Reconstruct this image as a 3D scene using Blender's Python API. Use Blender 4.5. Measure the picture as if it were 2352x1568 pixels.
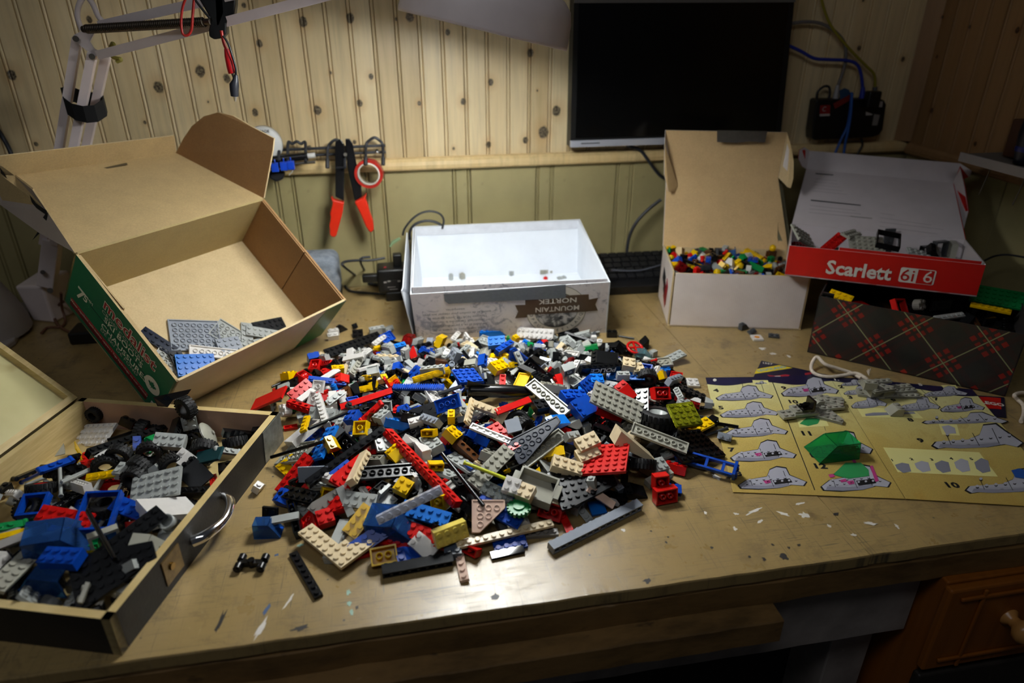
import bpy, math, random
from mathutils import Vector, Matrix, Quaternion, Euler
PI = math.pi
for o in list(bpy.data.objects): bpy.data.objects.remove(o)
SC = bpy.context.scene
COL = SC.collection
random.seed(3)
# ------------------------------------------------------------------ camera, world, light, exposure
# metres; x runs along the back wall, y towards it, z up from the bench top
CAM = Vector((0, 0, .55)); PITCH, YAW, FPX = math.radians(26.3), math.radians(10.2), 1568.0
cd = bpy.data.cameras.new('camera'); cam = bpy.data.objects.new('camera', cd); COL.objects.link(cam)
cam.location = CAM; cam.rotation_euler = (PI/2-PITCH, 0, -YAW); cd.sensor_width = 36; cd.lens = FPX/2352*36; cd.clip_start = .01
cd.dof.use_dof = True; cd.dof.focus_distance = .93; cd.dof.aperture_fstop = 3.2
SC.camera = cam
SC.cycles.max_bounces = 8; SC.cycles.glossy_bounces = 3; SC.cycles.transmission_bounces = 6; SC.cycles.caustics_reflective = False; SC.cycles.caustics_refractive = False
w = bpy.data.worlds.new('world'); SC.world = w; w.use_nodes = True
w.node_tree.nodes['Background'].inputs[0].default_value = (.80, .87, 1.0, 1); w.node_tree.nodes['Background'].inputs[1].default_value = .02
ld = bpy.data.lights.new('ceiling_tube', 'AREA'); ld.shape = 'RECTANGLE'; ld.size = 1.2; ld.size_y = .25; ld.energy = 3.6; ld.color = (.93, .96, 1.0)
lo = bpy.data.objects.new('ceiling_tube', ld); COL.objects.link(lo); lo.location = (-.35, -.05, 1.40); lo.rotation_euler = (math.radians(20), 0, math.radians(-15))
LAMP_STRENGTH = 88.0
vs = SC.view_settings; vs.view_transform = 'Standard'; vs.look = 'None'; vs.exposure = 0.0; vs.gamma = 1.0; vs.use_curve_mapping = False
def ray(u, v):
    a, b = (u-1176)/FPX, (784-v)/FPX
    y, z = math.cos(PITCH)+b*math.sin(PITCH), -math.sin(PITCH)+b*math.cos(PITCH)
    return Vector((math.cos(YAW)*a+math.sin(YAW)*y, -math.sin(YAW)*a+math.cos(YAW)*y, z))
def T(u, v, z=0.0): d = ray(u, v); return CAM+d*((z-CAM.z)/d.z)      # photo point -> point on a level plane
def W(u, v, y): d = ray(u, v); return CAM+d*(y/d.y)                  # -> point on a plane parallel to the back wall
def WX(u, v, x): d = ray(u, v); return CAM+d*(x/d.x)
def WP(u, v, A, B):                                                  # -> point on the upright plane through plan points A, B
    n = Vector((-(B[1]-A[1]), B[0]-A[0], 0)); d = ray(u, v); return CAM+d*(n.dot(Vector((A[0], A[1], 0))-Vector((CAM.x, CAM.y, 0)))/n.dot(d))
# ------------------------------------------------------------------ helpers
V = Vector
def norm(a): return V(a).normalized()
class MB:
    """collects shapes, then links them as ONE mesh object"""
    def __init__(self): self.v = []; self.f = []; self.m = []; self.s = []
    def add(self, vs, fs, mi=0, M=None, sm=False):
        b = len(self.v)
        if M is not None: vs = [M @ V(p) for p in vs]
        self.v += [tuple(p) for p in vs]
        for q in fs:
            self.f.append(tuple(b + i for i in q)); self.m.append(mi); self.s.append(sm)
        return self
    def box(self, c, s, mi=0, M=None):
        x, y, z = c; a, b, d = s[0]/2, s[1]/2, s[2]/2
        vs = [(x+i*a, y+j*b, z+k*d) for k in (-1, 1) for j in (-1, 1) for i in (-1, 1)]
        return self.add(vs, [(0,2,3,1),(4,5,7,6),(0,1,5,4),(2,6,7,3),(0,4,6,2),(1,3,7,5)], mi, M)
    def span(self, lo, hi, mi=0, M=None):
        return self.box([(a+b)/2 for a, b in zip(lo, hi)], [abs(b-a) for a, b in zip(lo, hi)], mi, M)
    def hexa(self, b, t, mi=0):
        """b, t: 4 bottom and 4 top corners, same winding"""
        return self.add(list(b)+list(t), [(3,2,1,0),(4,5,6,7),(0,1,5,4),(1,2,6,5),(2,3,7,6),(3,0,4,7)], mi)
    def sheet(self, pts, n, t, mi=0):
        """polygon pts thickened by t along n"""
        n = norm(n)*t; k = len(pts); a = [V(p) for p in pts]; b = [p+n for p in a]
        fs = [tuple(range(k-1, -1, -1)), tuple(range(k, 2*k))] + [(i, (i+1) % k, (i+1) % k+k, i+k) for i in range(k)]
        return self.add(a+b, fs, mi)
    def cyl(self, p0, p1, r0, r1=None, n=12, mi=0, M=None, caps=True, sm=True):
        r1 = r0 if r1 is None else r1
        p0, p1 = V(p0), V(p1); d = norm(p1-p0)
        u = d.orthogonal().normalized(); w = d.cross(u)
        vs = []
        for p, r in ((p0, r0), (p1, r1)):
            vs += [p + u*(r*math.cos(2*PI*i/n)) + w*(r*math.sin(2*PI*i/n)) for i in range(n)]
        self.add(vs, [(i, (i+1) % n, n+(i+1) % n, n+i) for i in range(n)], mi, M, sm)
        if caps: self.add(vs, [tuple(range(n-1, -1, -1)), tuple(range(n, 2*n))], mi, M, False)
        return self
    def tube(self, pts, r, n=8, mi=0, closed=False, flat=1.0):
        pts = [V(p) for p in pts]; k = len(pts); vs = []; u = None
        for i, p in enumerate(pts):
            if closed: d = pts[(i+1) % k]-pts[i-1]
            else: d = pts[min(i+1, k-1)]-pts[max(i-1, 0)]
            d.normalize()
            u = (d.orthogonal() if u is None else u - d*u.dot(d)).normalized(); w = d.cross(u)
            rr = r[i] if isinstance(r, (list, tuple)) else r
            vs += [p + u*(rr*math.cos(2*PI*j/n)) + w*(rr*flat*math.sin(2*PI*j/n)) for j in range(n)]
        m = k if closed else k-1
        fs = [(i*n+j, i*n+(j+1) % n, ((i+1) % k)*n+(j+1) % n, ((i+1) % k)*n+j) for i in range(m) for j in range(n)]
        self.add(vs, fs, mi, None, True)
        if not closed: self.add(vs, [tuple(range(n-1, -1, -1)), tuple(range((k-1)*n, k*n))], mi)
        return self
    def lathe(self, prof, n=24, M=None, mi=0, sm=True, a0=0, a1=2*PI):
        """prof: (r, z) pairs, turned about z"""
        full = abs(a1-a0-2*PI) < 1e-6; k = n if full else n+1
        vs = [(r*math.cos(a0+(a1-a0)*i/n), r*math.sin(a0+(a1-a0)*i/n), z) for r, z in prof for i in range(k)]
        fs = []
        for j in range(len(prof)-1):
            for i in range(n):
                i2 = (i+1) % k
                fs.append((j*k+i, j*k+i2, (j+1)*k+i2, (j+1)*k+i))
        return self.add(vs, fs, mi, M, sm)
    def prism(self, poly, z0, z1, M=None, mi=0):
        k = len(poly)
        a = sum(poly[i][0]*poly[(i+1) % k][1]-poly[(i+1) % k][0]*poly[i][1] for i in range(k))
        if a < 0: poly = poly[::-1]
        vs = [(x, y, z0) for x, y in poly]+[(x, y, z1) for x, y in poly]
        return self.add(vs, [tuple(range(k-1, -1, -1)), tuple(range(k, 2*k))]+[(i, (i+1) % k, (i+1) % k+k, i+k) for i in range(k)], mi, M)
    def mesh(self, name, mats, off=(0, 0, 0), scale=1.0):
        me = bpy.data.meshes.new(name); o = V(off)
        me.from_pydata([tuple((V(p)-o)*scale) for p in self.v], [], self.f)
        for m in (mats if isinstance(mats, (list, tuple)) else [mats]):
            me.materials.append(m)
        me.polygons.foreach_set('material_index', self.m)
        me.polygons.foreach_set('use_smooth', self.s)
        me.update()
        return me
    def build(self, name, mats, parent=None, bevel=0, label=None, cat=None, group=None, kind=None):
        if parent is not None: off = wloc(parent); loc = (0, 0, 0)
        else:
            lo = [min(p[i] for p in self.v) for i in range(3)]; hi = [max(p[i] for p in self.v) for i in range(3)]
            off = loc = V(((lo[0]+hi[0])/2, (lo[1]+hi[1])/2, lo[2]))
        o = bpy.data.objects.new(name, self.mesh(name, mats, off)); COL.objects.link(o)
        o.parent = parent; o.location = loc
        if bevel:
            b = o.modifiers.new('bevel', 'BEVEL'); b.width = bevel; b.segments = 2; b.limit_method = 'ANGLE'; b.angle_limit = .6
        return tag(o, label, cat, group, kind)
def wloc(o):
    p = V((0, 0, 0))
    while o is not None: p = p + o.location; o = o.parent
    return p
def tag(o, label=None, cat=None, group=None, kind=None):
    if label: o['label'] = label
    if cat: o['category'] = cat
    if group: o['group'] = group
    if kind: o['kind'] = kind
    return o
def thing(name, label, cat, loc=(0, 0, 0), group=None):
    o = bpy.data.objects.new(name, None); o.empty_display_size = .02; COL.objects.link(o); o.location = loc
    return tag(o, label, cat, group)
def bez(pts, k=8):
    """Catmull-Rom through pts"""
    P = [V(p) for p in pts]; P = [P[0]*2-P[1]] + P + [P[-1]*2-P[-2]]; out = []
    for i in range(1, len(P)-2):
        a, b, c, d = P[i-1:i+3]
        for j in range(k):
            t = j/k
            out.append(.5*((2*b)+(c-a)*t+(2*a-5*b+4*c-d)*t*t+(3*b-a-3*c+d)*t**3))
    out.append(P[-2]); return out
def text(name, body, M, size, mat, parent, font_bold=0, align='CENTER', sx=1.0, extrude=0.0, space=1.0, depth=0.00012):
    """flat lettering: a text curve turned into a mesh, laid on the plane of matrix M (x right, y up, z out)"""
    cu = bpy.data.curves.new(name, 'FONT'); cu.body = body; cu.size = size; cu.align_x = align; cu.align_y = 'CENTER'
    cu.space_character = space; cu.offset = font_bold*size; cu.resolution_u = 2; cu.space_line = .95
    t = bpy.data.objects.new(name, cu); COL.objects.link(t)
    bpy.context.view_layer.update()
    me = bpy.data.meshes.new_from_object(t.evaluated_get(bpy.context.evaluated_depsgraph_get()))
    bpy.data.objects.remove(t)
    me.transform(M @ Matrix.Diagonal((sx, 1, 1, 1)) ); me.transform(Matrix.Translation(-wloc(parent)))
    me.materials.clear(); me.materials.append(mat)
    o = bpy.data.objects.new(name, me); COL.objects.link(o); o.parent = parent
    return o
def frame(o, ex, ey):
    """matrix with origin o, x along ex, y near ey"""
    ex = norm(ex); ez = ex.cross(V(ey)).normalized(); ey = ez.cross(ex)
    M = Matrix((ex, ey, ez)).transposed().to_4x4(); M.translation = V(o); return M

# ------------------------------------------------------------------ materials
def lin(c): return tuple((x/12.92 if x <= .04045 else ((x+.055)/1.055)**2.4) for x in c)
def hx(s): return lin([int(s[i:i+2], 16)/255 for i in (0, 2, 4)])
MATS = {}
class NT:
    def __init__(self, name):
        self.m = bpy.data.materials.new(name); self.m.use_nodes = True; self.t = self.m.node_tree
        self.b = self.t.nodes['Principled BSDF']
    def n(self, kind, **kw):
        nd = self.t.nodes.new(kind)
        for k, v in kw.items():
            if k.startswith('i_'):
                k = k[2:]; k = int(k) if k.isdigit() else k.replace('_', ' ')
                if hasattr(v, 'bl_rna') and isinstance(v, bpy.types.NodeSocket): self.t.links.new(v, nd.inputs[k])
                else: nd.inputs[k].default_value = v
            else: setattr(nd, k, v)
        return nd
    def l(self, a, b): self.t.links.new(a, b)
    def coord(self, scale=(1, 1, 1), out='Object', rot=(0, 0, 0)):
        c = self.n('ShaderNodeTexCoord'); m = self.n('ShaderNodeMapping'); m.inputs['Scale'].default_value = scale; m.inputs['Rotation'].default_value = rot
        self.l(c.outputs[out], m.inputs[0]); return m.outputs[0]
    def noise(self, vec, scale, detail=4, rough=.55, dist=0):
        nd = self.n('ShaderNodeTexNoise'); nd.inputs['Scale'].default_value = scale; nd.inputs['Detail'].default_value = detail
        nd.inputs['Roughness'].default_value = rough; nd.inputs['Distortion'].default_value = dist
        self.l(vec, nd.inputs['Vector']); return nd.outputs['Fac']
    def ramp(self, fac, stops, interp='LINEAR'):
        nd = self.n('ShaderNodeValToRGB'); nd.color_ramp.interpolation = interp; e = nd.color_ramp.elements
        while len(e) < len(stops): e.new(.5)
        for q, (p, c) in zip(e, stops):
            q.position = p; q.color = (*c, 1) if len(c) == 3 else c
        self.l(fac, nd.inputs[0]); return nd.outputs[0]
    def mix(self, fac, a, b, mode='MIX'):
        nd = self.n('ShaderNodeMix'); nd.data_type = 'RGBA'; nd.blend_type = mode
        for s, v in ((nd.inputs[0], fac), (nd.inputs[6], a), (nd.inputs[7], b)):
            if isinstance(v, bpy.types.NodeSocket): self.l(v, s)
            else: s.default_value = v if isinstance(v, (int, float)) else (*v, 1)
        return nd.outputs[2]
    def math(self, op, a, b=0.0, c=0.0):
        nd = self.n('ShaderNodeMath'); nd.operation = op
        for s, v in zip(nd.inputs, (a, b, c)):
            if isinstance(v, bpy.types.NodeSocket): self.l(v, s)
            else: s.default_value = v
        return nd.outputs[0]
    def col(self, c):
        if isinstance(c, bpy.types.NodeSocket): self.l(c, self.b.inputs['Base Color'])
        else: self.b.inputs['Base Color'].default_value = (*c, 1)
    def bump(self, h, strength=.3, dist=.001):
        nd = self.n('ShaderNodeBump'); nd.inputs['Strength'].default_value = strength; nd.inputs['Distance'].default_value = dist
        self.l(h, nd.inputs['Height']); self.l(nd.outputs[0], self.b.inputs['Normal'])
    def p(self, **kw):
        for k, v in kw.items():
            k = k.replace('_', ' ')
            if isinstance(v, bpy.types.NodeSocket): self.l(v, self.b.inputs[k])
            else: self.b.inputs[k].default_value = v
        return self
def plain(name, c, rough=.5, var=.0, vs=40, bump=0, bs=400, **kw):
    """plain procedural material: colour with a little noise variation"""
    if name in MATS: return MATS[name]
    c = hx(c) if isinstance(c, str) else c
    t = NT(name); t.p(Roughness=rough, **kw)
    if var:
        f = t.noise(t.coord(), vs)
        t.col(t.ramp(f, [(.3, tuple(x*(1-var) for x in c)), (.7, tuple(min(1, x*(1+var)) for x in c))]))
    else: t.col(c)
    if bump: t.bump(t.noise(t.coord(), bs), bump, .0006)
    MATS[name] = t.m; return t.m
# ------------------------------------------------------------------ materials of the room
def wood_wall(name, base, dark, knots=(), tone=.22):
    t = NT(name)
    g = t.n('ShaderNodeNewGeometry'); pos = g.outputs['Position']
    oi = t.n('ShaderNodeObjectInfo')
    off = t.n('ShaderNodeVectorMath', operation='SCALE'); off.inputs[0].default_value = (7.3, 0, 3.1); t.l(oi.outputs['Random'], off.inputs['Scale'])
    av = t.n('ShaderNodeVectorMath', operation='ADD'); t.l(pos, av.inputs[0]); t.l(off.outputs[0], av.inputs[1])
    mp = t.n('ShaderNodeMapping'); mp.inputs['Scale'].default_value = (1, 1, .06); t.l(av.outputs[0], mp.inputs[0])
    f = t.noise(mp.outputs[0], 95, 5, .6, .35)
    f2 = t.noise(mp.outputs[0], 26, 3, .5, .2)
    c = t.ramp(f, [(.28, tuple(x*.80 for x in base)), (.5, base), (.75, tuple(min(1, x*1.10) for x in base))])
    c = t.mix(t.ramp(f2, [(.45, (0, 0, 0)), (.75, (.45, .45, .45))]), c, tuple(x*y for x, y in zip(base, (.86, .76, .60))))
    tv = t.ramp(oi.outputs['Random'], [(0, (1-tone, 1-tone*1.15, 1-tone*1.4)), (.5, (.97, .95, .92)), (1, (1.0, 1.0, 1.0))])
    c = t.mix(1.0, c, tv, 'MULTIPLY')
    if knots:
        sc = t.n('ShaderNodeVectorMath', operation='MULTIPLY'); sc.inputs[1].default_value = (1.0, 1.0, .82); t.l(pos, sc.inputs[0])
        acc = None
        for (p, r) in knots:
            d = t.n('ShaderNodeVectorMath', operation='DISTANCE'); t.l(sc.outputs[0], d.inputs[0]); d.inputs[1].default_value = (p[0], p[1], p[2]*.82)
            q = t.math('DIVIDE', d.outputs['Value'], r)
            acc = q if acc is None else t.math('MINIMUM', acc, q)
        wob = t.math('MULTIPLY_ADD', t.noise(pos, 160, 2), .5, -.25)
        acc = t.math('ADD', acc, wob)
        halo = t.ramp(t.math('MULTIPLY', acc, .25), [(.2, (.75, .75, .75)), (.7, (0, 0, 0))])
        c = t.mix(halo, c, t.mix(.5, c, tuple(x*y for x, y in zip(base, (.62, .42, .25)))))
        core = t.mix(t.ramp(t.noise(pos, 300, 2), [(.35, (0, 0, 0)), (.65, (.8, .8, .8))]), dark, tuple(x*.35 for x in base))
        c = t.mix(t.ramp(acc, [(.0, (1, 1, 1)), (.75, (1, 1, 1)), (1.0, (0, 0, 0))]), c, core)
    t.col(c); t.p(Roughness=.42); t.bump(f, .10, .0006)
    return t.m
KN = [(560,12,4),(596,100,6),(460,163,9),(521,180,7),(364,200,9),(478,234,2),(586,258,6),(333,281,3),(696,50,8),(804,41,8),(759,167,3),(852,176,5),
      (826,237,6),(729,253,8),(941,39,8),(1028,74,5),(1127,189,6),(1064,233,6),(963,237,4),(1218,121,7),(1234,208,2),(1278,255,9),(1248,304,11),(1207,322,6),
      (1122,332,6),(1042,341,3),(710,340,5),(814,326,4),(910,44,3),(26,172,8),(83,331,4),(1973,111,5),(2074,136,5),(1983,1,3),(205,45,5),(1880,330,3)]
YW = 1.42; XW = 1.165
knots = [(W(u, v, YW), r*.00105) for u, v, r in KN]
knr = [(WX(u, v, XW), r*.0011) for u, v, r in [(2227,62,3),(2139,254,5),(2152,130,3),(2165,39,3),(2337,69,5),(2240,330,4)]]
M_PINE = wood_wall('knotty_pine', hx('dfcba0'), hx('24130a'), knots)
M_PINE_R = wood_wall('knotty_pine_shaded', hx('a07c54'), hx('3a2113'), knr)  # darker copy of the wall pine: the right wall's dimness is in the colour
M_RAIL = wood_wall('rail_pine', hx('d8bd88'), hx('4a2c18'), (), .05)
def painted(name, c, rough=.4):
    t = NT(name); co = t.coord(); f = t.noise(co, 9, 5, .6)
    a = t.ramp(f, [(.3, tuple(x*.86 for x in c)), (.55, c), (.8, tuple(min(1, x*1.07) for x in c))])
    s = t.noise(co, 60, 3, .6); a = t.mix(t.ramp(s, [(.70, (0, 0, 0)), (.76, (.7, .7, .7))]), a, tuple(x*.62 for x in c))
    t.col(a); t.p(Roughness=rough); t.bump(t.noise(t.coord((1, 1, .2)), 40), .12, .001); return t.m
M_OLIVE = painted('olive_paint', hx('a1966a'))
M_GREY_WALL = plain('plaster_dark', '6b6257', .8, .1)
def plank_mesh(name, w, h, prof, mat, axis='x'):
    """board cut across: prof = (x, depth) points from edge to edge; depth 0 is the face"""
    b = MB(); k = len(prof); bk = [(prof[-1][0], .016), (prof[0][0], .016)]; pr = list(prof)+bk; n = len(pr)
    vs = [(x, d, 0) for x, d in pr]+[(x, d, h) for x, d in pr]
    b.add(vs, [(i, (i+1) % n, (i+1) % n+n, i+n) for i in range(n)]+[tuple(range(n-1, -1, -1)), tuple(range(n, 2*n))])
    return b.mesh(name, mat)
def struct_box(name, lo, hi, mat): return MB().span(lo, hi).build(name, mat, kind='structure')
PW = .0425
prof = [(.0002, .0045), (.0008, .0012), (.0022, .0002), (.0042, .0002), (.0056, .0012), (.0064, .0045), (.0074, .0006), (.009, 0), (.0415, 0), (.0423, .0045)]
wall_back = struct_box('wall_back', (-1.3, YW+.0165, -.75), (XW+.03, YW+.06, 1.25), M_GREY_WALL)
me = plank_mesh('plank', PW, .98, prof, M_PINE)
x = -.435-PW*20
def child(name, me, parent, loc, rz=0):
    o = bpy.data.objects.new(name, me); COL.objects.link(o); o.parent = parent; o.location = V(loc)-wloc(parent); o.rotation_euler = (0, 0, rz); return o
while x < XW-.02:
    child('plank', me, wall_back, (x, YW, .268)); x += PW
# painted boards below the rail: wide boards with narrow beaded strips between
wide = plank_mesh('board', .14, .268, [(.0003, .004), (.002, .0002), (.005, 0), (.1355, 0), (.1385, .0002), (.1402, .004)], M_OLIVE)
narrow = plank_mesh('board', .0368, .268, [(.0003, .004), (.0012, .0004), (.0038, .0004), (.0058, .004), (.0078, .0003), (.0292, .0003), (.0312, .004), (.0332, .0004), (.0356, .0004), (.0366, .004)], M_OLIVE)
x = .485-.1773*10
while x < XW-.02:
    child('board', narrow, wall_back, (x, YW, 0)); child('board', wide, wall_back, (x+.037, YW, 0)); x += .1773
wall_right = struct_box('wall_right', (XW+.0165, -.6, -.75), (XW+.06, YW+.06, 1.25), M_GREY_WALL)
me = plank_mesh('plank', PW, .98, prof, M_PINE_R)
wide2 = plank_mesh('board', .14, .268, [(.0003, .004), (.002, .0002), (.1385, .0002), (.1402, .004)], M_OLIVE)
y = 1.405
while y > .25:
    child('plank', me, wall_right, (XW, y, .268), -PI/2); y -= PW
y = 1.40
while y > .25:
    child('board', wide2, wall_right, (XW, y, 0), -PI/2); y -= .1405
rp = [(0, 0), (0, .024), (-.004, .0255), (-.010, .0235), (-.0145, .018), (-.016, .011), (-.015, .004), (-.012, .001)]
b = MB(); vs = [(X, YW+d, .2465+z) for X in (-1.3, XW) for d, z in rp]; n = len(rp)
b.add(vs, [(i, (i+1) % n, (i+1) % n+n, i+n) for i in range(n)]+[tuple(range(n-1, -1, -1)), tuple(range(n, 2*n))])
b.build('trim_1', M_RAIL, kind='structure')
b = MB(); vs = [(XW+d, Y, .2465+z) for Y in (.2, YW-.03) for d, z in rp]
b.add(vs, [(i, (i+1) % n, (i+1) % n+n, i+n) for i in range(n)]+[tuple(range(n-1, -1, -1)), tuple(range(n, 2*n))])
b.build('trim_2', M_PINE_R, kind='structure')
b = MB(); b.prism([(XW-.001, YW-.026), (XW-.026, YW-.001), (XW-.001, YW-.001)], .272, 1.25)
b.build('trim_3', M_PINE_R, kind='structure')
M_FLOOR = plain('concrete_floor', '4a4540', .8, .2, 12, .2, 60)
struct_box('floor', (-2, -1.2, -.80), (2, 1.6, -.75), M_FLOOR)

# ------------------------------------------------------------------ the workbench
def bench_mat():
    t = NT('scuffed_tan_paint'); co = t.coord()
    c0 = hx('988052')
    f = t.noise(co, 5, 6, .6); a = t.ramp(f, [(.25, tuple(x*.80 for x in c0)), (.5, c0), (.8, tuple(x*1.12 for x in c0))])
    dirt = t.noise(co, 22, 8, .72, .4); a = t.mix(t.ramp(dirt, [(.52, (0, 0, 0)), (.70, (.8, .8, .8))]), a, hx('63533a'))
    # scratches: two stretched noises
    s1 = t.noise(t.coord((9, 420, 1), rot=(0, 0, .62)), 1.0, 4, .7, 1.5); s2 = t.noise(t.coord((460, 9, 1), rot=(0, 0, .3)), 1.0, 4, .7, 1.5); s3 = t.noise(t.coord((14, 480, 1), rot=(0, 0, -1.0)), 1.0, 4, .7, 1.5)
    sc = t.math('MAXIMUM', t.math('MAXIMUM', s1, s2), s3)
    where = t.ramp(t.noise(co, 8, 4), [(.38, (.2, .2, .2)), (.58, (1, 1, 1))])
    m = t.mix(1.0, t.ramp(sc, [(.60, (0, 0, 0)), (.65, (.85, .85, .85))]), where, 'MULTIPLY')
    a = t.mix(m, a, hx('4a4436'))
    s4 = t.noise(t.coord((26, 300, 1), rot=(0, 0, 1.1)), 1.0, 4, .7, 1.6); s5 = t.noise(t.coord((300, 30, 1), rot=(0, 0, -.5)), 1.0, 4, .7, 1.6)
    a = t.mix(t.ramp(t.math('MAXIMUM', s4, s5), [(.66, (0, 0, 0)), (.71, (.32, .32, .32))]), a, hx('bfb086'))
    v = t.n('ShaderNodeTexVoronoi'); v.inputs['Scale'].default_value = 52; v.inputs['Randomness'].default_value = 1; t.l(t.coord((1, 1, .3)), v.inputs['Vector'])
    spots = t.ramp(v.outputs['Distance'], [(.05, (1, 1, 1)), (.09, (0, 0, 0))])
    sel = t.ramp(t.n('ShaderNodeSeparateColor', i_0=v.outputs['Color']).outputs[0], [(.66, (0, 0, 0)), (.68, (1, 1, 1))])
    a = t.mix(t.mix(1.0, spots, sel, 'MULTIPLY'), a, hx('2b2c30'))
    chalk = t.noise(co, 30, 6, .8); a = t.mix(t.ramp(chalk, [(.73, (0, 0, 0)), (.77, (.55, .55, .55))]), a, hx('c9c6b8'))
    t.col(a)
    t.p(Roughness=t.ramp(t.noise(co, 16, 5, .7), [(.3, (.24, .24, .24)), (.7, (.42, .42, .42))]), Specular_IOR_Level=.75)
    h = t.math('SUBTRACT', t.math('MULTIPLY', t.noise(co, 55, 4), .6), t.math('MULTIPLY', t.ramp(sc, [(.58, (0, 0, 0)), (.68, (1, 1, 1))]), .6))
    t.bump(h, .14, .0006); return t.m
M_BENCH = bench_mat()
def edge_mat():
    t = NT('worn_brown_paint'); co = t.coord((.35, 1, 1)); c0 = hx('7d5f36')
    f = t.noise(co, 26, 7, .7); a = t.ramp(f, [(.32, tuple(x*.5 for x in c0)), (.55, c0), (.8, tuple(x*1.2 for x in c0))])
    s = t.noise(t.coord((.5, 1, 1)), 34, 4, .6); a = t.mix(t.ramp(s, [(.66, (0, 0, 0)), (.74, (.8, .8, .8))]), a, hx('33271a'))
    s = t.noise(t.coord((.3, 1, 1)), 27, 4, .6); a = t.mix(t.ramp(s, [(.68, (0, 0, 0)), (.75, (.5, .5, .5))]), a, hx('c8ac86'))
    t.col(a); t.p(Roughness=.5); t.bump(f, .4, .002); return t.m
M_EDGE = edge_mat()
M_WHITEWASH = plain('dirty_whitewash', '8f8680', .7, .25, 18, .3, 90)
BY = .495
bench = thing('workbench', 'tan painted wooden workbench with scratched top and worn front edge', 'workbench', (0, .95, 0))
def wavy_board(name, lo, hi, mat, parent, n=60, amp=.0012, seed=1):
    """board whose long front edge is worn slightly uneven"""
    rnd = random.Random(seed); b = MB(); X = [lo[0]+(hi[0]-lo[0])*i/n for i in range(n+1)]; vs = []
    for i, xx in enumerate(X):
        e = rnd.uniform(-amp, amp); vs += [(xx, lo[1]+e, lo[2]), (xx, hi[1], lo[2]), (xx, hi[1], hi[2]), (xx, lo[1]+e+.0012, hi[2]), (xx, lo[1]+e, hi[2]-.0015)]
    fs = []
    for i in range(n):
        for j in range(5): fs.append((i*5+j, i*5+(j+1) % 5, (i+1)*5+(j+1) % 5, (i+1)*5+j)[::-1])
    fs += [(0, 1, 2, 3, 4)[::-1], tuple(n*5+j for j in range(5))]
    b.add(vs, fs); return b.build(name, mat, parent)
wavy_board('top_board', (-1.3, BY, -.0145), (.4945, YW-.001, 0), [M_BENCH], bench, 90, .0006, 1)
wavy_board('top_board', (.4958, BY+.001, -.0145), (XW-.001, YW-.001, -.0004), [M_BENCH], bench, 40, .0006, 2)
wavy_board('edge_strip', (-1.3, BY+.002, -.0185), (XW, BY+.05, -.0146), [M_EDGE], bench, 80, .001, 7)
wavy_board('apron', (-1.3, BY+.0005, -.051), (XW, BY+.04, -.019), [M_EDGE], bench, 80, .0015, 3)
led = wavy_board('ledge', (-1.3, BY-.024, -.083), (.386, BY+.02, -.0515), [M_EDGE], bench, 60, .001, 4)
wavy_board('lower_rail', (-1.3, BY+.02, -.158), (.596, BY+.05, -.0515), [M_WHITEWASH], bench, 40, .001, 5)
MB().span((.525, BY+.05, -.75), (.585, BY+.12, -.1)).build('leg', M_WHITEWASH, bench, .002)
MB().span((-.95, BY+.05, -.75), (-.89, BY+.12, -.1)).build('leg', M_WHITEWASH, bench, .002)
MB().span((-1.3, BY+.12, -.75), (.596, BY+.14, -.2)).build('back_panel', plain('under_bench_shade', '1c1815', .9, .2), bench)  # dark sheet added close behind the legs, stands in for the shade under there
M_SPL = plain('white_paint_spill', 'd9d4cc', .45, .08, 90)
rnd = random.Random(9)
def blob(name, u, v, w, h, mat, ang=0, k=14, jag=.45, z=.0002):
    c = T(u, v); r = .00029; b = MB(); pts = []
    for i in range(k):
        t = 2*PI*i/k; q = 1+rnd.uniform(-jag, jag); X, Y = w*r*q*math.cos(t), h*r*q*math.sin(t)*1.6
        pts.append((c.x+X*math.cos(ang)-Y*math.sin(ang), c.y+X*math.sin(ang)+Y*math.cos(ang)))
    b.prism(pts, -.0001, z); return b.build(name, mat, bench)
for a in [(1848,1183,20,11,0),(1838,1156,20,4,.2),(1735,1172,44,5,.35),(1690,1180,10,5,0),(1645,1095,12,16,.3),(1688,1214,7,7,0),(1905,1208,7,6,.3),(2000,1202,26,5,-.35),(2060,1208,6,8,0),
          (1800,1180,10,14,.9),(1432,1218,8,6,0),(1750,800,20,11,.3),(1775,812,18,8,-.4),(1812,818,8,10,0),(600,1440,10,30,-.35),(660,1385,5,20,-.4),(1745,1198,14,4,.5),(1960,1228,10,5,.4),(1620,1178,6,5,0)]:
    blob('paint_spot', *a[:4], M_SPL, a[4])
M_DK = plain('dark_paint_spill', '2c2a2a', .5, .1)
for a in [(1800,1278,18,11,.1),(1775,1251,5,4,0),(1812,1258,6,5,0),(1835,1252,7,4,.3),(1635,1257,5,5,0),(1488,1334,16,7,.2),(1722,1278,4,4,0),(1755,1284,6,5,0),(505,1430,7,34,-.15),(1135,1370,14,8,.3),(690,1442,28,6,.1),(1920,1180,12,7,.3),(820,1395,5,5,0),(1530,1245,4,4,0)]:
    blob('stain', *a[:4], M_DK, a[4])
M_TEAL = plain('teal_paint_spill', '8fb0a0', .5, .1)
for a in [(800,1360,7,8,0),(802,1385,7,7,0),(808,1408,7,8,0),(690,1252,12,5,.3)]: blob('paint_spot', *a[:4], M_TEAL, a[4])
M_BLU = plain('blue_paint_spill', '41597f', .5, .1)
for a in [(612,1400,6,16,-.4),(636,1274,8,4,.2)]: blob('paint_spot', *a[:4], M_BLU, a[4])
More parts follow.
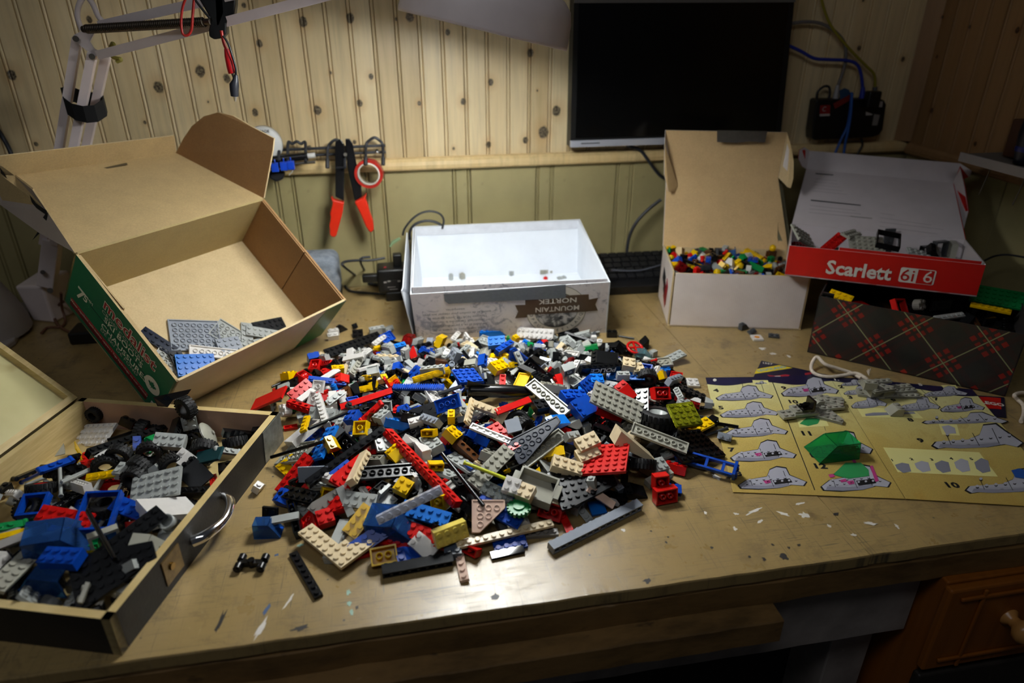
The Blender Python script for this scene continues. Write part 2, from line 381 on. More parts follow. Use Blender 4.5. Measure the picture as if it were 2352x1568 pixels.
# drawer cabinet under the bench, its pine coloured darker for the shade there
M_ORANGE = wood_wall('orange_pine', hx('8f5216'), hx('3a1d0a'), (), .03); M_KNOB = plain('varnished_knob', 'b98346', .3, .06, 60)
dr = thing('drawer_cabinet', 'orange varnished pine drawer cabinet under the right of the bench', 'cabinet', (.85, BY, -.75))
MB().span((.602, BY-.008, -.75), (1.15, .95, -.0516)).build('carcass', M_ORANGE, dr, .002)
fy = BY-.02
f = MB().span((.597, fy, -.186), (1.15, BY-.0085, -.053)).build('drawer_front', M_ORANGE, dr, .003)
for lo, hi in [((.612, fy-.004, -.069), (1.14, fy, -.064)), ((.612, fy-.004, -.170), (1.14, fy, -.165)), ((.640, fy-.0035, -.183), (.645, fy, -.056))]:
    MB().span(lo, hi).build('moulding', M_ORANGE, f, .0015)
kn = MB().lathe([(0, .034), (.010, .033), (.0155, .026), (.015, .019), (.008, .012), (.007, .006), (.012, .001), (.012, 0)], 24, Matrix.Translation((.694, fy, -.112)) @ Matrix.Rotation(PI/2, 4, 'X'))
kn.build('knob', M_KNOB, f)
f2 = MB().span((.597, fy, -.40), (1.15, BY-.0085, -.195)).build('drawer_front', plain('dark_brown_front', '2a2420', .5, .1), dr, .003)  # lower front much darker than the orange one above
# ------------------------------------------------------------------ toy building pieces (millimetres, x long, z up, centred)
S = 8.0
def _stud(b, x, y, z, n=10): b.cyl((x, y, z-.05), (x, y, z+1.7), 2.4, n=n)
def _shell(b, L, W, h, t=1.4, roof=None):
    """hollow block, open below"""
    a, c, z0, z1 = L/2-.1, W/2-.1, -h/2, h/2; r = 1.2 if roof is None else roof; i, j, zi = a-t, c-t, z1-r
    o = [(-a,-c,z0),(a,-c,z0),(a,c,z0),(-a,c,z0),(-a,-c,z1),(a,-c,z1),(a,c,z1),(-a,c,z1),
         (-i,-j,z0),(i,-j,z0),(i,j,z0),(-i,j,z0),(-i,-j,zi),(i,-j,zi),(i,j,zi),(-i,j,zi)]
    b.add(o, [(4,5,6,7),(0,1,5,4),(1,2,6,5),(2,3,7,6),(3,0,4,7),(0,8,9,1),(1,9,10,2),(2,10,11,3),(3,11,8,0),
              (8,12,13,9),(9,13,14,10),(10,14,15,11),(11,15,12,8),(12,15,14,13)])
def _ring(b, x, y, z0, z1, ro=3.2, ri=2.3, n=10):
    b.lathe([(ri, z1), (ri, z0), (ro, z0), (ro, z1)], n, Matrix.Translation((x, y, 0)))
def _under(b, nx, ny, h):
    z0, z1 = -h/2+.1, h/2-1.2
    if nx > 1 and ny > 1:
        for i in range(nx-1):
            for j in range(ny-1): _ring(b, (i-(nx-2)/2)*S, (j-(ny-2)/2)*S, z0, z1)
    elif nx > 1:
        for i in range(nx-1): b.cyl(((i-(nx-2)/2)*S, 0, z0), ((i-(nx-2)/2)*S, 0, z1), 1.5, n=8)
def p_block(nx, ny, h, studs=True):
    b = MB(); _shell(b, nx*S, ny*S, h); _under(b, nx, ny, h)
    if studs:
        for i in range(nx):
            for j in range(ny): _stud(b, (i-(nx-1)/2)*S, (j-(ny-1)/2)*S, h/2)
    return b
def p_technic(nx):
    """one-wide beam with studs on top and round holes through the side"""
    b = MB(); L = nx*S/2-.1; h = 4.8; n = 12; r = 2.45
    for s in (-1, 1):
        y = s*3.9
        xs = [-L]+[(i-(nx-2)/2)*S for i in range(nx-1)]+[L]
        for k in range(nx-1):                                   # one face cell with a hole
            cx = xs[k+1]; x0 = -L if k == 0 else (xs[k]+cx)/2; x1 = L if k == nx-2 else (cx+xs[k+2])/2
            ang = [2*PI*i/n+PI/n for i in range(n)]
            hole = [(cx+r*math.cos(t), y, 1+r*math.sin(t)) for t in ang]
            deep = [(cx+r*math.cos(t), y-s*2.2, 1+r*math.sin(t)) for t in ang]
            outer = []
            for t in ang:
                c_, s_ = math.cos(t), math.sin(t); ex = x1-cx if c_ > 0 else cx-x0; ez = h-1 if s_ > 0 else h+1
                m = min(ex/abs(c_) if abs(c_) > 1e-6 else 1e9, ez/abs(s_) if abs(s_) > 1e-6 else 1e9)
                outer.append((cx+m*c_, y, 1+m*s_))
            vs = hole+outer+deep
            f1 = [(i, (i+1) % n, n+(i+1) % n, n+i) for i in range(n)]+[(i, 2*n+i, 2*n+(i+1) % n, (i+1) % n) for i in range(n)]
            b.add(vs, f1); b.add(deep, [tuple(range(n))], 1)
            for (X, Z) in ((x0, h), (x0, -h), (x1, h), (x1, -h)):   # corners of the cell
                near = sorted(range(n), key=lambda i: (outer[i][0]-X)**2+(outer[i][2]-Z)**2)[:2]
                b.add([(X, y, Z), outer[near[0]], outer[near[1]]], [(0, 1, 2)])
    b.add([(-L,-3.9,h),(L,-3.9,h),(L,3.9,h),(-L,3.9,h),(-L,-3.9,-h),(L,-3.9,-h),(L,3.9,-h),(-L,3.9,-h)], [(0,1,2,3),(0,3,7,4),(1,5,6,2),(4,7,6,5)])
    for i in range(nx): _stud(b, (i-(nx-1)/2)*S, 0, h)
    return b
def p_slope(nx, ny, h=9.6, top=1, studs=True, lip=1.6):
    """sloped block: `top` studs deep on top (at -x), falling towards +x"""
    b = MB(); a, c = nx*S/2-.1, ny*S/2-.1; xt = -a+top*S; z0, z1 = -h/2, h/2
    pr = [(-a, z0), (a, z0), (a, z0+lip), (xt, z1), (-a, z1)]
    vs = [(x, -c, z) for x, z in pr]+[(x, c, z) for x, z in pr]; k = 5
    b.add(vs, [(0,1,2,3,4), (9,8,7,6,5), (1,6,7,2), (2,7,8,3), (3,8,9,4), (4,9,5,0)])
    i, j = a-1.3, c-1.3; zi = z0+lip
    b.add([(-a,-c,z0),(a,-c,z0),(a,c,z0),(-a,c,z0),(-i,-j,z0),(i,-j,z0),(i,j,z0),(-i,j,z0),(-i,-j,zi),(i,-j,zi),(i,j,zi),(-i,j,zi)],
          [(0,4,5,1),(1,5,6,2),(2,6,7,3),(3,7,4,0),(4,8,9,5),(5,9,10,6),(6,10,11,7),(7,11,8,4),(8,11,10,9)])
    if studs:
        for q in range(top):
            for r in range(ny): _stud(b, -a+S/2+q*S, (r-(ny-1)/2)*S, z1)
    return b
def p_wedge(nx, ny, cut, h=3.2, both=False):
    """wing plate: full width at -x, narrowing to `cut` studs at +x"""
    b = MB(); a, c = nx*S/2-.1, ny*S/2-.1; e = cut*S
    if both: poly = [(-a, -c), (-a+S, -c), (a, -e/2), (a, e/2), (-a+S, c), (-a, c)]
    else: poly = [(-a, -c), (a-S*.9, -c), (a, -c), (a, -c+e), (-a+S*.9, c), (-a, c)]
    b.prism(poly, -h/2+.9, h/2)
    k = len(poly)
    for i in range(k):                                          # skirt, open below
        p, q = V((*poly[i], 0)), V((*poly[(i+1) % k], 0))
        if (q-p).length < 1: continue
        d = (q-p).normalized(); n_ = V((-d.y, d.x, 0))*1.2
        b.add([(p.x,p.y,-h/2),(q.x,q.y,-h/2),(q.x,q.y,h/2-.5),(p.x,p.y,h/2-.5),(p.x+n_.x,p.y+n_.y,-h/2),(q.x+n_.x,q.y+n_.y,-h/2),(q.x+n_.x,q.y+n_.y,h/2-.5),(p.x+n_.x,p.y+n_.y,h/2-.5)],
              [(0,1,2,3),(4,7,6,5),(0,4,5,1)])
    def inside(x, y, m):
        ok = True
        for i in range(k):
            (x0, y0), (x1, y1) = poly[i], poly[(i+1) % k]; d = math.hypot(x1-x0, y1-y0)
            if d > 1 and ((x1-x0)*(y-y0)-(y1-y0)*(x-x0))/d < m: ok = False
        return ok
    for i in range(nx):
        for j in range(ny):
            x, y = (i-(nx-1)/2)*S, (j-(ny-1)/2)*S
            if inside(x, y, 2.5): _stud(b, x, y, h/2)
            if i < nx-1 and j < ny-1 and inside(x+S/2, y+S/2, 3.3): _ring(b, x+S/2, y+S/2, -h/2+.1, h/2-1)
    return b
def p_vwing():
    """wide wing plate with a stepped notch cut into its back edge"""
    b = MB(); h = 3.2; c = []
    for i in range(8):
        for j in range(8):
            if (i+j <= 9) and not (i >= 3 and j >= 3 and i+j >= 8-0) : c.append((i, j))
    keep = set()
    for i in range(8):
        for j in range(8):
            arm = (j < 2+max(0, 3-i) or i < 2+max(0, 3-j)) and not (i > 5 and j > 1) and not (j > 5 and i > 1)
            if arm: keep.add((i, j))
    for (i, j) in keep:
        x, y = (i-3.5)*S, (j-3.5)*S
        b.box((x, y, 0), (S, S, h)); _stud(b, x, y, h/2)
    return b
def p_round(r, h, stud=2.4, n=16, hole=0):
    b = MB()
    pr = [(r-1.2, -h/2+1.5), (r-1.2, -h/2), (r, -h/2), (r, h/2)]
    b.lathe(pr, n, sm=False); b.cyl((0, 0, h/2-.02), (0, 0, h/2), r, n=n); b.cyl((0, 0, -h/2+1.4), (0, 0, -h/2+1.5), r-1.2, n=n)
    if stud:
        if r > 6:
            for x in (-4, 4):
                for y in (-4, 4): _stud(b, x, y, h/2)
        else: _stud(b, 0, 0, h/2)
    return b
def p_cone(r0, r1, h, n=16):
    b = MB(); b.lathe([(0, h/2), (r1, h/2), (r1, h/2-1), (r0, -h/2), (r0-1, -h/2), (0, -h/2+2)], n); return b
def p_bar(L, r=1.6, ends=0, n=8):
    b = MB(); b.cyl((-L/2, 0, 0), (L/2, 0, 0), r, n=n)
    if ends:
        for s in (-1, 1): b.cyl((s*L/2-1.5*s, 0, 0), (s*L/2, 0, 0), r*1.35, n=n)
    return b
def p_axle(L):
    b = MB(); b.box((0, 0, 0), (L, 4.6, 1.7)); b.box((0, 0, 0), (L, 1.7, 4.6)); return b
def p_tyre(ro, w, hub=0.55, lugs=22):
    b = MB(); R = Matrix.Rotation(PI/2, 4, 'X'); ri = ro*hub
    b.lathe([(ri, -w/2), (ro*.86, -w/2), (ro, -w*.36), (ro, w*.36), (ro*.86, w/2), (ri, w/2), (ri, -w/2)], 28, R)
    for i in range(lugs):
        for s in (-1, 1):
            t = 2*PI*(i+(.5 if s > 0 else 0))/lugs
            M = R @ Matrix.Rotation(t, 4, 'Z')
            b.box((ro, 0, s*w*.24), (ro*.09, ro*.16, w*.46), 0, M)
    return b
def p_hub(ro, w):
    b = MB(); R = Matrix.Rotation(PI/2, 4, 'X')
    b.lathe([(0, w*.1), (ro*.45, w*.1), (ro*.5, w*.5), (ro*.62, w*.5), (ro*.66, w*.2), (ro*.86, w*.2), (ro, w/2), (ro, -w/2), (ro*.8, -w/2), (ro*.7, -w*.1), (0, -w*.1)], 24, R)
    return b
def p_frame(L, W, h, t=2.0, glass=False):
    b = MB()
    for s in (-1, 1):
        b.box((s*(L/2-t/2), 0, 0), (t, W, h)); b.box((0, s*(W/2-t/2), 0), (L-2*t, t, h))
    return b
def p_canopy(L, W, h, wall=1.2):
    """windscreen: sloping front, side cheeks, open below"""
    b = MB(); a, c = L/2, W/2
    def q(pts): b.sheet(pts, (V(pts[1])-V(pts[0])).cross(V(pts[2])-V(pts[0])), wall)
    q([(a, -c, -h/2), (a, c, -h/2), (a*.2, c*.8, h/2), (a*.2, -c*.8, h/2)])
    q([(a*.2, -c*.8, h/2), (a*.2, c*.8, h/2), (-a, c*.8, h/2), (-a, -c*.8, h/2)])
    for s in (-1, 1):
        p = [(a, s*c, -h/2), (a*.2, s*c*.8, h/2), (-a, s*c*.8, h/2), (-a, s*c, -h/2)]
        q(p if s > 0 else p[::-1])
    return b
def p_dome(r, h):
    b = MB(); b.lathe([(r*math.cos(t), h*math.sin(t)-h/2) for t in [i*PI/2/7 for i in range(8)]], 24)
    b.lathe([((r-1.3)*math.cos(t), (h-1.3)*math.sin(t)-h/2) for t in [i*PI/2/7 for i in range(7, -1, -1)]], 24)
    return b
def p_dish(r, h):
    b = MB(); pr = [(0, h/2), (r*.4, h*.4), (r*.8, 0), (r, -h/2)]
    b.lathe(pr, 28); b.lathe([(p, z-1.2) for p, z in pr[::-1]], 28); b.cyl((0, 0, h/2-.5), (0, 0, h/2+1.7), 2.4, n=10)
    return b
def p_gear(r, w, n=16):
    b = MB(); b.lathe([(2.2, -w/2), (r*.9, -w/2), (r*.9, w/2), (2.2, w/2), (2.2, -w/2)], 24, sm=False)
    b.cyl((0, 0, w/2), (0, 0, w/2+1.6), r*.5, n=14)
    for i in range(n): b.box((r*.96, 0, 0), (r*.22, r*.2, w), 0, Matrix.Rotation(2*PI*i/n, 4, 'Z'))
    return b
def p_strut():
    """openwork support arm with a plate at each end"""
    b = MB(); L = 64
    for s in (-1, 1):
        b.box((0, s*6, 0), (L-6, 2.2, 6)); b.box((s*(L/2-1.6), 0, 0), (3.2, 16, 15.8))
        for y in (-4, 4):
            for z in (-4, 4): b.cyl((s*(L/2-.2), y, z), (s*(L/2+1.6), y, z), 2.4, n=8)
    for x in (-18, 0, 18): b.box((x, 0, 0), (3, 12, 5))
    return b
def p_hopper():
    b = MB(); _shell(b, 40, 32, 12, 2.0, 1.5)
    for x, y in ((-22, 0), (22, 0)): b.box((x, y, -3), (6, 16, 6))
    return b
def p_arch():
    b = MB(); pr = [(-16, -4.8), (-9, -4.8), (-7, -1), (-3, 1.6), (3, 1.6), (7, -1), (9, -4.8), (16, -4.8), (16, 4.8), (-16, 4.8)]
    b.add([(x, -3.9, z) for x, z in pr]+[(x, 3.9, z) for x, z in pr], [tuple(range(10)), tuple(range(19, 9, -1))]+[(i, i+10, (i+1) % 10+10, (i+1) % 10) for i in range(10)])
    for i in range(4): _stud(b, (i-1.5)*S, 0, 4.8)
    return b
def p_bracket():
    b = MB(); b.box((0, 0, -3), (15.8, 15.8, 3.2)); b.box((-6.3, 0, 4), (3.2, 15.8, 11))
    for y in (-4, 4):
        _stud(b, 4, y, -1.4); b.cyl((-7.8, y, 5), (-9.6, y, 5), 2.4, n=8)
    return b
def p_clip():
    b = MB(); b.box((0, 0, 0), (7.8, 7.8, 3.2)); _stud(b, 0, 0, 1.6)
    b.box((6, -2, 0), (5, 1.4, 3)); b.box((6, 2, 0), (5, 1.4, 3)); return b
def p_head():
    b = MB(); b.lathe([(0, 5.6), (2.4, 5.6), (2.4, 4), (4, 4), (5.1, 2.8), (5.1, -2.8), (4, -4), (3, -4.6), (0, -4.6)], 16); return b
def p_axlepins():
    """little cross-shaped axle with two hubs at each end"""
    b = MB(); b.box((0, 0, 0), (20, 5, 4)); b.cyl((0, 0, -4), (0, 0, 4), 3.2, n=10)
    for s in (-1, 1):
        for y in (-1, 1):
            b.cyl((s*10.5, y*2.5, 0), (s*10.5, y*8.5, 0), 3.7, n=12); b.cyl((s*10.5, y*8.5, 0), (s*10.5, y*9.6, 0), 1.6, n=8)
    return b
def p_hingearm(L=30):
    b = MB(); b.box((0, 0, 0), (L, 7.6, 3)); b.cyl((-L/2, -3.8, 0), (-L/2, 3.8, 0), 2.6, n=10); b.cyl((L/2, -3.8, 0), (L/2, 3.8, 0), 2.6, n=10)
    for i in range(int(L//S)-1): _stud(b, (i-(int(L//S)-2)/2)*S, 0, 1.5)
    return b
def p_panel(L, h, d=7.8):
    b = MB(); b.box((0, 0, -h/2+.6), (L, d, 1.2)); b.box((0, d/2-.6, 0), (L, 1.2, h)); return b
def p_rocket():
    b = MB(); R = Matrix.Rotation(PI/2, 4, 'Y')
    b.lathe([(0, 42), (2.5, 42), (6, 30), (8, 10), (8, -36), (6.5, -40), (0, -40)], 20, R)
    for k in range(3):
        M = Matrix.Rotation(2*PI*k/3+.4, 4, 'X'); b.sheet([(M @ V(p)) for p in [(-12, 0, 7), (-42, 0, 18), (-42, 0, 7)]], M @ V((0, 1, 0)), 1.5)
    return b
def p_ring(): 
    b = MB(); b.tube([(11*math.cos(t), 11*math.sin(t), 0) for t in [2*PI*i/24 for i in range(24)]], 2.0, 8, closed=True)
    b.box((0, 0, 0), (20, 2.4, 2)); b.box((0, 0, 0), (2.4, 20, 2)); return b
def p_teeth(n=8):
    b = MB(); b.box((0, 0, -1), (n*S, 7.6, 2.4))
    for i in range(n*3): b.box(((i-(n*3-1)/2)*S/3, 0, 1), (1.3, 7.4, 2.2))
    return b
B, P_ = 9.6, 3.2
TYPES = {}
LK = 1.2                                        # size of a piece millimetre in scene millimetres
def _t(name, fn, dims, word): TYPES[name] = (fn, tuple(a*LK for a in dims), word)
for nx, ny in [(1,1),(2,1),(3,1),(4,1),(6,1),(8,1),(14,1),(2,2),(3,2),(4,2),(6,2)]:
    _t(f'b{nx}{ny}', (lambda a=nx, c=ny: p_block(a, c, B)), (nx*S, ny*S, B), f'{nx}-by-{ny} brick')
for nx, ny in [(1,1),(2,1),(3,1),(4,1),(6,1),(8,1),(10,1),(12,1),(2,2),(3,2),(4,2),(6,2),(8,2),(12,2),(4,4),(6,4),(8,4),(6,6),(8,6)]:
    _t(f'p{nx}{ny}', (lambda a=nx, c=ny: p_block(a, c, P_)), (nx*S, ny*S, P_), f'{nx}-by-{ny} plate')
for nx, ny in [(1,1),(2,1),(4,1),(6,1),(8,1),(2,2),(3,2),(4,2),(6,3)]:
    _t(f't{nx}{ny}', (lambda a=nx, c=ny: p_block(a, c, P_, False)), (nx*S, ny*S, P_), f'{nx}-by-{ny} tile')
for nx in (2, 4, 6, 8, 12, 14, 16):
    _t(f'h{nx}', (lambda a=nx: p_technic(a)), (nx*S, S, B), f'{nx}-stud beam with round holes')
_t('s21', lambda: p_slope(2, 1), (16, 8, B), 'small slope'); _t('s22', lambda: p_slope(2, 2), (16, 16, B), '2-by-2 slope')
_t('s32', lambda: p_slope(3, 2), (24, 16, B), '3-by-2 slope'); _t('s24', lambda: p_slope(2, 4), (16, 32, B), 'wide sloped roof brick')
_t('s11', lambda: p_slope(1, 1, 6.4, 0, False), (8, 8, 6.4), 'tiny slope'); _t('s43', lambda: p_slope(4, 3, 14, 1), (32, 24, 14), 'large sloped panel')
_t('s64', lambda: p_slope(6, 4, 16, 0, False, 3), (48, 32, 16), 'large smooth sloped panel')
_t('w44', lambda: p_wedge(4, 4, 1), (32, 32, P_), 'wing plate'); _t('w63', lambda: p_wedge(6, 3, 1), (48, 24, P_), 'long wing plate')
_t('w84', lambda: p_wedge(8, 4, 1), (64, 32, P_), 'long wing plate'); _t('w86', lambda: p_wedge(8, 6, 2, both=True), (64, 48, P_), 'large tapered plate')
_t('vw', p_vwing, (64, 64, P_), 'stepped V-shaped wing plate')
_t('r1', lambda: p_round(4, B), (8, 8, B), 'small round brick'); _t('r1p', lambda: p_round(4, P_), (8, 8, P_), 'tiny round plate')
_t('r2', lambda: p_round(8, B), (16, 16, B), 'round 2-by-2 brick'); _t('cone', lambda: p_cone(4, 2.4, B), (8, 8, B), 'small cone')
_t('bar3', lambda: p_bar(24), (24, 3.2, 3.2), 'thin bar'); _t('bar6', lambda: p_bar(52, 1.8, 1), (52, 4, 4), 'long thin bar'); _t('bar9', lambda: p_bar(76, 2.1), (76, 4, 4), 'long thin rod')
_t('axle4', lambda: p_axle(32), (32, 4.8, 4.8), 'cross axle'); _t('clip', p_clip, (12, 8, 4), 'small clip plate'); _t('brk', p_bracket, (16, 16, 12), 'angled bracket')
_t('arch', p_arch, (32, 8, B), 'arch brick'); _t('head', p_head, (10, 10, 10), 'minifigure head'); _t('hinge', p_hingearm, (32, 8, 4), 'hinge arm')
_t('panel', lambda: p_panel(32, 16), (32, 8, 16), 'thin wall panel'); _t('fr', lambda: p_frame(32, 40, 8), (32, 40, 8), 'window frame'); _t('fr2', lambda: p_frame(24, 24, 8, 2.4), (24, 24, 8), 'square window frame')
_t('can', lambda: p_canopy(48, 32, 18), (48, 32, 18), 'windscreen'); _t('can2', lambda: p_canopy(24, 16, 14), (24, 16, 14), 'small windscreen'); _t('dome', lambda: p_dome(26, 24), (50, 50, 24), 'dome')
_t('dish', lambda: p_dish(16, 5), (32, 32, 6), 'round dish'); _t('gear', lambda: p_gear(11, 4), (24, 24, 5), 'gear wheel'); _t('strut', p_strut, (64, 16, 16), 'openwork support arm')
_t('hop', p_hopper, (50, 32, 12), 'open hopper'); _t('axp', p_axlepins, (28, 20, 8), 'small wheel axle'); _t('rock', p_rocket, (84, 30, 30), 'rocket nose'); _t('ring', p_ring, (26, 26, 4), 'steering wheel ring')
_t('rack', p_teeth, (64, 8, 4), 'toothed rack')
_t('tyS', lambda: p_tyre(9, 8), (18, 8, 18), 'small tyre'); _t('tyM', lambda: p_tyre(13, 11), (26, 11, 26), 'ribbed tyre'); _t('tyL', lambda: p_tyre(21, 17), (42, 17, 42), 'large ribbed tyre')
_t('huS', lambda: p_hub(5, 7), (10, 7, 10), 'wheel hub'); _t('huM', lambda: p_hub(7.2, 10), (14, 10, 14), 'wheel hub'); _t('huL', lambda: p_hub(11.6, 14), (23, 14, 23), 'wheel hub')
TKEYS = list(TYPES)
# ------------------------------------------------------------------ cartons
def kraft(name, c, corr=0, rough=.75):
    t = NT(name); co = t.coord(); f = t.noise(co, 30, 6, .7)
    a = t.ramp(f, [(.3, tuple(x*.90 for x in c)), (.6, c), (.85, tuple(min(1, x*1.05) for x in c))])
    f2 = t.noise(t.coord((1, 1, 1)), 400, 2); a = t.mix(.08, a, t.ramp(f2, [(.3, (0, 0, 0)), (.7, (1, 1, 1))]), 'OVERLAY')
    t.col(a); t.p(Roughness=rough); t.bump(t.noise(co, 140, 3), .15, .0006); return t.m
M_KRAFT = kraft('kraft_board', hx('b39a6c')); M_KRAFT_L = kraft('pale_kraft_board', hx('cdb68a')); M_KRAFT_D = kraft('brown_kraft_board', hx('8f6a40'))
M_GREEN = plain('green_print', '0d6b4c', .35, .06, 20); M_WPRINT = plain('pinkish_white_print', 'a89a90', .4, .06, 20)
M_CARDW = plain('white_card', 'd9d3cf', .45, .05, 25); M_CARDWI = plain('bright_white_card', 'e9edf2', .5, .03, 25)
M_REDP = plain('red_print', 'b81810', .35, .05, 20); M_MAROON = plain('maroon_print', '5e1420', .4); M_RED2 = plain('crimson_print', '9c1f2c', .4)
M_INKW = plain('white_ink', 'd8d2c6', .5); M_INKK = plain('black_ink', '1a1a1c', .5); M_INKG = plain('grey_ink', '8a8580', .5); M_INKLG = plain('pale_ink', 'b9b2ad', .5)
M_TAPE = plain('grey_duct_tape', '63676b', .4, .1, 200); M_TAPED = plain('dark_duct_tape', '4b4640', .5, .12, 150); M_TAPEK = plain('black_tape', '0e0e10', .35)
def set_uv(o, fn):
    me = o.data; uv = me.uv_layers.new(name='print'); base = wloc(o)
    for lp in me.loops: uv.data[lp.index].uv = fn(me.vertices[lp.vertex_index].co+base)
def panel(name, pts, inward, t, mo, mi, parent, label=None, edge=None):
    """card panel: outer face `mo`, inner face and cut edges `mi`"""
    b = MB(); a = [V(p) for p in pts]; n = norm(inward)*t; k = len(a)
    nn = (a[1]-a[0]).cross(a[2]-a[0]); flip = nn.dot(n) > 0
    if k == 4:                                   # warped card: bilinear grid
        g = 6; q = [a[0].lerp(a[1], i/g).lerp(a[3].lerp(a[2], i/g), j/g) for j in range(g+1) for i in range(g+1)]; w1 = g+1
        fs = [(j*w1+i, j*w1+i+1, (j+1)*w1+i+1, (j+1)*w1+i) for j in range(g) for i in range(g)]
        b.add(q, [f[::-1] for f in fs] if flip else fs, 0); b.add([p+n for p in q], fs if flip else [f[::-1] for f in fs], 1)
    else:
        f = tuple(range(k)); f = f[::-1] if flip else f
        b.add(a, [f], 0); b.add([p+n for p in a], [f[::-1]], 1)
    c = [p+n for p in a]
    b.add(a+c, [((i, (i+1) % k, (i+1) % k+k, i+k) if flip else (i+k, (i+1) % k+k, (i+1) % k, i)) for i in range(k)], 2)
    return b.build(name, [mo, mi, edge or mi], parent, label=label)
def RT(loc, rx=0, ry=0, rz=0): return Matrix.Translation(loc) @ Euler([math.radians(a) for a in (rx, ry, rz)], 'XYZ').to_matrix().to_4x4()
def onplane(u, v, M, z):
    """photo point -> point on local plane z of matrix M"""
    n = M.to_3x3() @ V((0, 0, 1)); o = M @ V((0, 0, z)); d = ray(u, v); return CAM+d*((o-CAM).dot(n)/d.dot(n))

# --- green ski boot carton, propped up on its front edge
SK = RT((-.3632, .9294, 0.001), 41.89, -.96, 47.67); w_, d_, h_ = .3228, .2297, .1197
ski = thing('cardboard_box', 'large open green and brown cardboard box propped at a tilt', 'box', SK @ V((w_/2, d_/2, 0)))
P = lambda x, y, z: SK @ V((x*w_, y*d_, z*h_))
R3 = SK.to_3x3(); ax, ay, az = R3 @ V((1, 0, 0)), R3 @ V((0, 1, 0)), R3 @ V((0, 0, 1)); t_ = .0035
panel('bottom_panel', [P(0,0,0), P(1,0,0), P(1,1,0), P(0,1,0)], az, t_, M_KRAFT, M_KRAFT_L, ski)
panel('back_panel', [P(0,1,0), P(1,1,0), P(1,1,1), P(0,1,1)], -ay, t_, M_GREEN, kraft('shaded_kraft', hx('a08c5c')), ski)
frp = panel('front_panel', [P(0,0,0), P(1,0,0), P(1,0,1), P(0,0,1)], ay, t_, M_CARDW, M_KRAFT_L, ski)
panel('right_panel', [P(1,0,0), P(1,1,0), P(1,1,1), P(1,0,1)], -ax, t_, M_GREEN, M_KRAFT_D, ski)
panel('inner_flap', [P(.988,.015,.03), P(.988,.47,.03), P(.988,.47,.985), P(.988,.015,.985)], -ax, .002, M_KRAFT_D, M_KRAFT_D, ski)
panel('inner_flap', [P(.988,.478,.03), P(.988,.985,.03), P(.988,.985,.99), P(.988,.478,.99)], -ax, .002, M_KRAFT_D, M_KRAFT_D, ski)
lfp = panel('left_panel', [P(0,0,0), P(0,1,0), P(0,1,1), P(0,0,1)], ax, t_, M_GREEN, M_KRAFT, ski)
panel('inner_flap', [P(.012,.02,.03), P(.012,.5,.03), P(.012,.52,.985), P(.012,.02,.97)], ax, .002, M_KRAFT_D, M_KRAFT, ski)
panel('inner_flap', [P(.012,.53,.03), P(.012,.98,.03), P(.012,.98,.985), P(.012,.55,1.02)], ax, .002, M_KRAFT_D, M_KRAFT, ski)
panel('corner_print', [P(.80,-.002,.03), P(.999,-.002,.03), P(.999,-.002,.99), P(.86,-.002,.99)], ay, .0002, M_GREEN, M_GREEN, frp)
A3, B3 = P(0,1,1), P(1,1,1); FL, FR = W(33,403,1.14), W(404,351,1.345)
ldn = (FL-A3).cross(B3-A3); ldn = -ldn if ldn.z > 0 else ldn
lid = panel('lid', [A3, B3, FR, FL], ldn, t_, M_KRAFT, M_CARDW, ski, edge=M_KRAFT_L)
lp0, lp1 = W(-22,361,1.10), W(400,312,1.33)
panel('lid_front_flap', [FL, FR, lp1, lp0], (0, 1, .3), .003, M_KRAFT, M_CARDW, ski, edge=M_KRAFT_L)
tabp = [FR, W(421,318,1.335), W(440,290,1.325), W(468,267,1.31), W(500,258,1.295), W(535,266,1.28), W(585,295,1.25), W(629,318,1.222), W(626,345,1.22), B3]
panel('lid_side_flap', tabp, (.6, .8, 0), .003, M_KRAFT_D, M_CARDW, ski, edge=M_KRAFT_L)
lf = panel('lid_side_flap', [A3, W(109,487,1.05), W(74,435,1.08), FL, W(0,384,1.16), W(-45,372,1.17), W(-45,448,1.15), W(0,470,1.13), W(90,535,1.05)], (.2, .6, .2), .003, M_WPRINT, M_KRAFT, ski)
for pp in ([(0,384),(10,398),(38,448),(25,435),(2,402)], [(68,447),(82,466),(108,484),(104,492),(84,478),(73,465)], [(108,486),(107,505),(92,535),(74,552),(88,530),(98,500)]):
    q = [W(u, v, 1.045+(109-u)*.0009 if u > 60 else 1.115+(33-u)*.0009) for u, v in pp]
    MB().sheet(q, (.2, -.6, .2), .0006).build('tape_strip', M_TAPEK, lf)
b = MB(); q = [T(u, v, z) for u, v, z in [(352,912,.085),(382,905,.09),(440,893,.088),(432,905,.082),(398,918,.080),(385,935,.072),(362,933,.070)]]
b.sheet(q, (0, -1, .6), .0007); b.build('tape_strip', M_TAPEK, frp)
slot = [P(.5,1,1)+(FL+FR-A3-B3)*.5*.965+(B3-A3)*a+(FL-A3)*c-ldn.normalized()*.0004 for a, c in ((-.06, 0), (-.045, -.055), (.10, -.06), (.105, -.035), (.1, -.03), (-.035, -.035), (-.05, 0))]
MB().sheet(slot, -ldn, .0003).build('tuck_slot', plain('slot_dark', '4d4028', .8), lid)
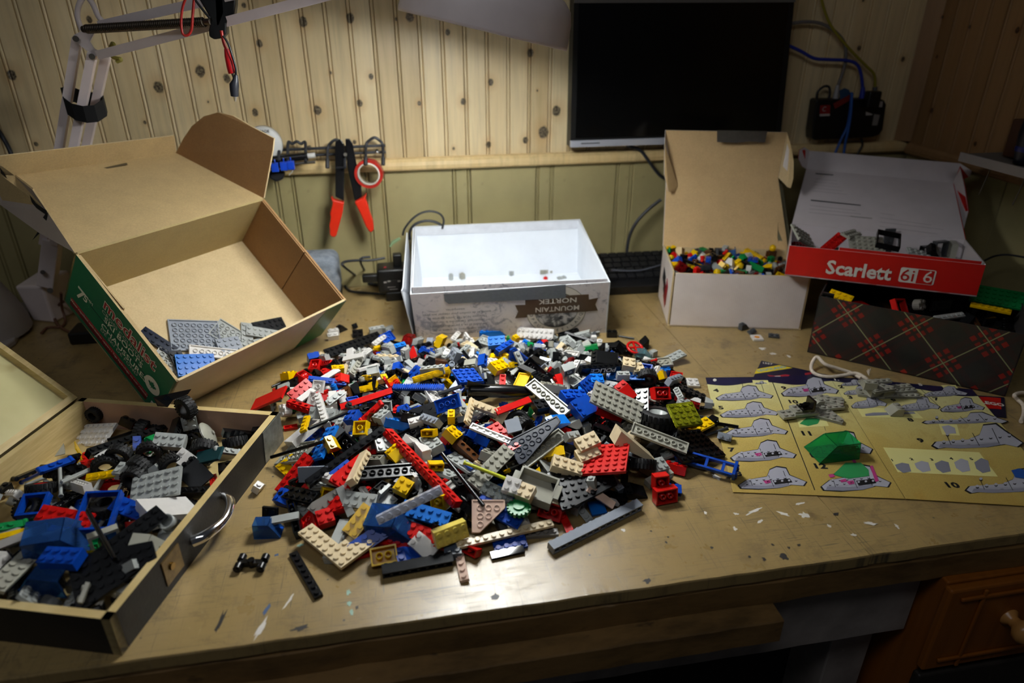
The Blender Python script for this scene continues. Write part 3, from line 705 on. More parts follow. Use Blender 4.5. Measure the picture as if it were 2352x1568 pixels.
# printing on the green end: x runs from the hinge to the front, y up the panel
def SKT(t, s, dx=.0004): return frame(P(0, 1-t, s)-ax*dx, -ay, az)
def sk_text(body, t, s, size, mat, **k): return text('lettering', body, SKT(t, s), size, mat, lfp, **k)
def sk_rect(name, t0, t1, s0, s1, mat, dx=.0003):
    b = MB(); b.sheet([P(0,1-t0,s0), P(0,1-t1,s0), P(0,1-t1,s1), P(0,1-t0,s1)], -ax, dx); return b.build(name, mat, lfp)
sk_text('medalist', .575, .81, .0315, M_INKW, font_bold=.045, sx=1.12); sk_text('medalist', .575, .81, .0315, M_RED2, font_bold=.008, sx=1.12).location += -ax*.0002
sk_text('CROSS COUNTRY', .53, .655, .0098, M_INKLG, sx=1.2); sk_text('SKI BOOTS', .55, .565, .0165, M_INKW, font_bold=.008, sx=1.1)
sk_rect('rule', .22, .78, .488, .496, M_INKK); sk_text('CHAUSSURES', .58, .415, .0165, M_INKW, font_bold=.008, sx=1.08); sk_text('DE SKI DE FOND', .545, .325, .0098, M_INKLG, sx=1.2)
sk_text('7', .125, .46, .034, M_INKW, font_bold=.02); sk_text('5', .175, .50, .021, M_INKW, font_bold=.02); sk_text('MM', .215, .545, .0085, M_INKW)
sk_rect('stripe', .06, .86, .155, .225, M_RED2); sk_rect('stripe', .06, .86, .085, .150, M_MAROON)
sk_text('Water repellent split leather uppers / Tige hydrofuge en cuir refendu', .46, .188, .0072, M_INKW, sx=.92).location += -ax*.0003
b = MB(); c0 = P(0, 1-.86, .47); dsc = [c0-ax*.0005+(-ay*math.cos(a)+az*math.sin(a))*.0165 for a in [2*PI*i/28 for i in range(28)]]; b.add(dsc, [tuple(range(28))]); b.build('round_emblem', M_INKW, lfp)
leaf = [(0,1),(.18,.62),(.42,.74),(.34,.28),(.62,.46),(.72,.36),(.98,.42),(.86,.18),(.96,.08),(.5,-.22),(.56,-.42),(.06,-.36),(.05,-.8)]
leaf += [(-x, y) for x, y in leaf[::-1][:-1]]
b = MB(); b.add([c0-ax*.0008+(-ay*x+az*y)*.0092 for x, y in leaf], [tuple(range(len(leaf)))]); b.build('maple_leaf', M_GREEN, lfp)
sk_rect('barcode_label', .90, .985, .0, .20, M_INKW, .0004); 
for i in range(8): sk_rect('bar', .92+i*.006, .922+i*.006+.001*(i % 3), .02, .12, M_INKK, .0007)

# --- shoe box with winter print
def frost():
    t = NT('frosted_print'); co = t.coord(); f = t.noise(t.coord((1, 1, 1), rot=(0, .7, 0)), 55, 7, .75, 1.2); g = t.noise(co, 10, 3)
    a = t.ramp(t.math('ADD', f, t.math('MULTIPLY_ADD', g, .5, -.25)), [(.36, hx('9a979e')), (.43, hx('b4afb2')), (.47, hx('d9d2d1')), (.8, hx('e4dedc'))])
    t.col(a); t.p(Roughness=.4); return t.m
M_FROST = frost(); M_FROST2 = plain('pale_frost', 'd3d5da', .45, .07, 60)
nk = thing('shoe_box', 'open white and grey shoe box with upside-down brown banner behind the heap', 'box', (.19, 1.23, 0))
n_FLt, n_FRt, n_BLt, n_BRt = W(942,676,1.111), W(1402,646,1.077), W(948,520,1.37), W(1332,503,1.34)
n_FLb = T(958,779); n_FRb = n_FLb+(n_FRt-n_FLt); n_FRb.z = 0.0; n_FRt = n_FRb+(n_FLt-n_FLb)*(n_FRt.z/n_FLt.z); n_BLb, n_BRb = V((.045, 1.375, 0)), V((.392, 1.345, 0))
nfr = panel('front_panel', [n_FLb, n_FRb, n_FRt, n_FLt], (0, 1, 0), .0025, M_FROST, M_CARDWI, nk)
panel('right_panel', [n_FRb, n_BRb, n_BRt, n_FRt], (-1, -.1, 0), .0025, M_FROST2, M_CARDWI, nk)
panel('back_panel', [n_BLb, n_BRb, n_BRt, n_BLt], (0, -1, 0), .0025, M_FROST2, M_CARDWI, nk)
panel('left_panel', [n_FLb, n_BLb, n_BLt, n_FLt], (1, 0, 0), .0025, M_FROST2, M_CARDWI, nk)
# the torn outer left side, bulging away
panel('outer_flap', [n_FLb+V((-.006, .004, 0)), n_FLb+V((.004, .2, 0)), n_BLt+V((-.014, -.02, -.006)), W(924,660,1.135), W(921,668,1.12)], (1, 0, 0), .002, M_FROST2, M_CARDWI, nk)
iz = .030
panel('inner_floor', [n_FLb.lerp(n_FLt, .10)+V((.004,.004,0)), n_FRb.lerp(n_FRt, .10)+V((-.004,.004,0)), n_BRb.lerp(n_BRt, .2)+V((-.004,-.004,0)), n_BLb.lerp(n_BLt, .2)+V((.004,-.004,0))], (0, 0, 1), .002, M_CARDWI, M_CARDWI, nk)
i_FL, i_FR, i_BL, i_BR = W(946,660,1.119), W(1398,640,1.085), n_BLt+V((.004,-.006,.0)), n_BRt+V((-.004,-.006,.0))
panel('liner_front', [n_FLb+V((.006,.006,.012)), n_FRb+V((-.006,.006,.012)), i_FR, i_FL], (0, 1, 0), .002, M_FROST, M_CARDWI, nk)
panel('liner_right', [n_FRb+V((-.006,.006,.012)), n_BRb+V((-.006,-.008,.03)), i_BR, i_FR], (-1, 0, 0), .002, M_FROST2, M_CARDWI, nk)
panel('liner_left', [n_FLb+V((.006,.006,.012)), n_BLb+V((.006,-.008,.03)), i_BL, i_FL], (1, 0, 0), .002, M_FROST2, M_CARDWI, nk)
lb = panel('liner_back', [n_BLb+V((.004,-.008,.03)), n_BRb+V((-.004,-.008,.03)), i_BR, i_BL], (0, -1, 0), .002, M_FROST2, M_CARDWI, nk)
MB().sheet([i_BL+V((0,-.0024,0)), i_BR+V((0,-.0024,0)), i_BR+V((0,-.0024,-.017)), i_BL+V((0,-.0024,-.017))], (0, -1, 0), .0004).build('printed_band', M_FROST2, lb)
fx, fz = (n_FRt-n_FLt).normalized(), (n_FLt-n_FLb).normalized(); fn = fx.cross(fz).normalized()
if fn.y > 0: fn = -fn
def NP(u, v, e=.0006):                           # photo point -> point just proud of the front panel
    d = ray(u, v); return CAM+d*((n_FLt-CAM).dot(fn)/d.dot(fn))+fn*e
tp = [NP(u, v, .0012) for u, v in [(1019,674),(1299,652),(1299,683),(1200,688),(1030,696),(1022,690)]]
MB().sheet(tp, fn, .0005).build('tape_strip', M_TAPE, nfr)
M_BRN = plain('brown_banner', '4d3720', .4, .05); M_CREAMP = plain('cream_print', 'd8d0c2', .45)
b = MB()
cc = NP(1278, 712, .0006)
def disc(c, r, e, mat, name, k=36):
    b = MB(); b.add([c+fn*e+fx*(r*math.cos(t))+fz*(r*math.sin(t)) for t in [2*PI*i/k for i in range(k)]], [tuple(range(k))]); return b.build(name, mat, nfr)
disc(cc, .0545, .0, plain('olive_ink', '55552f', .5), 'emblem_ring'); disc(cc, .0535, .0001, M_CREAMP, 'emblem_ring'); disc(cc, .0395, .0002, plain('olive_ink', '55552f', .5), 'emblem_ring')
def mountain():
    t = NT('mountain_print'); f = t.noise(t.coord(), 60, 6, .7, .6); t.col(t.ramp(f, [(.4, hx('2b2b2b')), (.5, hx('6a6866')), (.6, hx('cfc9c2'))])); t.p(Roughness=.5); return t.m
disc(cc, .0385, .0003, mountain(), 'mountain_picture')
for s, pts in (('banner_tail', [(1183,700),(1210,699),(1210,728),(1183,730),(1190,715)]), ('banner_tail', [(1348,688),(1374,683),(1367,698),(1373,712),(1348,714)]), ('banner', [(1206,682),(1352,675),(1351,714),(1207,722)])):
    MB().sheet([NP(u, v, .001 if s == 'banner' else .0008) for u, v in pts], fn, .0003).build(s, M_BRN, nfr)
def up_down(c): return frame(c, -fx, -fz)
text('lettering', 'NORTEK', up_down(NP(1281, 689, .0016)), .0148, M_CREAMP, nfr, font_bold=.012, sx=1.18)
text('lettering', 'MOUNTAIN', up_down(NP(1280, 707, .0016)), .0150, M_CREAMP, nfr, font_bold=.008, sx=1.0)
for i, ch in enumerate('\u2022QUALIT\u00c9\u2022 SUPPORT'):
    a = -.05-PI*1.0*i/15; p = cc+fn*.0006+(fx*math.cos(a)+fz*math.sin(a))*.0465
    tx = fx*math.sin(a)-fz*math.cos(a)
    text('lettering', ch, frame(p, -tx, -(fx*math.cos(a)+fz*math.sin(a))) if False else frame(p, fx*math.sin(a)*-1+fz*math.cos(a), -(fx*math.cos(a)+fz*math.sin(a))), .0085, M_INKK, nfr)
for i, (s, u, v) in enumerate([('intemp\u00e9ries.', 1045, 708), ('qualit\u00e9 et de confort pour r\u00e9sister aux pires', 1050, 717), ('Mountain NORTEK, votre garantie de', 1050, 726), ('mat\u00e9riaux. Demandez la marque', 1052, 735),
                               ('durabilit\u00e9 et ce, \u00e0 partir des meilleurs', 1054, 744), ('selon nos normes de qualit\u00e9 et de', 1056, 753), ('Ce produit est confectionn\u00e9', 1056, 762)]):
    text('lettering', s, up_down(NP(u, v+2, .0008)), .0072, plain('slate_ink', '4a4a55', .5), nfr, sx=.95)

# --- white carton full of small pieces
WHM = RT((.4998, 1.1082, 0), 0, 0, -14.46); ww, wd, wh = .2477, .1482, .1088
wb = thing('white_carton', 'white cardboard carton with raised lid, full of small coloured pieces', 'box', WHM @ V((ww/2, wd/2, 0)))
Q = lambda x, y, z: WHM @ V((x*ww, y*wd, z*wh)); R3 = WHM.to_3x3(); bx, by = R3 @ V((1, 0, 0)), R3 @ V((0, 1, 0))
def corrug():
    t = NT('white_corrugated'); wv = t.n('ShaderNodeTexWave'); wv.inputs['Scale'].default_value = 90; wv.inputs['Distortion'].default_value = .6; t.l(t.coord(rot=(0, 0, .25)), wv.inputs['Vector'])
    t.col(t.ramp(t.noise(t.coord(), 18), [(.3, hx('dacec7')), (.7, hx('e6dcd6'))])); t.p(Roughness=.5); t.bump(wv.outputs['Fac'], .12, .0006); return t.m
M_CORR = corrug()
panel('bottom_panel', [Q(0,0,0), Q(1,0,0), Q(1,1,0), Q(0,1,0)], (0, 0, 1), .003, M_CORR, M_KRAFT_L, wb)
panel('front_panel', [Q(.02,0,0), Q(.985,0,0), Q(.985,0,.985), Q(.02,0,.985)], by, .003, M_CORR, M_KRAFT_L, wb)
wl = panel('left_panel', [Q(0,.01,0), Q(0,1,0), Q(0,1,1.03), Q(0,.01,1.0)], bx, .003, M_CORR, M_KRAFT_L, wb)
panel('right_panel', [Q(1,.01,0), Q(1,1,0), Q(1,1,1), Q(1,.01,1.0)], -bx, .003, M_KRAFT_D, M_KRAFT_L, wb)
panel('back_panel', [Q(0,1,0), Q(1,1,0), Q(1,1,1), Q(0,1,1)], -by, .003, M_CORR, M_KRAFT_L, wb)
c0, c1, e0, e1 = W(1531,404,1.305), W(1787,408,1.245), W(1529,299,1.325), W(1808,304,1.262)
M_TANC = kraft('tan_card', hx('cfae7c'))
ld0 = panel('lid', [Q(0,1,1.0), Q(1,1,1.0), c1, c0], (0, 1, .3), .003, M_TANC, M_CORR, wb)
fl = panel('lid_front_flap', [c0, c1, e1, e0], (0, 1, 0), .003, M_TANC, M_CORR, wb)
panel('lid_side_flap', [e1, W(1817,335,1.245), W(1823,372,1.235), W(1822,410,1.23), W(1816,432,1.228), W(1809,430,1.23), W(1788,408,1.244)], (.5, 1, 0), .0025, kraft('light_tan_card', hx('d8bd8c')), M_CORR, wb)
panel('lid_side_flap', [c0, e0, W(1527,330,1.30), W(1526,400,1.285), W(1535,440,1.275), W(1548,440,1.283), W(1556,425,1.29)], (0, 1, 0), .0025, M_TANC, M_CORR, wb)
MB().sheet([W(u, v, 1.281-(u-1640)*.00022) for u, v in [(1647,299),(1762,301),(1757,327),(1720,325),(1690,328),(1647,326)]], (0, -1, 0), .0006).build('tape_strip', M_TAPED, fl)
b = MB(); b.sheet([Q(1.03,1.02,.30), Q(1.03,1.02,1.0), W(1804,470,1.235), W(1797,425,1.25), W(1790,418,1.25), W(1786,545,1.2)], (.6, .8, 0), .002); b.build('lid_edge', plain('grey_green_card', '7d7a5f', .7, .1), wb)
for (y0, y1, z0, z1, m) in [(.45, .62, .25, .62, M_INKK), (.35, .55, .15, .55, M_RED2), (.30, .42, .22, .7, M_RED2), (.55, .75, .4, .75, M_INKK)]:
    MB().sheet([Q(-.001,y0,z0), Q(-.001,y1,z0+.12), Q(-.001,y1-.05,z1), Q(-.001,y0-.05,z1-.1)], -bx, .0004).build('printed_mark', m, wl)

# --- plaid gift box
PLM = RT((.7018, .9619, 0), 0, 0, -41.6); pw, pd, ph = .2933, .20, .1064
pb = thing('plaid_box', 'open dark box with red tartan pattern, under the red carton', 'box', PLM @ V((pw/2, pd/2, 0)))
Q = lambda x, y, z: PLM @ V((x*pw, y*pd, z*ph)); R3 = PLM.to_3x3(); cx_, cy_ = R3 @ V((1, 0, 0)), R3 @ V((0, 1, 0))
def tartan():
    t = NT('dark_tartan'); c = t.n('ShaderNodeTexCoord'); s = t.n('ShaderNodeSeparateXYZ'); t.l(c.outputs['UV'], s.inputs[0])
    def ab(o):
        fr = t.math('FRACT', t.math('ADD', o, .5)); return t.math('ABSOLUTE', t.math('SUBTRACT', fr, .5))
    A, Bq = ab(s.outputs[0]), ab(s.outputs[1])
    def band(x): return t.ramp(x, [(0, (0,)*3), (.022, (1,)*3), (.085, (0,)*3), (.15, (1,)*3), (.26, (0,)*3)], 'CONSTANT')
    def line(x): return t.ramp(x, [(0, (1,)*3), (.011, (0,)*3)], 'CONSTANT')
    ra, rb = band(A), band(Bq); both = t.mix(1.0, ra, rb, 'MULTIPLY'); one = t.mix(1.0, ra, rb, 'LIGHTEN')
    base = t.ramp(t.noise(t.coord(), 14), [(.3, hx('1c1b1a')), (.7, hx('2b2a27'))])
    a = t.mix(t.mix(1.0, one, (.22, .22, .22), 'MULTIPLY'), base, hx('4a1512')); a = t.mix(both, a, hx('7d1a14'))
    a = t.mix(t.mix(1.0, t.mix(1.0, line(A), line(Bq), 'LIGHTEN'), (.8, .8, .8), 'MULTIPLY'), a, hx('8f9166'))
    t.col(a); t.p(Roughness=.32); return t.m
M_TART = tartan(); M_DKC = plain('black_card', '141414', .6, .1); M_DKI = plain('dark_grey_card', '2a2827', .6, .1)
pf = panel('front_panel', [Q(0,0,0), Q(1,0,0), Q(1,0,1), Q(0,0,1)], cy_, .002, M_TART, M_DKI, pb)
pr_ = panel('right_panel', [Q(1,0,0), Q(1,1,0), Q(1,1,1), Q(1,0,1)], -cx_, .002, M_TART, M_DKI, pb)
pl_ = panel('left_panel', [Q(0,0,0), Q(0,1,0), Q(0,1,1), Q(0,0,1)], cx_, .002, M_TART, M_DKI, pb)
panel('back_panel', [Q(0,1,0), Q(1,1,0), Q(1,1,1), Q(0,1,1)], -cy_, .002, M_DKC, M_DKI, pb)
panel('bottom_panel', [Q(0,0,0), Q(1,0,0), Q(1,1,0), Q(0,1,0)], (0, 0, 1), .002, M_DKC, M_DKI, pb)
def PLP(x, y):
    d = ray(1840+.2177*x, 640+.2177*y); p = CAM+d*((PLM.translation-CAM).dot(cy_)/d.dot(cy_)); q = PLM.inverted() @ p; return (q.x, q.z)
o_, p1, p2 = PLP(490, 360), PLP(1205, 505), PLP(770, 730)          # three crossings of the pale lines
e2 = (p2[0]-o_[0], p2[1]-o_[1]); e1 = (p1[0]-p2[0], p1[1]-p2[1]); det = e1[0]*e2[1]-e1[1]*e2[0]
def tuv(p):
    q = PLM.inverted() @ p; x, z = q.x+q.y*.9-o_[0], q.z-o_[1]
    return ((x*e2[1]-z*e2[0])/det, (e1[0]*z-e1[1]*x)/det)
for o in (pf, pr_, pl_): set_uv(o, tuv)
M_ROPE = plain('white_cotton_cord', 'cdbfae', .9, .12, 300, .5, 900)
def rope(name, pts, r, parent):
    c = bez(pts, 10); b = MB(); b.tube(c, r, 8)
    o = b.build(name, M_ROPE, parent); return o
zr = .004
rope('rope_handle', [T(u, v, z) for u, v, z in [(1978,868,.008),(1955,856,.006),(1925,846,.010),(1895,836,.016),(1878,820,.020),(1868,828,.014),(1863,845,.006),(1872,858,zr),(1900,865,zr),(1935,862,.006),(1965,857,.010),(1985,866,.010),(1992,872,.007)]], .0030, pb)
b = MB()
for k in range(5): b.tube([T(1996, 862, .012), T(1996+random.uniform(-5, 8), 850+random.uniform(-4, 2), .016)], .0007, 5)
b.build('frayed_end', M_ROPE, pb)
rope('rope_handle', [T(u, v, z) for u, v, z in [(2345,968,.003),(2352,950,.003),(2350,930,.004),(2338,918,.006),(2330,908,.012),(2345,902,.012),(2370,905,.01)]], .0030, pb)

# --- red audio interface carton lying across the two boxes
SM = RT((.6812, 1.0402, .1168), -2.55, -.67, -32.05); sw, sd, sh = .2953, .1708, .054
sb = thing('red_carton', 'open red carton with white lettering resting on the plaid box', 'box', SM @ V((sw/2, sd/2, 0)))
Q = lambda x, y, z: SM @ V((x*sw, y*sd, z*sh)); R3 = SM.to_3x3(); dx_, dy_, dz_ = R3 @ V((1, 0, 0)), R3 @ V((0, 1, 0)), R3 @ V((0, 0, 1))
M_LILAC = plain('lilac_white_card', 'cfc6c8', .5, .04, 30)
sf = panel('front_panel', [Q(0,0,0), Q(1,0,0), Q(1,0,1), Q(0,0,1)], dy_, .002, M_REDP, M_LILAC, sb)
panel('right_panel', [Q(1,.008,.02), Q(1,1,.02), Q(1,1,1), Q(1,.008,1.03)], -dx_, .002, M_LILAC, M_LILAC, sb)
panel('left_panel', [Q(0,.008,.02), Q(0,1,.02), Q(0,1,1), Q(0,.008,1.03)], dx_, .002, M_LILAC, M_LILAC, sb)
panel('back_panel', [Q(0,1,0), Q(1,1,0), Q(1,1,1), Q(0,1,1)], -dy_, .002, M_REDP, M_LILAC, sb)
panel('bottom_panel', [Q(0,0,0), Q(1,0,0), Q(1,1,0), Q(0,1,0)], dz_, .002, M_REDP, M_LILAC, sb)
panel('front_tuck', [Q(.27,.012,.9), Q(.98,.012,.9), Q(.98,.012,1.09), Q(.27,.012,1.09)], dy_, .0015, M_REDP, M_LILAC, sb)
g0, g1, k0, k1 = W(1852,388,1.325), W(2189,420,1.165), W(1860,346,1.35), W(2205,375,1.19)
sln = (Q(1,1,1)-Q(0,1,1)).cross(g0-Q(0,1,1)).normalized(); sln = -sln if sln.y > 0 else sln
sl = panel('lid', [Q(0,1,1), Q(1,1,1), g1, g0], -sln, .002, M_LILAC, M_REDP, sb)
panel('lid_front_flap', [g0, g1, k1, k0], (0, .9, -.4), .002, M_LILAC, M_REDP, sb)
panel('lid_side_flap', [Q(1,1,1), g1, W(2206,385,1.155), W(2216,430,1.13), W(2224,485,1.10), W(2216,505,1.09), W(2209,545,1.05)], (1, .2, 0), .002, M_LILAC, M_REDP, sb)
panel('lid_side_flap', [g1, k1, W(2232,392,1.165), W(2228,405,1.16), W(2212,412,1.155)], (.3, 1, 0), .002, M_LILAC, M_REDP, sb)
panel('lid_side_flap', [g0, k0, W(1848,338,1.345), W(1836,345,1.34), W(1834,365,1.33), W(1842,382,1.325)], (0, 1, 0), .002, M_LILAC, M_REDP, sb)
sln = (Q(1,1,1)-Q(0,1,1)).cross(g0-Q(0,1,1)).normalized(); sln = -sln if sln.y > 0 else sln
def LP(u, v, e=.0005): d = ray(u, v); return CAM+d*((Q(0,1,1)-CAM).dot(sln)/d.dot(sln))+sln*e
M_FAINT = plain('faint_ink', 'a79fa3', .5)
def lline(u0, v0, u1, v1, th, m):
    a, c = LP(u0, v0), LP(u1, v1); n_ = sln.cross((c-a).normalized())*th
    MB().sheet([a-n_, c-n_, c+n_, a+n_], sln, .0002).build('print_line', m, sl)
lline(1873,399,1958,406,.0016,M_INKK); lline(1862,460,1977,472,.0016,M_INKK); lline(1953,497,2003,502,.0012,M_INKG)
for k in range(5): lline(1872-k*1.5, 411+k*7, 1995-k*1.5+random.uniform(-15, 5), 422+k*7.2, .0005, M_FAINT)
for k in range(3): lline(1860-k*1.5, 472+k*8, 1985-k*1.5+random.uniform(-25, 5), 484+k*8, .0005, M_FAINT)
for k in range(10): lline(2024-k*.4, 430+k*10, 2168+random.uniform(-30, 3), 446+k*10.2, .0005, M_FAINT)
def SF(u, v, e=.0005): d = ray(u, v); return CAM+d*((SM.translation-CAM).dot(-dy_)/d.dot(-dy_))-dy_*e
text('lettering', 'Scarlett', frame(SF(1971, 622), dx_, dz_), .0335, M_INKW, sf, font_bold=.028, sx=.98)
def rrect(c, wx, hz, r, k=5):
    pts = []
    for (sx, sz, a0) in ((1, 1, 0), (-1, 1, PI/2), (-1, -1, PI), (1, -1, 1.5*PI)):
        for i in range(k+1):
            a = a0+PI/2*i/k; pts.append(c+dx_*(sx*(wx-r)+r*math.cos(a))+dz_*(sz*(hz-r)+r*math.sin(a)))
    return pts
cb = SF(2106.5, 634, .0004); ro = rrect(cb, .0262, .0128, .003)
MB().sheet(ro, -dy_, .0002).build('badge', M_INKW, sf)
rp_ = [SF(2105,634,.0009)+dx_*(a*.0245)+dz_*(c*.0118) for a, c in ((.03, -1), (1, -1), (1, 1), (.03, 1))]
MB().sheet(rp_, -dy_, .0001).build('badge', M_REDP, sf)
text('lettering', '6i', frame(SF(2084, 633, .0012), dx_, dz_), .029, M_REDP, sf, sx=1.1); text('lettering', '6', frame(SF(2131, 637, .0014), dx_, dz_), .029, M_INKW, sf, sx=1.1)

# ------------------------------------------------------------------ wooden tray case with its lid
TM = RT((-.5631, .5924, 0), 0, 0, -17.59); tw, td, th = .2947, .3564, .047
def tray_wood():
    t = NT('blond_wood'); f = t.noise(t.coord((6, 6, 60)), 4, 4, .5, .2); t.col(t.ramp(f, [(.25, hx('b39a62')), (.55, hx('c9b17a')), (.8, hx('d6c08c'))])); t.p(Roughness=.5); return t.m
M_TWOOD = tray_wood(); M_TOUT = plain('worn_black_leathercloth', '191612', .55, .3, 30, .5, 300); M_TIN = plain('whitewashed_wood', 'a5846f', .7, .22, 14)
case = thing('wooden_case', 'open shallow wooden case with chrome handle, full of dark pieces', 'case', TM @ V((tw/2, td/2, 0)))
Q = lambda x, y, z: TM @ V((x*tw, y*td, z*th)); R3 = TM.to_3x3(); ex_, ey_ = R3 @ V((1, 0, 0)), R3 @ V((0, 1, 0))
def wallp(name, a, b_, n, tk, mo, mi, top):
    """case side: a, b_ plan corners (x, y fractions)"""
    A0, B0 = TM @ V((a[0]*tw, a[1]*td, 0)), TM @ V((b_[0]*tw, b_[1]*td, 0)); N = norm(n)*tk; Z = V((0, 0, th))
    b = MB(); b.add([A0, B0, B0+Z, A0+Z], [(0, 1, 2, 3)], 0); b.add([A0+N, B0+N, B0+N+Z, A0+N+Z], [(3, 2, 1, 0)], 1); b.add([A0+Z, B0+Z, B0+N+Z, A0+N+Z], [(0, 1, 2, 3)], 2)
    b.add([A0, A0+Z, A0+N+Z, A0+N, B0, B0+Z, B0+N+Z, B0+N], [(0, 1, 2, 3), (7, 6, 5, 4), (0, 3, 7, 4)], 2)
    return b.build(name, [mo, mi, top], case)
wallp('front_side', (0, 0), (1, 0), ey_, .009, M_TOUT, M_TWOOD, M_TWOOD); rs = wallp('right_side', (1, 0), (1, 1), -ex_, .009, M_TOUT, M_TWOOD, M_TWOOD)
wallp('back_side', (1, 1), (0, 1), -ey_, .009, M_TOUT, M_TIN, M_TWOOD); wallp('left_side', (0, 1), (0, 0), ex_, .009, M_TOUT, M_TWOOD, M_TWOOD)
b = MB(); b.hexa([Q(.01,.01,0), Q(.99,.01,0), Q(.99,.99,0), Q(.01,.99,0)], [Q(.01,.01,.09), Q(.99,.01,.09), Q(.99,.99,.09), Q(.01,.99,.09)]); b.build('base_board', M_TWOOD, case)
M_CHROME = plain('chrome', (.85, .85, .86), .12, Metallic=1.0); M_OLDSTEEL = plain('scratched_steel', '8a8b84', .4, .25, 120, .3, 500, Metallic=.7)
hp = [Q(1, a, c)+ex_*e for a, c, e in [(.36, .50, .001), (.375, .55, .010), (.41, .57, .017), (.46, .56, .020), (.51, .57, .017), (.545, .60, .010), (.56, .62, .001)]]
hb = MB(); cv = bez(hp, 6); hb.tube(cv, [.0045+.0022*abs(math.cos(PI*i/(len(cv)-1))) for i in range(len(cv))], 12, flat=.7); hb.build('handle', M_CHROME, rs)
MB().sheet([Q(1,.84,.03), Q(1,1.0,.03), Q(1,1.0,.97), Q(1,.86,.97)], ex_, .001).build('corner_plate', M_OLDSTEEL, rs)
MB().sheet([Q(1,.215,.2), Q(1,.30,.2), Q(1,.30,.86), Q(1,.215,.86)], ex_, .0012).build('latch_plate', plain('brassy_plate', '6b5630', .35, .3, 80, Metallic=.8), rs)
MB().cyl(Q(1,.25,.55), Q(1,.25,.55)+ex_*.003, .004, n=14).build('latch_knob', plain('brass', '8a6a2c', .3, Metallic=.9), rs)
def lid_mat():
    t = NT('yellowed_enamel'); co = t.coord(); f = t.noise(co, 6, 5); a = t.ramp(f, [(.3, hx('b8ad78')), (.6, hx('cdc48f')), (.8, hx('d4cd9e'))])
    s = t.noise(co, 11, 3); a = t.mix(t.ramp(s, [(.60, (0, 0, 0)), (.72, (.7, .7, .7))]), a, hx('8a6420')); t.col(a); t.p(Roughness=.45); return t.m
M_LID = lid_mat(); lw = .29; gap = .006; zl = .040
la = math.radians(42); ldir = -ex_*math.cos(la)+V((0, 0, math.sin(la))); lnn = ex_*math.sin(la)+V((0, 0, math.cos(la)))
LQ = lambda x, y, z: (TM @ V((-gap, y*td, th)))+ldir*(x*lw)+lnn*(z-zl)
MB().hexa([LQ(1,0,zl-.022), LQ(0,0,zl-.022), LQ(0,1,zl-.022), LQ(1,1,zl-.022)], [LQ(1,0,zl-.010), LQ(0,0,zl-.010), LQ(0,1,zl-.010), LQ(1,1,zl-.010)]).build('lid_panel', M_LID, case)
def lrim(x0, y0, x1, y1):
    MB().hexa([LQ(x1,y0,0.012), LQ(x0,y0,.012), LQ(x0,y1,.012), LQ(x1,y1,.012)], [LQ(x1,y0,zl), LQ(x0,y0,zl), LQ(x0,y1,zl), LQ(x1,y1,zl)]).build('lid_rim', M_TWOOD, case)
lrim(0, 0, .032, 1); lrim(.032, .977, 1, 1); lrim(.032, 0, 1, .023); lrim(.968, .023, 1, .977)
MB().hexa([LQ(.62,.66,zl-.0100), LQ(.30,.70,zl-.0100), LQ(.26,.86,zl-.0100), LQ(.60,.88,zl-.0100)], [LQ(.62,.66,zl-.0088), LQ(.30,.70,zl-.0088), LQ(.26,.86,zl-.0088), LQ(.60,.88,zl-.0088)]).build('raised_patch', M_LID, case)

# ------------------------------------------------------------------ leaflets
def paper():
    t = NT('printed_page'); c = t.n('ShaderNodeTexCoord'); s = t.n('ShaderNodeSeparateXYZ'); t.l(c.outputs['UV'], s.inputs[0]); U, Vv = s.outputs[0], s.outputs[1]
    wv = t.math('MULTIPLY', t.math('SINE', t.math('MULTIPLY', U, 11.0)), .018)
    top = t.ramp(t.math('ADD', Vv, wv), [(.0, (0,)*3), (.925, (1,)*3)], 'CONSTANT')
    f = t.noise(c.outputs['UV'], 5, 5, .6, .5); g = t.noise(c.outputs['UV'], 120, 2)
    a = t.ramp(t.math('ADD', t.math('MULTIPLY', Vv, .75), t.math('MULTIPLY', f, .35)), [(.1, hx('a58a47')), (.45, hx('bba459')), (.62, hx('cabb74')), (.85, hx('d6d092'))])
    a = t.mix(t.ramp(f, [(.60, (0,)*3), (.70, (.5,)*3)]), a, hx('a57f34')); a = t.mix(.06, a, t.ramp(g, [(.4, (0,)*3), (.6, (1,)*3)]), 'OVERLAY')
    t.col(t.mix(top, a, hx('101034'))); t.p(Roughness=.38); return t.m
M_PAGE = paper(); M_PWHITE = plain('paper_white', 'd8d4c8', .5)
def ZP(x, y, z=.0016): return T(1600+.3197*x, 800+.3197*y, z)      # points of the leaflet close-up -> bench
PZ = .0014
leaf1 = thing('instruction_sheet', 'large unfolded building instruction sheet with yellow printed pages', 'leaflet', ZP(1100, 600, 0))
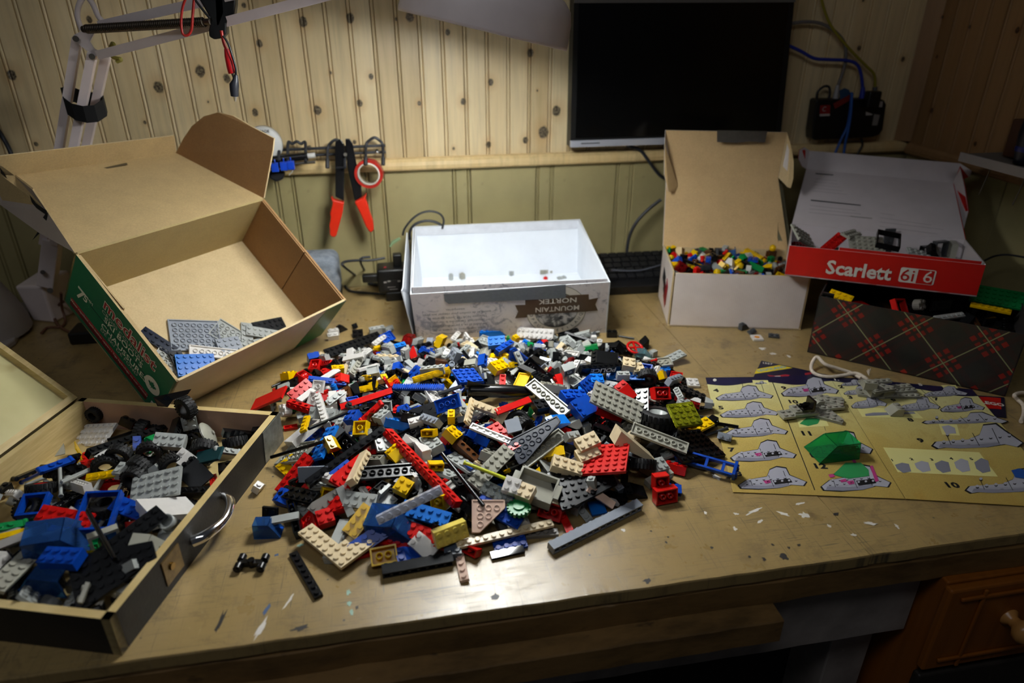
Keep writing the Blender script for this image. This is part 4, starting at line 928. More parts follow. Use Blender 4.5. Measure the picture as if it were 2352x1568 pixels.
def page(name, corners, u0, u1, parent, mat, sag=.0008, nx=16, ny=12):
    """corners: top left, top right, bottom right, bottom left"""
    tl, tr, br, bl = corners; b = MB(); vs = []
    for j in range(ny+1):
        for i in range(nx+1):
            p = tl.lerp(tr, i/nx).lerp(bl.lerp(br, i/nx), j/ny); e = max(abs(i/nx-.5), abs(j/ny-.5))*2
            vs.append(V((p.x, p.y, PZ)))
    m = len(vs); vs2 = [p-V((0, 0, .0005)) for p in vs]; fs = []; w1 = nx+1
    for j in range(ny):
        for i in range(nx):
            q = (j*w1+i, (j+1)*w1+i, (j+1)*w1+i+1, j*w1+i+1); fs += [q, tuple(k+m for k in q[::-1])]
    ed = [i for i in range(w1)]+[j*w1+nx for j in range(1, ny+1)]+[ny*w1+i for i in range(nx-1, -1, -1)]+[j*w1 for j in range(ny-1, 0, -1)]
    fs += [(ed[k], ed[(k+1) % len(ed)], ed[(k+1) % len(ed)]+m, ed[k]+m) for k in range(len(ed))]
    b.add(vs+vs2, fs); o = b.build(name, mat, parent)
    me = o.data; uv = me.uv_layers.new(name='print')
    for lp in me.loops:
        k = lp.vertex_index % m; i, j = k % w1, k//w1; uv.data[lp.index].uv = (u0+(u1-u0)*i/nx, 1-j/ny)
    return o
pgL = page('page', [ZP(65,208), ZP(950,195), ZP(1497,1078), ZP(262,1030)], 0, 1, leaf1, M_PAGE)
pgR = page('page', [ZP(953,196), ZP(1980,292), ZP(2700,1150), ZP(1503,1078)], 1, 2, leaf1, M_PAGE)
M_SHIP = plain('lilac_grey_ink', 'a9a9b4', .4); M_SHIPD = plain('shade_grey_ink', '82828f', .4); M_PINK = plain('pink_ink', 'b03a78', .4); M_GRI = plain('green_ink', '2f8a4e', .4); M_YP = plain('pale_yellow_ink', 'e3dc92', .4)
def zz(k): return PZ+.00012*k
def pr_poly(name, pts, k, mat, parent):
    b = MB(); q = [ZP(x, y, zz(k)) for x, y in pts]; a = sum(q[i].x*q[(i+1) % len(q)].y-q[(i+1) % len(q)].x*q[i].y for i in range(len(q)))
    b.add(q if a > 0 else q[::-1], [tuple(range(len(q)))]); return b.build(name, mat, parent)
def pr_text(s, x, y, size, mat, parent, k=2):
    c = ZP(x, y, zz(k)); text('lettering', s, frame(c, ZP(x+60, y+2, zz(k))-c, ZP(x-20, y-60, zz(k))-c), size*1.3, mat, parent, font_bold=.045, sx=1.25)
def ship(x, y, w, h, parent, style=0):
    """flat printed drawing of a small grey craft"""
    def S_(pts): return [(x+a*w, y+c*h) for a, c in pts]
    hull = [(-.5,.30),(-.38,.08),(-.08,-.06),(-.04,-.34),(.06,-.46),(.2,-.40),(.25,-.12),(.5,.16),(.46,.32),(.28,.28),(.1,.40),(-.2,.46),(-.46,.43)]
    if style == 2: hull = [(-.5,.35),(-.46,.2),(-.1,.12),(.02,-.05),(.06,-.4),(.2,-.45),(.3,-.2),(.5,.25),(.44,.4),(.3,.3),(.1,.4),(-.1,.3),(-.44,.46)]
    cxm, cym = sum(p[0] for p in hull)/len(hull), sum(p[1] for p in hull)/len(hull)
    out = [(cxm+(a-cxm)*1.05, cym+(c-cym)*1.10) for a, c in hull]
    b = MB(); pts = [ZP(*p, zz(1)) for p in S_(out)]; b.add(pts[::-1], [tuple(range(len(pts)))], 1)
    pts = [ZP(*p, zz(2)) for p in S_(hull)]; b.add(pts[::-1], [tuple(range(len(pts)))], 0)
    sh = [(-.44,.42),(-.2,.46),(.1,.42),(.26,.32),(.24,.24),(-.1,.32),(-.42,.30)]
    pts = [ZP(*p, zz(3)) for p in S_(sh)]; b.add(pts[::-1], [tuple(range(len(pts)))], 2)
    for i in range(14 if style != 2 else 9):
        px_, py_ = -.38+.105*(i % 8)+.04*(i//8), (.22 if style != 2 else .26)-.15*(i//8)-.02*(i % 8) if style != 2 else .2-.035*i; r = .019
        for dy, kk, mi in ((.012, 4, 1), (0, 5, 0)):
            c = [ZP(x+(px_+r*math.cos(t))*w, y+py_*h+(r*math.sin(t)*.8+dy)*w, zz(kk)) for t in [2*PI*q/8 for q in range(8)]]; b.add(c[::-1], [tuple(range(8))], mi)
    for l0, l1 in (((-.34, .02), (-.30, .32)), ((-.06, -.12), (.02, .36)), ((.16, -.3), (.24, .26)), ((-.40, .30), (.26, .22))):
        q0, q1 = S_([l0])[0], S_([l1])[0]; b.add([ZP(q0[0]-2, q0[1], zz(4)), ZP(q0[0]+2, q0[1]-1, zz(4)), ZP(q1[0]+2, q1[1], zz(4)), ZP(q1[0]-2, q1[1]+1, zz(4))], [(0, 1, 2, 3)], 1)
    if style == 1: b.add([ZP(*p, zz(4)) for p in S_([(.0,.10),(.26,.02),(.3,.18),(.04,.28)])][::-1], [(0,1,2,3)], 1); b.add([ZP(*p, zz(5)) for p in S_([(-.14,.12),(-.04,.08),(-.02,.2),(-.1,.24)])][::-1], [(0,1,2,3)], 3)
    b.build('printed_ship', [M_SHIP, M_INKK, M_SHIPD, M_PINK], parent)
for a in [(345,320,400,115,0),(380,440,410,120,0),(430,570,440,140,0),(480,735,460,160,1),(545,930,480,170,1),(815,275,400,150,1),(1040,690,440,200,1),(1145,930,490,200,1)]: ship(*a[:4], pgL, a[4])
for a in [(1120,245,160,50,0),(1160,300,200,70,0),(1240,378,250,110,0),(1600,398,290,110,0),(1790,308,310,80,0),(1910,405,310,110,1),(1930,500,600,90,2),(2020,630,640,190,2),(2260,950,640,190,2)]: ship(*a[:4], pgR, a[4])
pr_poly('printed_canopy', [(980,905),(1070,820),(1180,820),(1235,870),(1240,915),(1090,935)], 6, M_GRI, pgL)
for a in [[(945,905),(985,900),(995,920),(960,928)], [(1030,945),(1070,935),(1080,955),(1040,962)], [(1245,845),(1265,840),(1310,950),(1285,958)], [(1115,800),(1135,795),(1150,820),(1130,825)]]: pr_poly('printed_fin', a, 6, M_PINK, pgL)
pr_poly('inset_box', [(400,228),(512,228),(524,260),(412,262)], 1, M_YP, pgL); ship(460, 245, 90, 26, pgL)
pr_poly('inset_box', [(715,498),(920,490),(950,556),(740,566)], 1, M_YP, pgL); pr_poly('printed_canopy', [(740,540),(790,498),(890,500),(870,540),(800,556)], 3, M_GRI, pgL)
pr_poly('inset_box', [(1145,418),(1560,440),(1630,502),(1190,490)], 1, M_YP, pgR); pr_poly('printed_arm', [(1210,470),(1270,460),(1560,455),(1575,468),(1280,482),(1215,485)], 3, M_SHIPD, pgR)
pr_poly('inset_box', [(1738,538),(1870,545),(1892,625),(1765,618)], 1, M_YP, pgR); pr_poly('printed_brick', [(1760,560),(1810,550),(1855,570),(1865,610),(1790,612)], 3, M_SHIP, pgR)
pr_poly('inset_box', [(1340,710),(2030,745),(2165,920),(1445,888)], 1, M_YP, pgR)
for i, (x, y) in enumerate([(1480,850),(1620,845),(1765,850),(1905,845),(2050,850)]):
    h = 30+14*i*.6; pr_poly('printed_brick', [(x-55,y-h*.5),(x-5,y-h),(x+45,y-h*.7),(x+62,y+32),(x+5,y+44),(x-40,y+14)], 3, M_SHIP if i % 2 else M_SHIPD, pgR)
    pr_text(str(i+1), x-75, y-48-i*2, .0052, M_INKK, pgR)
pr_poly('inset_box', [(1755,264),(1860,262),(1880,285),(1780,290)], 1, M_YP, pgR)
pr_poly('printed_figure', [(2260,875),(2320,860),(2400,890),(2400,940),(2290,925)], 8, plain('blue_ink', '1f4f9c', .4), pgR)
for s, x, y, sz in [('4',140,302,.010),('5',176,426,.010),('6',208,558,.010),('7',250,728,.010),('8',300,900,.0105),('9',627,284,.010),('10',690,383,.010),('11',790,611,.0115),('12',884,846,.0115)]: pr_text(s, x, y, sz, M_INKK, pgL)
for s, x, y, sz in [('2',1038,276,.0095),('3',1104,351,.0095),('6',1410,366,.0095),('7',1720,363,.0095),('8',1537,513,.0095),('9',1610,661,.0105),('10',1832,982,.0115)]: pr_text(s, x, y, sz, M_INKK, pgR)
pr_text('1.', 1000, 222, .008, M_INKW, pgR); pr_text('5', 1608, 260, .0075, M_INKW, pgR)
pr_poly('star', [(118,222),(130,216),(144,222),(142,233),(128,237),(118,231)], 2, M_INKW, pgL)
for a in [(540,235,855,1018)]: pr_poly('rule', [(540,235),(546,235),(852,1016),(846,1018)], 2, M_INKK, pgL)
pr_poly('rule', [(1598,282),(1602,282),(1768,438),(1763,438)], 2, M_INKK, pgR); pr_poly('rule', [(1372,330),(1376,330),(1420,380),(1416,382)], 2, M_INKK, pgR)
pr_poly('rule', [(326,246),(400,244),(400,246),(330,248),(334,275),(331,275)], 2, M_INKK, pgL); pr_poly('rule', [(465,258),(468,258),(485,312),(482,312)], 2, M_INKK, pgL); pr_poly('rule', [(916,560),(919,560),(929,590),(926,590)], 2, M_INKK, pgL)
M_NAVY = plain('navy_print', '15142e', .35, .05); M_YB = plain('yellow_band', 'd6bd1e', .4)
lf2 = thing('instruction_cover', 'dark blue leaflet cover with yellow band under the instruction sheet', 'leaflet', ZP(640, 160, 0))
b = MB(); q = [ZP(x, y, .0004) for x, y in [(465,88),(1010,205),(1100,330),(330,330),(345,208),(408,208)]]; b.sheet(q[::-1], (0, 0, 1), .0004); cv2 = b.build('cover_page', M_NAVY, lf2)
def cov(name, pts, m, k=1):
    b = MB(); b.add([ZP(x, y, .0008+.00005*k) for x, y in pts][::-1], [tuple(range(len(pts)))]); b.build(name, m, cv2)
cov('yellow_band', [(432,148),(595,118),(690,140),(414,183)], M_YB)
for s, x, y, sz, m in [('1557', 508, 108, .0078, M_INKW), ('LEGOLAND', 540, 146, .0095, plain('light_blue_ink', '5aa0c0', .4))]:
    c = ZP(x, y, .0009); text('lettering', s, frame(c, ZP(x+60, y+(8 if s == '1557' else -9), .0009)-c, ZP(x-8, y-40, .0009)-c), sz, m, cv2, font_bold=.02, sx=1.1)
cov('printed_figure', [(505,188),(560,195),(640,186),(672,190),(650,206),(580,212),(520,200)], M_RED2, 2); cov('printed_figure', [(560,198),(600,196),(615,210),(570,213)], M_INKW, 3); cov('red_corner', [(775,178),(850,166),(860,178),(780,192)], M_RED2, 2)
lf3 = thing('booklet', 'dark booklet with a red square logo under the corner of the sheet', 'leaflet', ZP(2120, 420, 0))
b = MB(); q = [ZP(x, y, .0003) for x, y in [(1960,335),(2210,352),(2225,500),(2060,480)]]; b.sheet(q[::-1], (0, 0, 1), .0006); cv3 = b.build('cover_page', M_NAVY, lf3)
b = MB(); b.add([ZP(x, y, .00105) for x, y in [(2030,345),(2185,356),(2190,436),(2080,430)]][::-1], [(0,1,2,3)]); b.build('logo_patch', M_REDP, cv3)
c = ZP(2125, 396, .0012); text('lettering', 'LEGO', frame(c, ZP(2180, 404, .0012)-c, ZP(2110, 360, .0012)-c), .0125, M_INKW, cv3, font_bold=.04)
# ------------------------------------------------------------------ swing-arm lamp
M_LW = plain('lamp_enamel', 'e6d8d6', .35, .04, 30); M_LWD = plain('lamp_enamel_grey', 'cdc1bf', .4, .05, 30); M_STEEL = plain('steel', '77726a', .3, .1, 90, Metallic=.9); M_BLKP = plain('black_plastic', '0d0d0e', .4, .1, 60)
M_SHIN = plain('shade_white_inside', 'e8e6e0', .5)
lamp = thing('desk_lamp', 'pale swing-arm lamp with round shade hanging over the heap', 'lamp', (-.64, 1.31, 0))
b0 = T(128, 742); fx0, fy0 = V((.93, -.37, 0)).normalized(), V((.37, .93, 0)).normalized()
def LB(a, c, z): return b0-fx0*.055+fx0*a+fy0*c+V((0, 0, z))
MB().hexa([LB(.004,0,0), LB(.052,0,0), LB(.056,.06,0), LB(0,.06,0)], [LB(-.008,-.004,.072), LB(.055,-.004,.078), LB(.06,.06,.088), LB(-.008,.06,.082)]).build('base_block', M_LW, lamp, .004)
EL = V((-.455, 1.27, .49))                                        # elbow
def sqbar(b, p, q, s, s2=None):
    p, q = V(p), V(q); d = (q-p).normalized(); u = d.cross(V((0, 1, 0))).normalized(); w = d.cross(u); s2 = s2 or s
    b.hexa([p+u*i*s+w*j*s2 for i, j in ((-1,-1),(1,-1),(1,1),(-1,1))], [q+u*i*s+w*j*s2 for i, j in ((-1,-1),(1,-1),(1,1),(-1,1))])
cup = MB(); sqbar(cup, W(108,655,1.325), W(122,548,1.32), .014, .012); cup.build('socket_bracket', M_LW, lamp, .002)
MB().cyl(W(98,625,1.308), W(98,625,1.300), .004, n=12).build('bolt', M_STEEL, lamp); MB().cyl(W(115,667,1.305), W(115,667,1.297), .005, n=12).build('bolt', M_STEEL, lamp)
for (a, c, ya, yc) in [((100,560),(178,88),1.32,1.265), ((125,560),(213,122),1.31,1.255), ((150,560),(245,124),1.335,1.285)]:
    b = MB(); sqbar(b, W(*a, ya), W(*c, yc), .0062, .0055); b.build('lower_arm_bar', M_LW, lamp)
el = MB(); el.sheet([W(u, v, 1.25) for u, v in [(164,88),(170,80),(200,64),(212,66),(216,76),(206,96),(216,112),(232,120),(226,130),(206,122)]], (0, 1, 0), .004); el.build('elbow_plate', M_LWD, lamp)
el = MB(); el.sheet([W(u, v, 1.283) for u, v in [(164,88),(170,80),(200,64),(212,66),(216,76),(206,96),(216,112),(232,120),(226,130),(206,122)]], (0, 1, 0), .004)
el.build('elbow_plate', M_LWD, lamp)
for u, v in ((174, 89), (211, 130)): MB().cyl(W(u, v, 1.249), W(u, v, 1.244), .0045, n=12).build('bolt', M_STEEL, lamp)
PA, PB = (-.455, 1.262), (.134, .97)
def arm(name, a, c, ext, s):
    p, q = WP(*a, PA, PB), WP(*c, PA, PB); q = p+(q-p)*ext; b = MB(); sqbar(b, p, q, s, s*.8); b.build(name, M_LW, lamp); return q
q1 = arm('upper_arm_bar', (232, 58), (450, 8), 2.05, .0065); q2 = arm('upper_arm_bar', (228, 126), (700, 3), 1.28, .0065)
sp = MB(); s0, s1 = WP(207, 66, PA, PB)+V((0, -.016, 0)), WP(476, 50, PA, PB)+V((0, -.016, 0)); nn = 64*8; pts = []
dd = (s1-s0); du = dd.normalized(); uu = du.orthogonal().normalized(); wv_ = du.cross(uu)
for i in range(nn+1): pts.append(s0+dd*(i/nn)+uu*(.0058*math.cos(2*PI*i/8))+wv_*(.0058*math.sin(2*PI*i/8)))
sp.tube(pts, .00125, 5); sp.cyl(s0-du*.006, s0, .005, n=10); sp.cyl(s1, s1+du*.010, .0045, n=10); sp.build('spring', plain('dark_spring_steel', '5a5148', .35, Metallic=.85), lamp)
cb_ = bez([W(u, v, 1.28) for u, v in [(188,70),(178,38),(182,10),(196,-8),(212,8),(226,38),(240,52)]], 8); MB().tube(cb_, .0042, 8).build('lamp_cable', M_LWD, lamp)
MB().tube(bez([W(247,128,1.28), W(258,100,1.27), W(264,112,1.265), W(258,130,1.265), W(278,136,1.26), W(268,142,1.262)], 6), .003, 6).build('cable_clip', plain('yellowed_plastic', 'a29a4a', .5), lamp)
# head
HC = V((.134, .95, .519)); tilt = Matrix.Translation(HC) @ Matrix.Rotation(math.radians(12.75), 4, 'Y')
prof = [(.1090, 0), (.1098, .001), (.1098, .004), (.1075, .030), (.1035, .044), (.094, .054), (.075, .060), (.04, .063), (0, .063)]
MB().lathe(prof, 56, tilt).build('shade', M_LW, lamp)
MB().lathe([(r-.0015 if r > .002 else 0, z-.0012 if i else 0.0005) for i, (r, z) in enumerate(prof)][::-1], 56, tilt).build('shade_liner', M_SHIN, lamp)
rg = MB(); rg.tube([tilt @ V((.083*math.cos(t), .083*math.sin(t), .020)) for t in [2*PI*i/40 for i in range(40)]], .0115, 10, closed=True)
te = NT('lit_tube'); te.b.inputs['Emission Color'].default_value = (.95, .985, 1.0, 1); te.b.inputs['Emission Strength'].default_value = LAMP_STRENGTH; te.col((1, 1, 1))
rg.build('ring_tube', te.m, lamp)
tp0 = tilt @ V((0, 0, .063)); tp1 = tilt @ V((0, 0, .10)); MB().cyl(tp0, tp1, .014, .010, n=16).build('head_joint', M_LWD, lamp, .001)
MB().tube([tp1, (tp1+q1)/2+V((0, 0, .02)), q1], .006, 8).build('head_stem', M_LW, lamp); MB().tube([tp1, (tp1+q2)/2, q2], .005, 8).build('head_stem', M_LW, lamp)
hw = [tilt @ V(p) for p in [(.070, .02, .060), (.085, .015, .072), (.105, .01, .084), (.115, 0, .086), (.105, -.012, .084), (.085, -.017, .072), (.066, -.02, .060)]]
MB().tube(bez(hw, 5), .0022, 8).build('wire_handle', M_CHROME, lamp)
# strap round the lower arm
st = MB(); sp_ = [W(u, v, y) for u, v, y in [(146,222,1.29),(152,243,1.272),(170,256,1.258),(195,262,1.252),(220,260,1.255),(239,247,1.275),(240,238,1.30),(222,232,1.325),(190,226,1.325),(165,216,1.31)]]
cl = []
for i, p in enumerate(sp_): cl.append(p)
k = len(cl); vs = [p+V((0, 0, s*.0125)) for p in cl for s in (-1, 1)]; ctr = sum(cl, V((0, 0, 0)))/k; vo = [p+(p-ctr).normalized()*.0018 for p in vs]
fs = []
for i in range(k):
    j = (i+1) % k; a_, b_, c_, d_2 = 2*i, 2*j, 2*j+1, 2*i+1; m = 2*k
    fs += [(a_+m, b_+m, c_+m, d_2+m), (d_2, c_, b_, a_), (a_, b_, b_+m, a_+m), (d_2+m, c_+m, c_, d_2)]
st.add(vs+vo, fs); st.build('cable_strap', plain('black_webbing', '0b0b0d', .85, .2, 400), label='black hook-and-loop strap wrapped round the lamp arm', cat='strap')
# clamp and test leads hanging on the upper arm
cl_ = thing('spring_clamp', 'black plastic clamp gripping the lamp arm, cut off at the top', 'clamp', WP(505, 60, PA, PB))
yk = WP(505, 50, PA, PB).y-.012
def ck(pts, t, name, m=M_BLKP): 
    b = MB(); b.sheet([W(u, v, yk) for u, v in pts], (0, 1, 0), t); return b.build(name, m, cl_, .002)
ck([(455,-30),(541,-30),(541,12),(537,40),(527,48),(520,55),(520,78),(510,88),(492,91),(480,84),(479,70),(484,45),(470,20),(458,0)], .022, 'jaw'); ck([(492,-30),(512,-30),(516,30),(505,60),(496,62),(492,30)], .026, 'grip_rib', plain('black_rubber', '161616', .7))
M_RW = plain('red_insulation', 'a01d16', .4); M_BW = plain('black_insulation', '121214', .4)
rl = thing('test_lead', 'red crocodile clip lead looped over the lamp arm', 'cable', W(527, 150, yk-.01)); yl = yk-.012
MB().tube(bez([W(u, v, yl) for u, v in [(430,-12),(420,15),(416,50),(420,78),(432,80),(440,66),(443,30),(446,-5)]], 6), .0019, 6).build('wire', M_RW, rl)
MB().tube(bez([W(u, v, yl) for u, v in [(508,70),(514,98),(522,118)]], 6), .0024, 6).build('wire', M_RW, rl)
pA = [W(u, v, yl) for u, v in [(520,112),(523,128),(527,140),(530,155),(534,168)]]; MB().tube(pA, [.0032, .0045, .0056, .0056, .0058], 12).build('clip_sleeve', plain('red_sleeve', 'b3141c', .35), rl)
MB().tube([W(534,168,yl), W(537,180,yl)], [.0022, .0014], 8).build('clip_tip', M_STEEL, rl)
kl = thing('test_lead', 'black crocodile clip lead hanging from the clamp', 'cable', W(541, 200, yl))
MB().tube(bez([W(u, v, yl-.006) for u, v in [(512,82),(524,100),(534,130),(541,155),(542,175)]], 6), .0018, 6).build('wire', M_BW, kl)
MB().tube(bez([W(u, v, yl) for u, v in [(445,-5),(462,18),(482,42)]], 6), .0019, 6).build('wire', M_BW, kl)
pB = [W(u, v, yl-.006) for u, v in [(542,172),(541,185),(538,195),(538,208),(539,221)]]; MB().tube(pB, [.0028, .0045, .0068, .0062, .0055], 12).build('clip_sleeve', plain('black_sleeve', '24262e', .4), kl)
MB().tube([W(539,221,yl-.006), W(540,233,yl-.006)], [.003, .0012], 8).build('clip_tip', M_CHROME, kl)

# ------------------------------------------------------------------ wall rack and its tools
M_WIRE = plain('dark_wire', '37383c', .4, .1, 100, Metallic=.4); yr = 1.396
rk = thing('tool_rack', 'dark wire tool rack screwed to the chair rail', 'rack', W(760, 350, yr))
for dz in (0, .0125): MB().tube([W(886, 344, yr)+V((0, 0, dz-.004)), W(640, 355, yr)+V((0, 0, dz-.004)), V((-.30, yr, W(640,355,yr).z+dz-.004))], .0028, 8).build('rod', M_WIRE, rk)
def hook(u0, u1, vt, vb, name='hook'):
    p = [W(u0, vb, 1.36), W(u0, vb-14, 1.372), W(u0+1, vb-45, yr-.004), W((u0*3+u1)/4, vt+5, yr-.003), W((u0+u1)/2, vt, yr-.003), W((u0+u1*3)/4, vt+5, yr-.003), W(u1-1, vb-45, yr-.004), W(u1, vb-14, 1.372), W(u1, vb, 1.36)]
    MB().tube(bez(p, 5), .0029, 8).build(name, M_WIRE, rk)
hook(840, 880, 316, 378); hook(752, 792, 321, 385); hook(661, 702, 325, 372); hook(600, 641, 322, 370)
for u in (840, 880, 752): MB().tube([W(u, 379 if u > 800 else 386, 1.359), W(u, 362 if u > 800 else 366, 1.366)], .0038, 8).build('rubber_tip', plain('rubber_tip', '1d1d20', .6), rk)
MB().lathe([(0, .004), (.003, .003), (.0045, 0)], 14, Matrix.Translation(W(866, 348, yr-.001)) @ Matrix.Rotation(PI/2, 4, 'X')).build('screw_head', M_CHROME, rk)
pl = thing('wire_strippers', 'black wire stripping pliers with red handles hanging open', 'pliers', W(800, 430, 1.37)); yp = 1.375
M_PB = plain('black_tool_steel', '111113', .25, .1, 60); M_HR = plain('red_orange_grip', 'd62a10', .38, .04, 60)
def flat(name, pts, y, t, m, p, bev=.0015): b = MB(); b.sheet([W(u, v, y) for u, v in pts], (0, 1, 0), t); return b.build(name, m, p, bev)
flat('jaw_lever', [(770,325),(781,319),(788,328),(792,345),(792,382),(790,420),(790,462),(770,452),(770,400),(769,345)], yp, .006, M_PB, pl)
flat('jaw_lever', [(793,319),(803,319),(810,330),(814,352),(822,390),(830,428),(831,452),(815,462),(808,430),(798,385),(794,345)], yp-.004, .006, M_PB, pl)
MB().cyl(W(793, 355, yp-.008), W(793, 355, yp+.004), .0035, n=12).build('pivot', M_STEEL, pl); flat('scale_bar', [(771,383),(790,382),(790,386),(771,387)], yp-.0008, .001, M_CHROME, pl, 0)
flat('handle_grip', [(760,453),(766,460),(790,466),(787,488),(780,515),(773,540),(769,545),(762,544),(758,538),(757,515),(760,500),(758,490),(762,478),(764,465)], yp-.007, .018, M_HR, pl, .004)
flat('handle_grip', [(842,445),(840,458),(846,475),(850,490),(857,508),(859,528),(854,534),(848,533),(840,520),(828,492),(814,464),(832,456)], yp-.010, .018, M_HR, pl, .004)
tr = thing('tape_roll', 'roll of red electrical tape hanging from the wire hook', 'tape', W(848, 398, 1.37)); TC = W(848, 398, 1.37); RM = Matrix.Translation(TC) @ Matrix.Rotation(math.radians(-8), 4, 'Z') @ Matrix.Rotation(PI/2, 4, 'X')
MB().lathe([(.0215, -.008), (.0275, -.008), (.0275, .008), (.0215, .008)], 40, RM, sm=False).build('tape_winding', plain('red_pvc_tape', 'a8281e', .3), tr); MB().lathe([(.0190, .0085), (.0190, -.0085), (.0218, -.0085), (.0218, .0085), (.0190, .0085)], 40, RM).build('card_core', plain('white_core', 'd2ccc0', .6), tr)
sk_ = thing('desoldering_pump', 'black pen-shaped tool with white tip lying in the wire rack', 'tool', W(680, 364, 1.37))
MB().cyl(W(615, 368, 1.372), W(702, 359, 1.372), .0072, n=16).build('barrel', M_PB, sk_); MB().cyl(W(702, 359, 1.372), W(707, 358.5, 1.372), .0085, n=16).build('collar', M_BLKP, sk_); MB().cyl(W(707, 358, 1.372), W(724, 356, 1.372), .005, n=14).build('tip', plain('white_nylon', 'cfcdc8', .4), sk_)
s2 = thing('screwdriver', 'thin dark steel tool lying below the black pen-shaped tool', 'screwdriver', W(680, 378, 1.365)); MB().cyl(W(660, 377, 1.365), W(724, 372, 1.365), .0026, n=10).build('shaft', M_STEEL, s2); MB().cyl(W(612, 383, 1.365), W(668, 376, 1.365), .0055, n=12).build('grip', M_BLKP, s2)
for i, (u, v) in enumerate([(632, 384), (652, 381), (668, 379)]):
    b = MB(); b.box(W(u, v, 1.352), (.013, .012, .016)); b.box(W(u, v-7, 1.348), (.0025, .004, .018)); b.build('blue_clip', plain('blue_plastic_clip', '1140b8', .35), None, .0015, label=['left blue plastic clip beside the carton flap under the wire rack', 'middle blue plastic clip under the black pen-shaped tool', 'right blue plastic clip with a pale wire under the wire rack'][i], cat='clip', group='blue clips on the rack')
MB().tube(bez([W(668, 382, 1.35), W(672, 392, 1.35), W(664, 402, 1.35)], 6), .0012, 6).build('pale_wire', plain('pale_wire', 'b9b5a8', .5), None, label='short pale wire end curling below the blue clip', cat='wire')
b = MB(); b.sheet([W(u, v, 1.36) for u, v in [(617,396),(640,392),(654,398),(650,412),(634,419),(618,410)]], (0, 1, 0), .02); b.build('black_pouch', plain('black_cloth', '121216', .9, .2, 200), None, .004, label='small black bundle hanging below the blue clips', cat='bundle')
rd = thing('wire_spool', 'white round spool hanging behind the cardboard flap', 'spool', W(606, 330, 1.385)); RMs = Matrix.Translation(W(606, 332, 1.385)) @ Matrix.Rotation(PI/2, 4, 'X')
MB().lathe([(0, .009), (.012, .009), (.030, .0085), (.034, .005), (.034, -.009), (0, -.009)], 40, RMs).build('spool_disc', plain('white_spool', 'cfd0cc', .4, .03), rd)
text('lettering', 'MADE', frame(W(606, 302, 1.3755), (1, 0, 0), (0, 0, 1)), .0075, M_INKK, rd); MB().sheet([W(u, v, 1.3757) for u, v in [(604,308),(622,312),(621,315),(603,311)]], (0, -1, 0), .0003).build('print_line', M_INKK, rd)

# ------------------------------------------------------------------ things along the back of the bench
def rbox(name, c, s, r, mat, parent=None, seg=4, **k):
    b = MB(); b.box(c, s); o = b.build(name, mat, parent, **k); m = o.modifiers.new('bevel', 'BEVEL'); m.width = r; m.segments = seg; m.limit_method = 'ANGLE'
    for p in o.data.polygons: p.use_smooth = True
    return o
spk = thing('smart_speaker', 'small grey cloth-covered speaker half behind the green box', 'speaker', (-.155, 1.365, 0))
def cloth():
    t = NT('grey_speaker_cloth'); f = t.noise(t.coord(), 900, 2); g = t.noise(t.coord(), 60, 3); t.col(t.ramp(t.math('ADD', t.math('MULTIPLY', f, .5), t.math('MULTIPLY', g, .5)), [(.35, hx('5f6670')), (.65, hx('99a1ab'))])); t.p(Roughness=.9); t.bump(f, .4, .0006); return t.m
rbox('cloth_body', (-.155, 1.365, .056), (.082, .075, .085), .017, cloth(), spk); rbox('base', (-.155, 1.365, .010), (.080, .073, .020), .006, M_BLKP, spk)
ad = thing('power_adapter', 'black power adapter block with plugs, left of the shoe box', 'adapter', (-.01, 1.335, 0))
rbox('body', (-.008, 1.345, .045), (.062, .05, .05), .005, M_BLKP, ad); rbox('plinth', (.0, 1.345, .010), (.05, .045, .020), .003, M_BLKP, ad)
MB().box((-.012, 1.3196, .036), (.03, .0006, .022)).build('rating_label', plain('label_dark', '1d1c1c', .4), ad)
for i, (x, z) in enumerate([(-.024, .044), (-.016, .046), (.004, .045), (-.012, .033), (-.008, .028)]): MB().box((x, 1.3190, z), (.006+.01*(i > 2), .0003, .003 if i < 3 else .0012)).build('label_print', M_INKG, ad)
rbox('plug', (.004, 1.345, .082), (.018, .018, .026), .003, M_BLKP, ad); rbox('plug', (-.052, 1.335, .050), (.034, .016, .016), .003, M_BLKP, ad)
MB().cyl((-.022, 1.335, .0695), (-.022, 1.335, .0712), .003, n=12).build('indicator', plain('red_lens', 'a01a30', .2), ad)
b = MB(); b.sheet([W(u, v, 1.33) for u, v in [(893,567),(900,555),(917,546),(921,550),(903,562),(899,568)]], (0, 1, 0), .006); b.build('green_tag', plain('pale_green_plastic', '7f9a72', .5), None, .001, label='pale green plastic tie sticking up beside the adapter plug', cat='tie')
M_CAB = plain('grey_black_cable', '23252b', .45)
def cable(label, pts, r, mat=M_CAB, name='cable', grp=None): return MB().tube(bez(pts, 8), r, 8).build(name, mat, None, label=label, cat='cable', group=grp)
yc_ = 1.35
cable('thin black cable arching high over the left corner of the shoe box', [W(u, v, yc_+.005) for u, v in [(925,540),(930,524),(948,502),(968,489),(990,485),(1010,491),(1019,505),(1016,525)]], .0021)
cable('black cable arching low over the left corner of the shoe box', [W(u, v, yc_+.015) for u, v in [(941,550),(942,530),(955,514),(980,507),(1005,512),(1030,530)]], .0028)
cable('black cable loop left of the adapter block', [W(884,592,1.335), W(850,598,1.33), W(815,598,1.33), W(790,602,1.33), W(790,612,1.325), T(830,640,.004), T(880,655,.004), T(930,665,.004)], .0026)
cable('second black cable loop under the first one', [W(850,590,1.335), W(832,592,1.33), W(828,602,1.33), T(845,632,.004), T(870,655,.004), T(915,668,.004)], .0025)
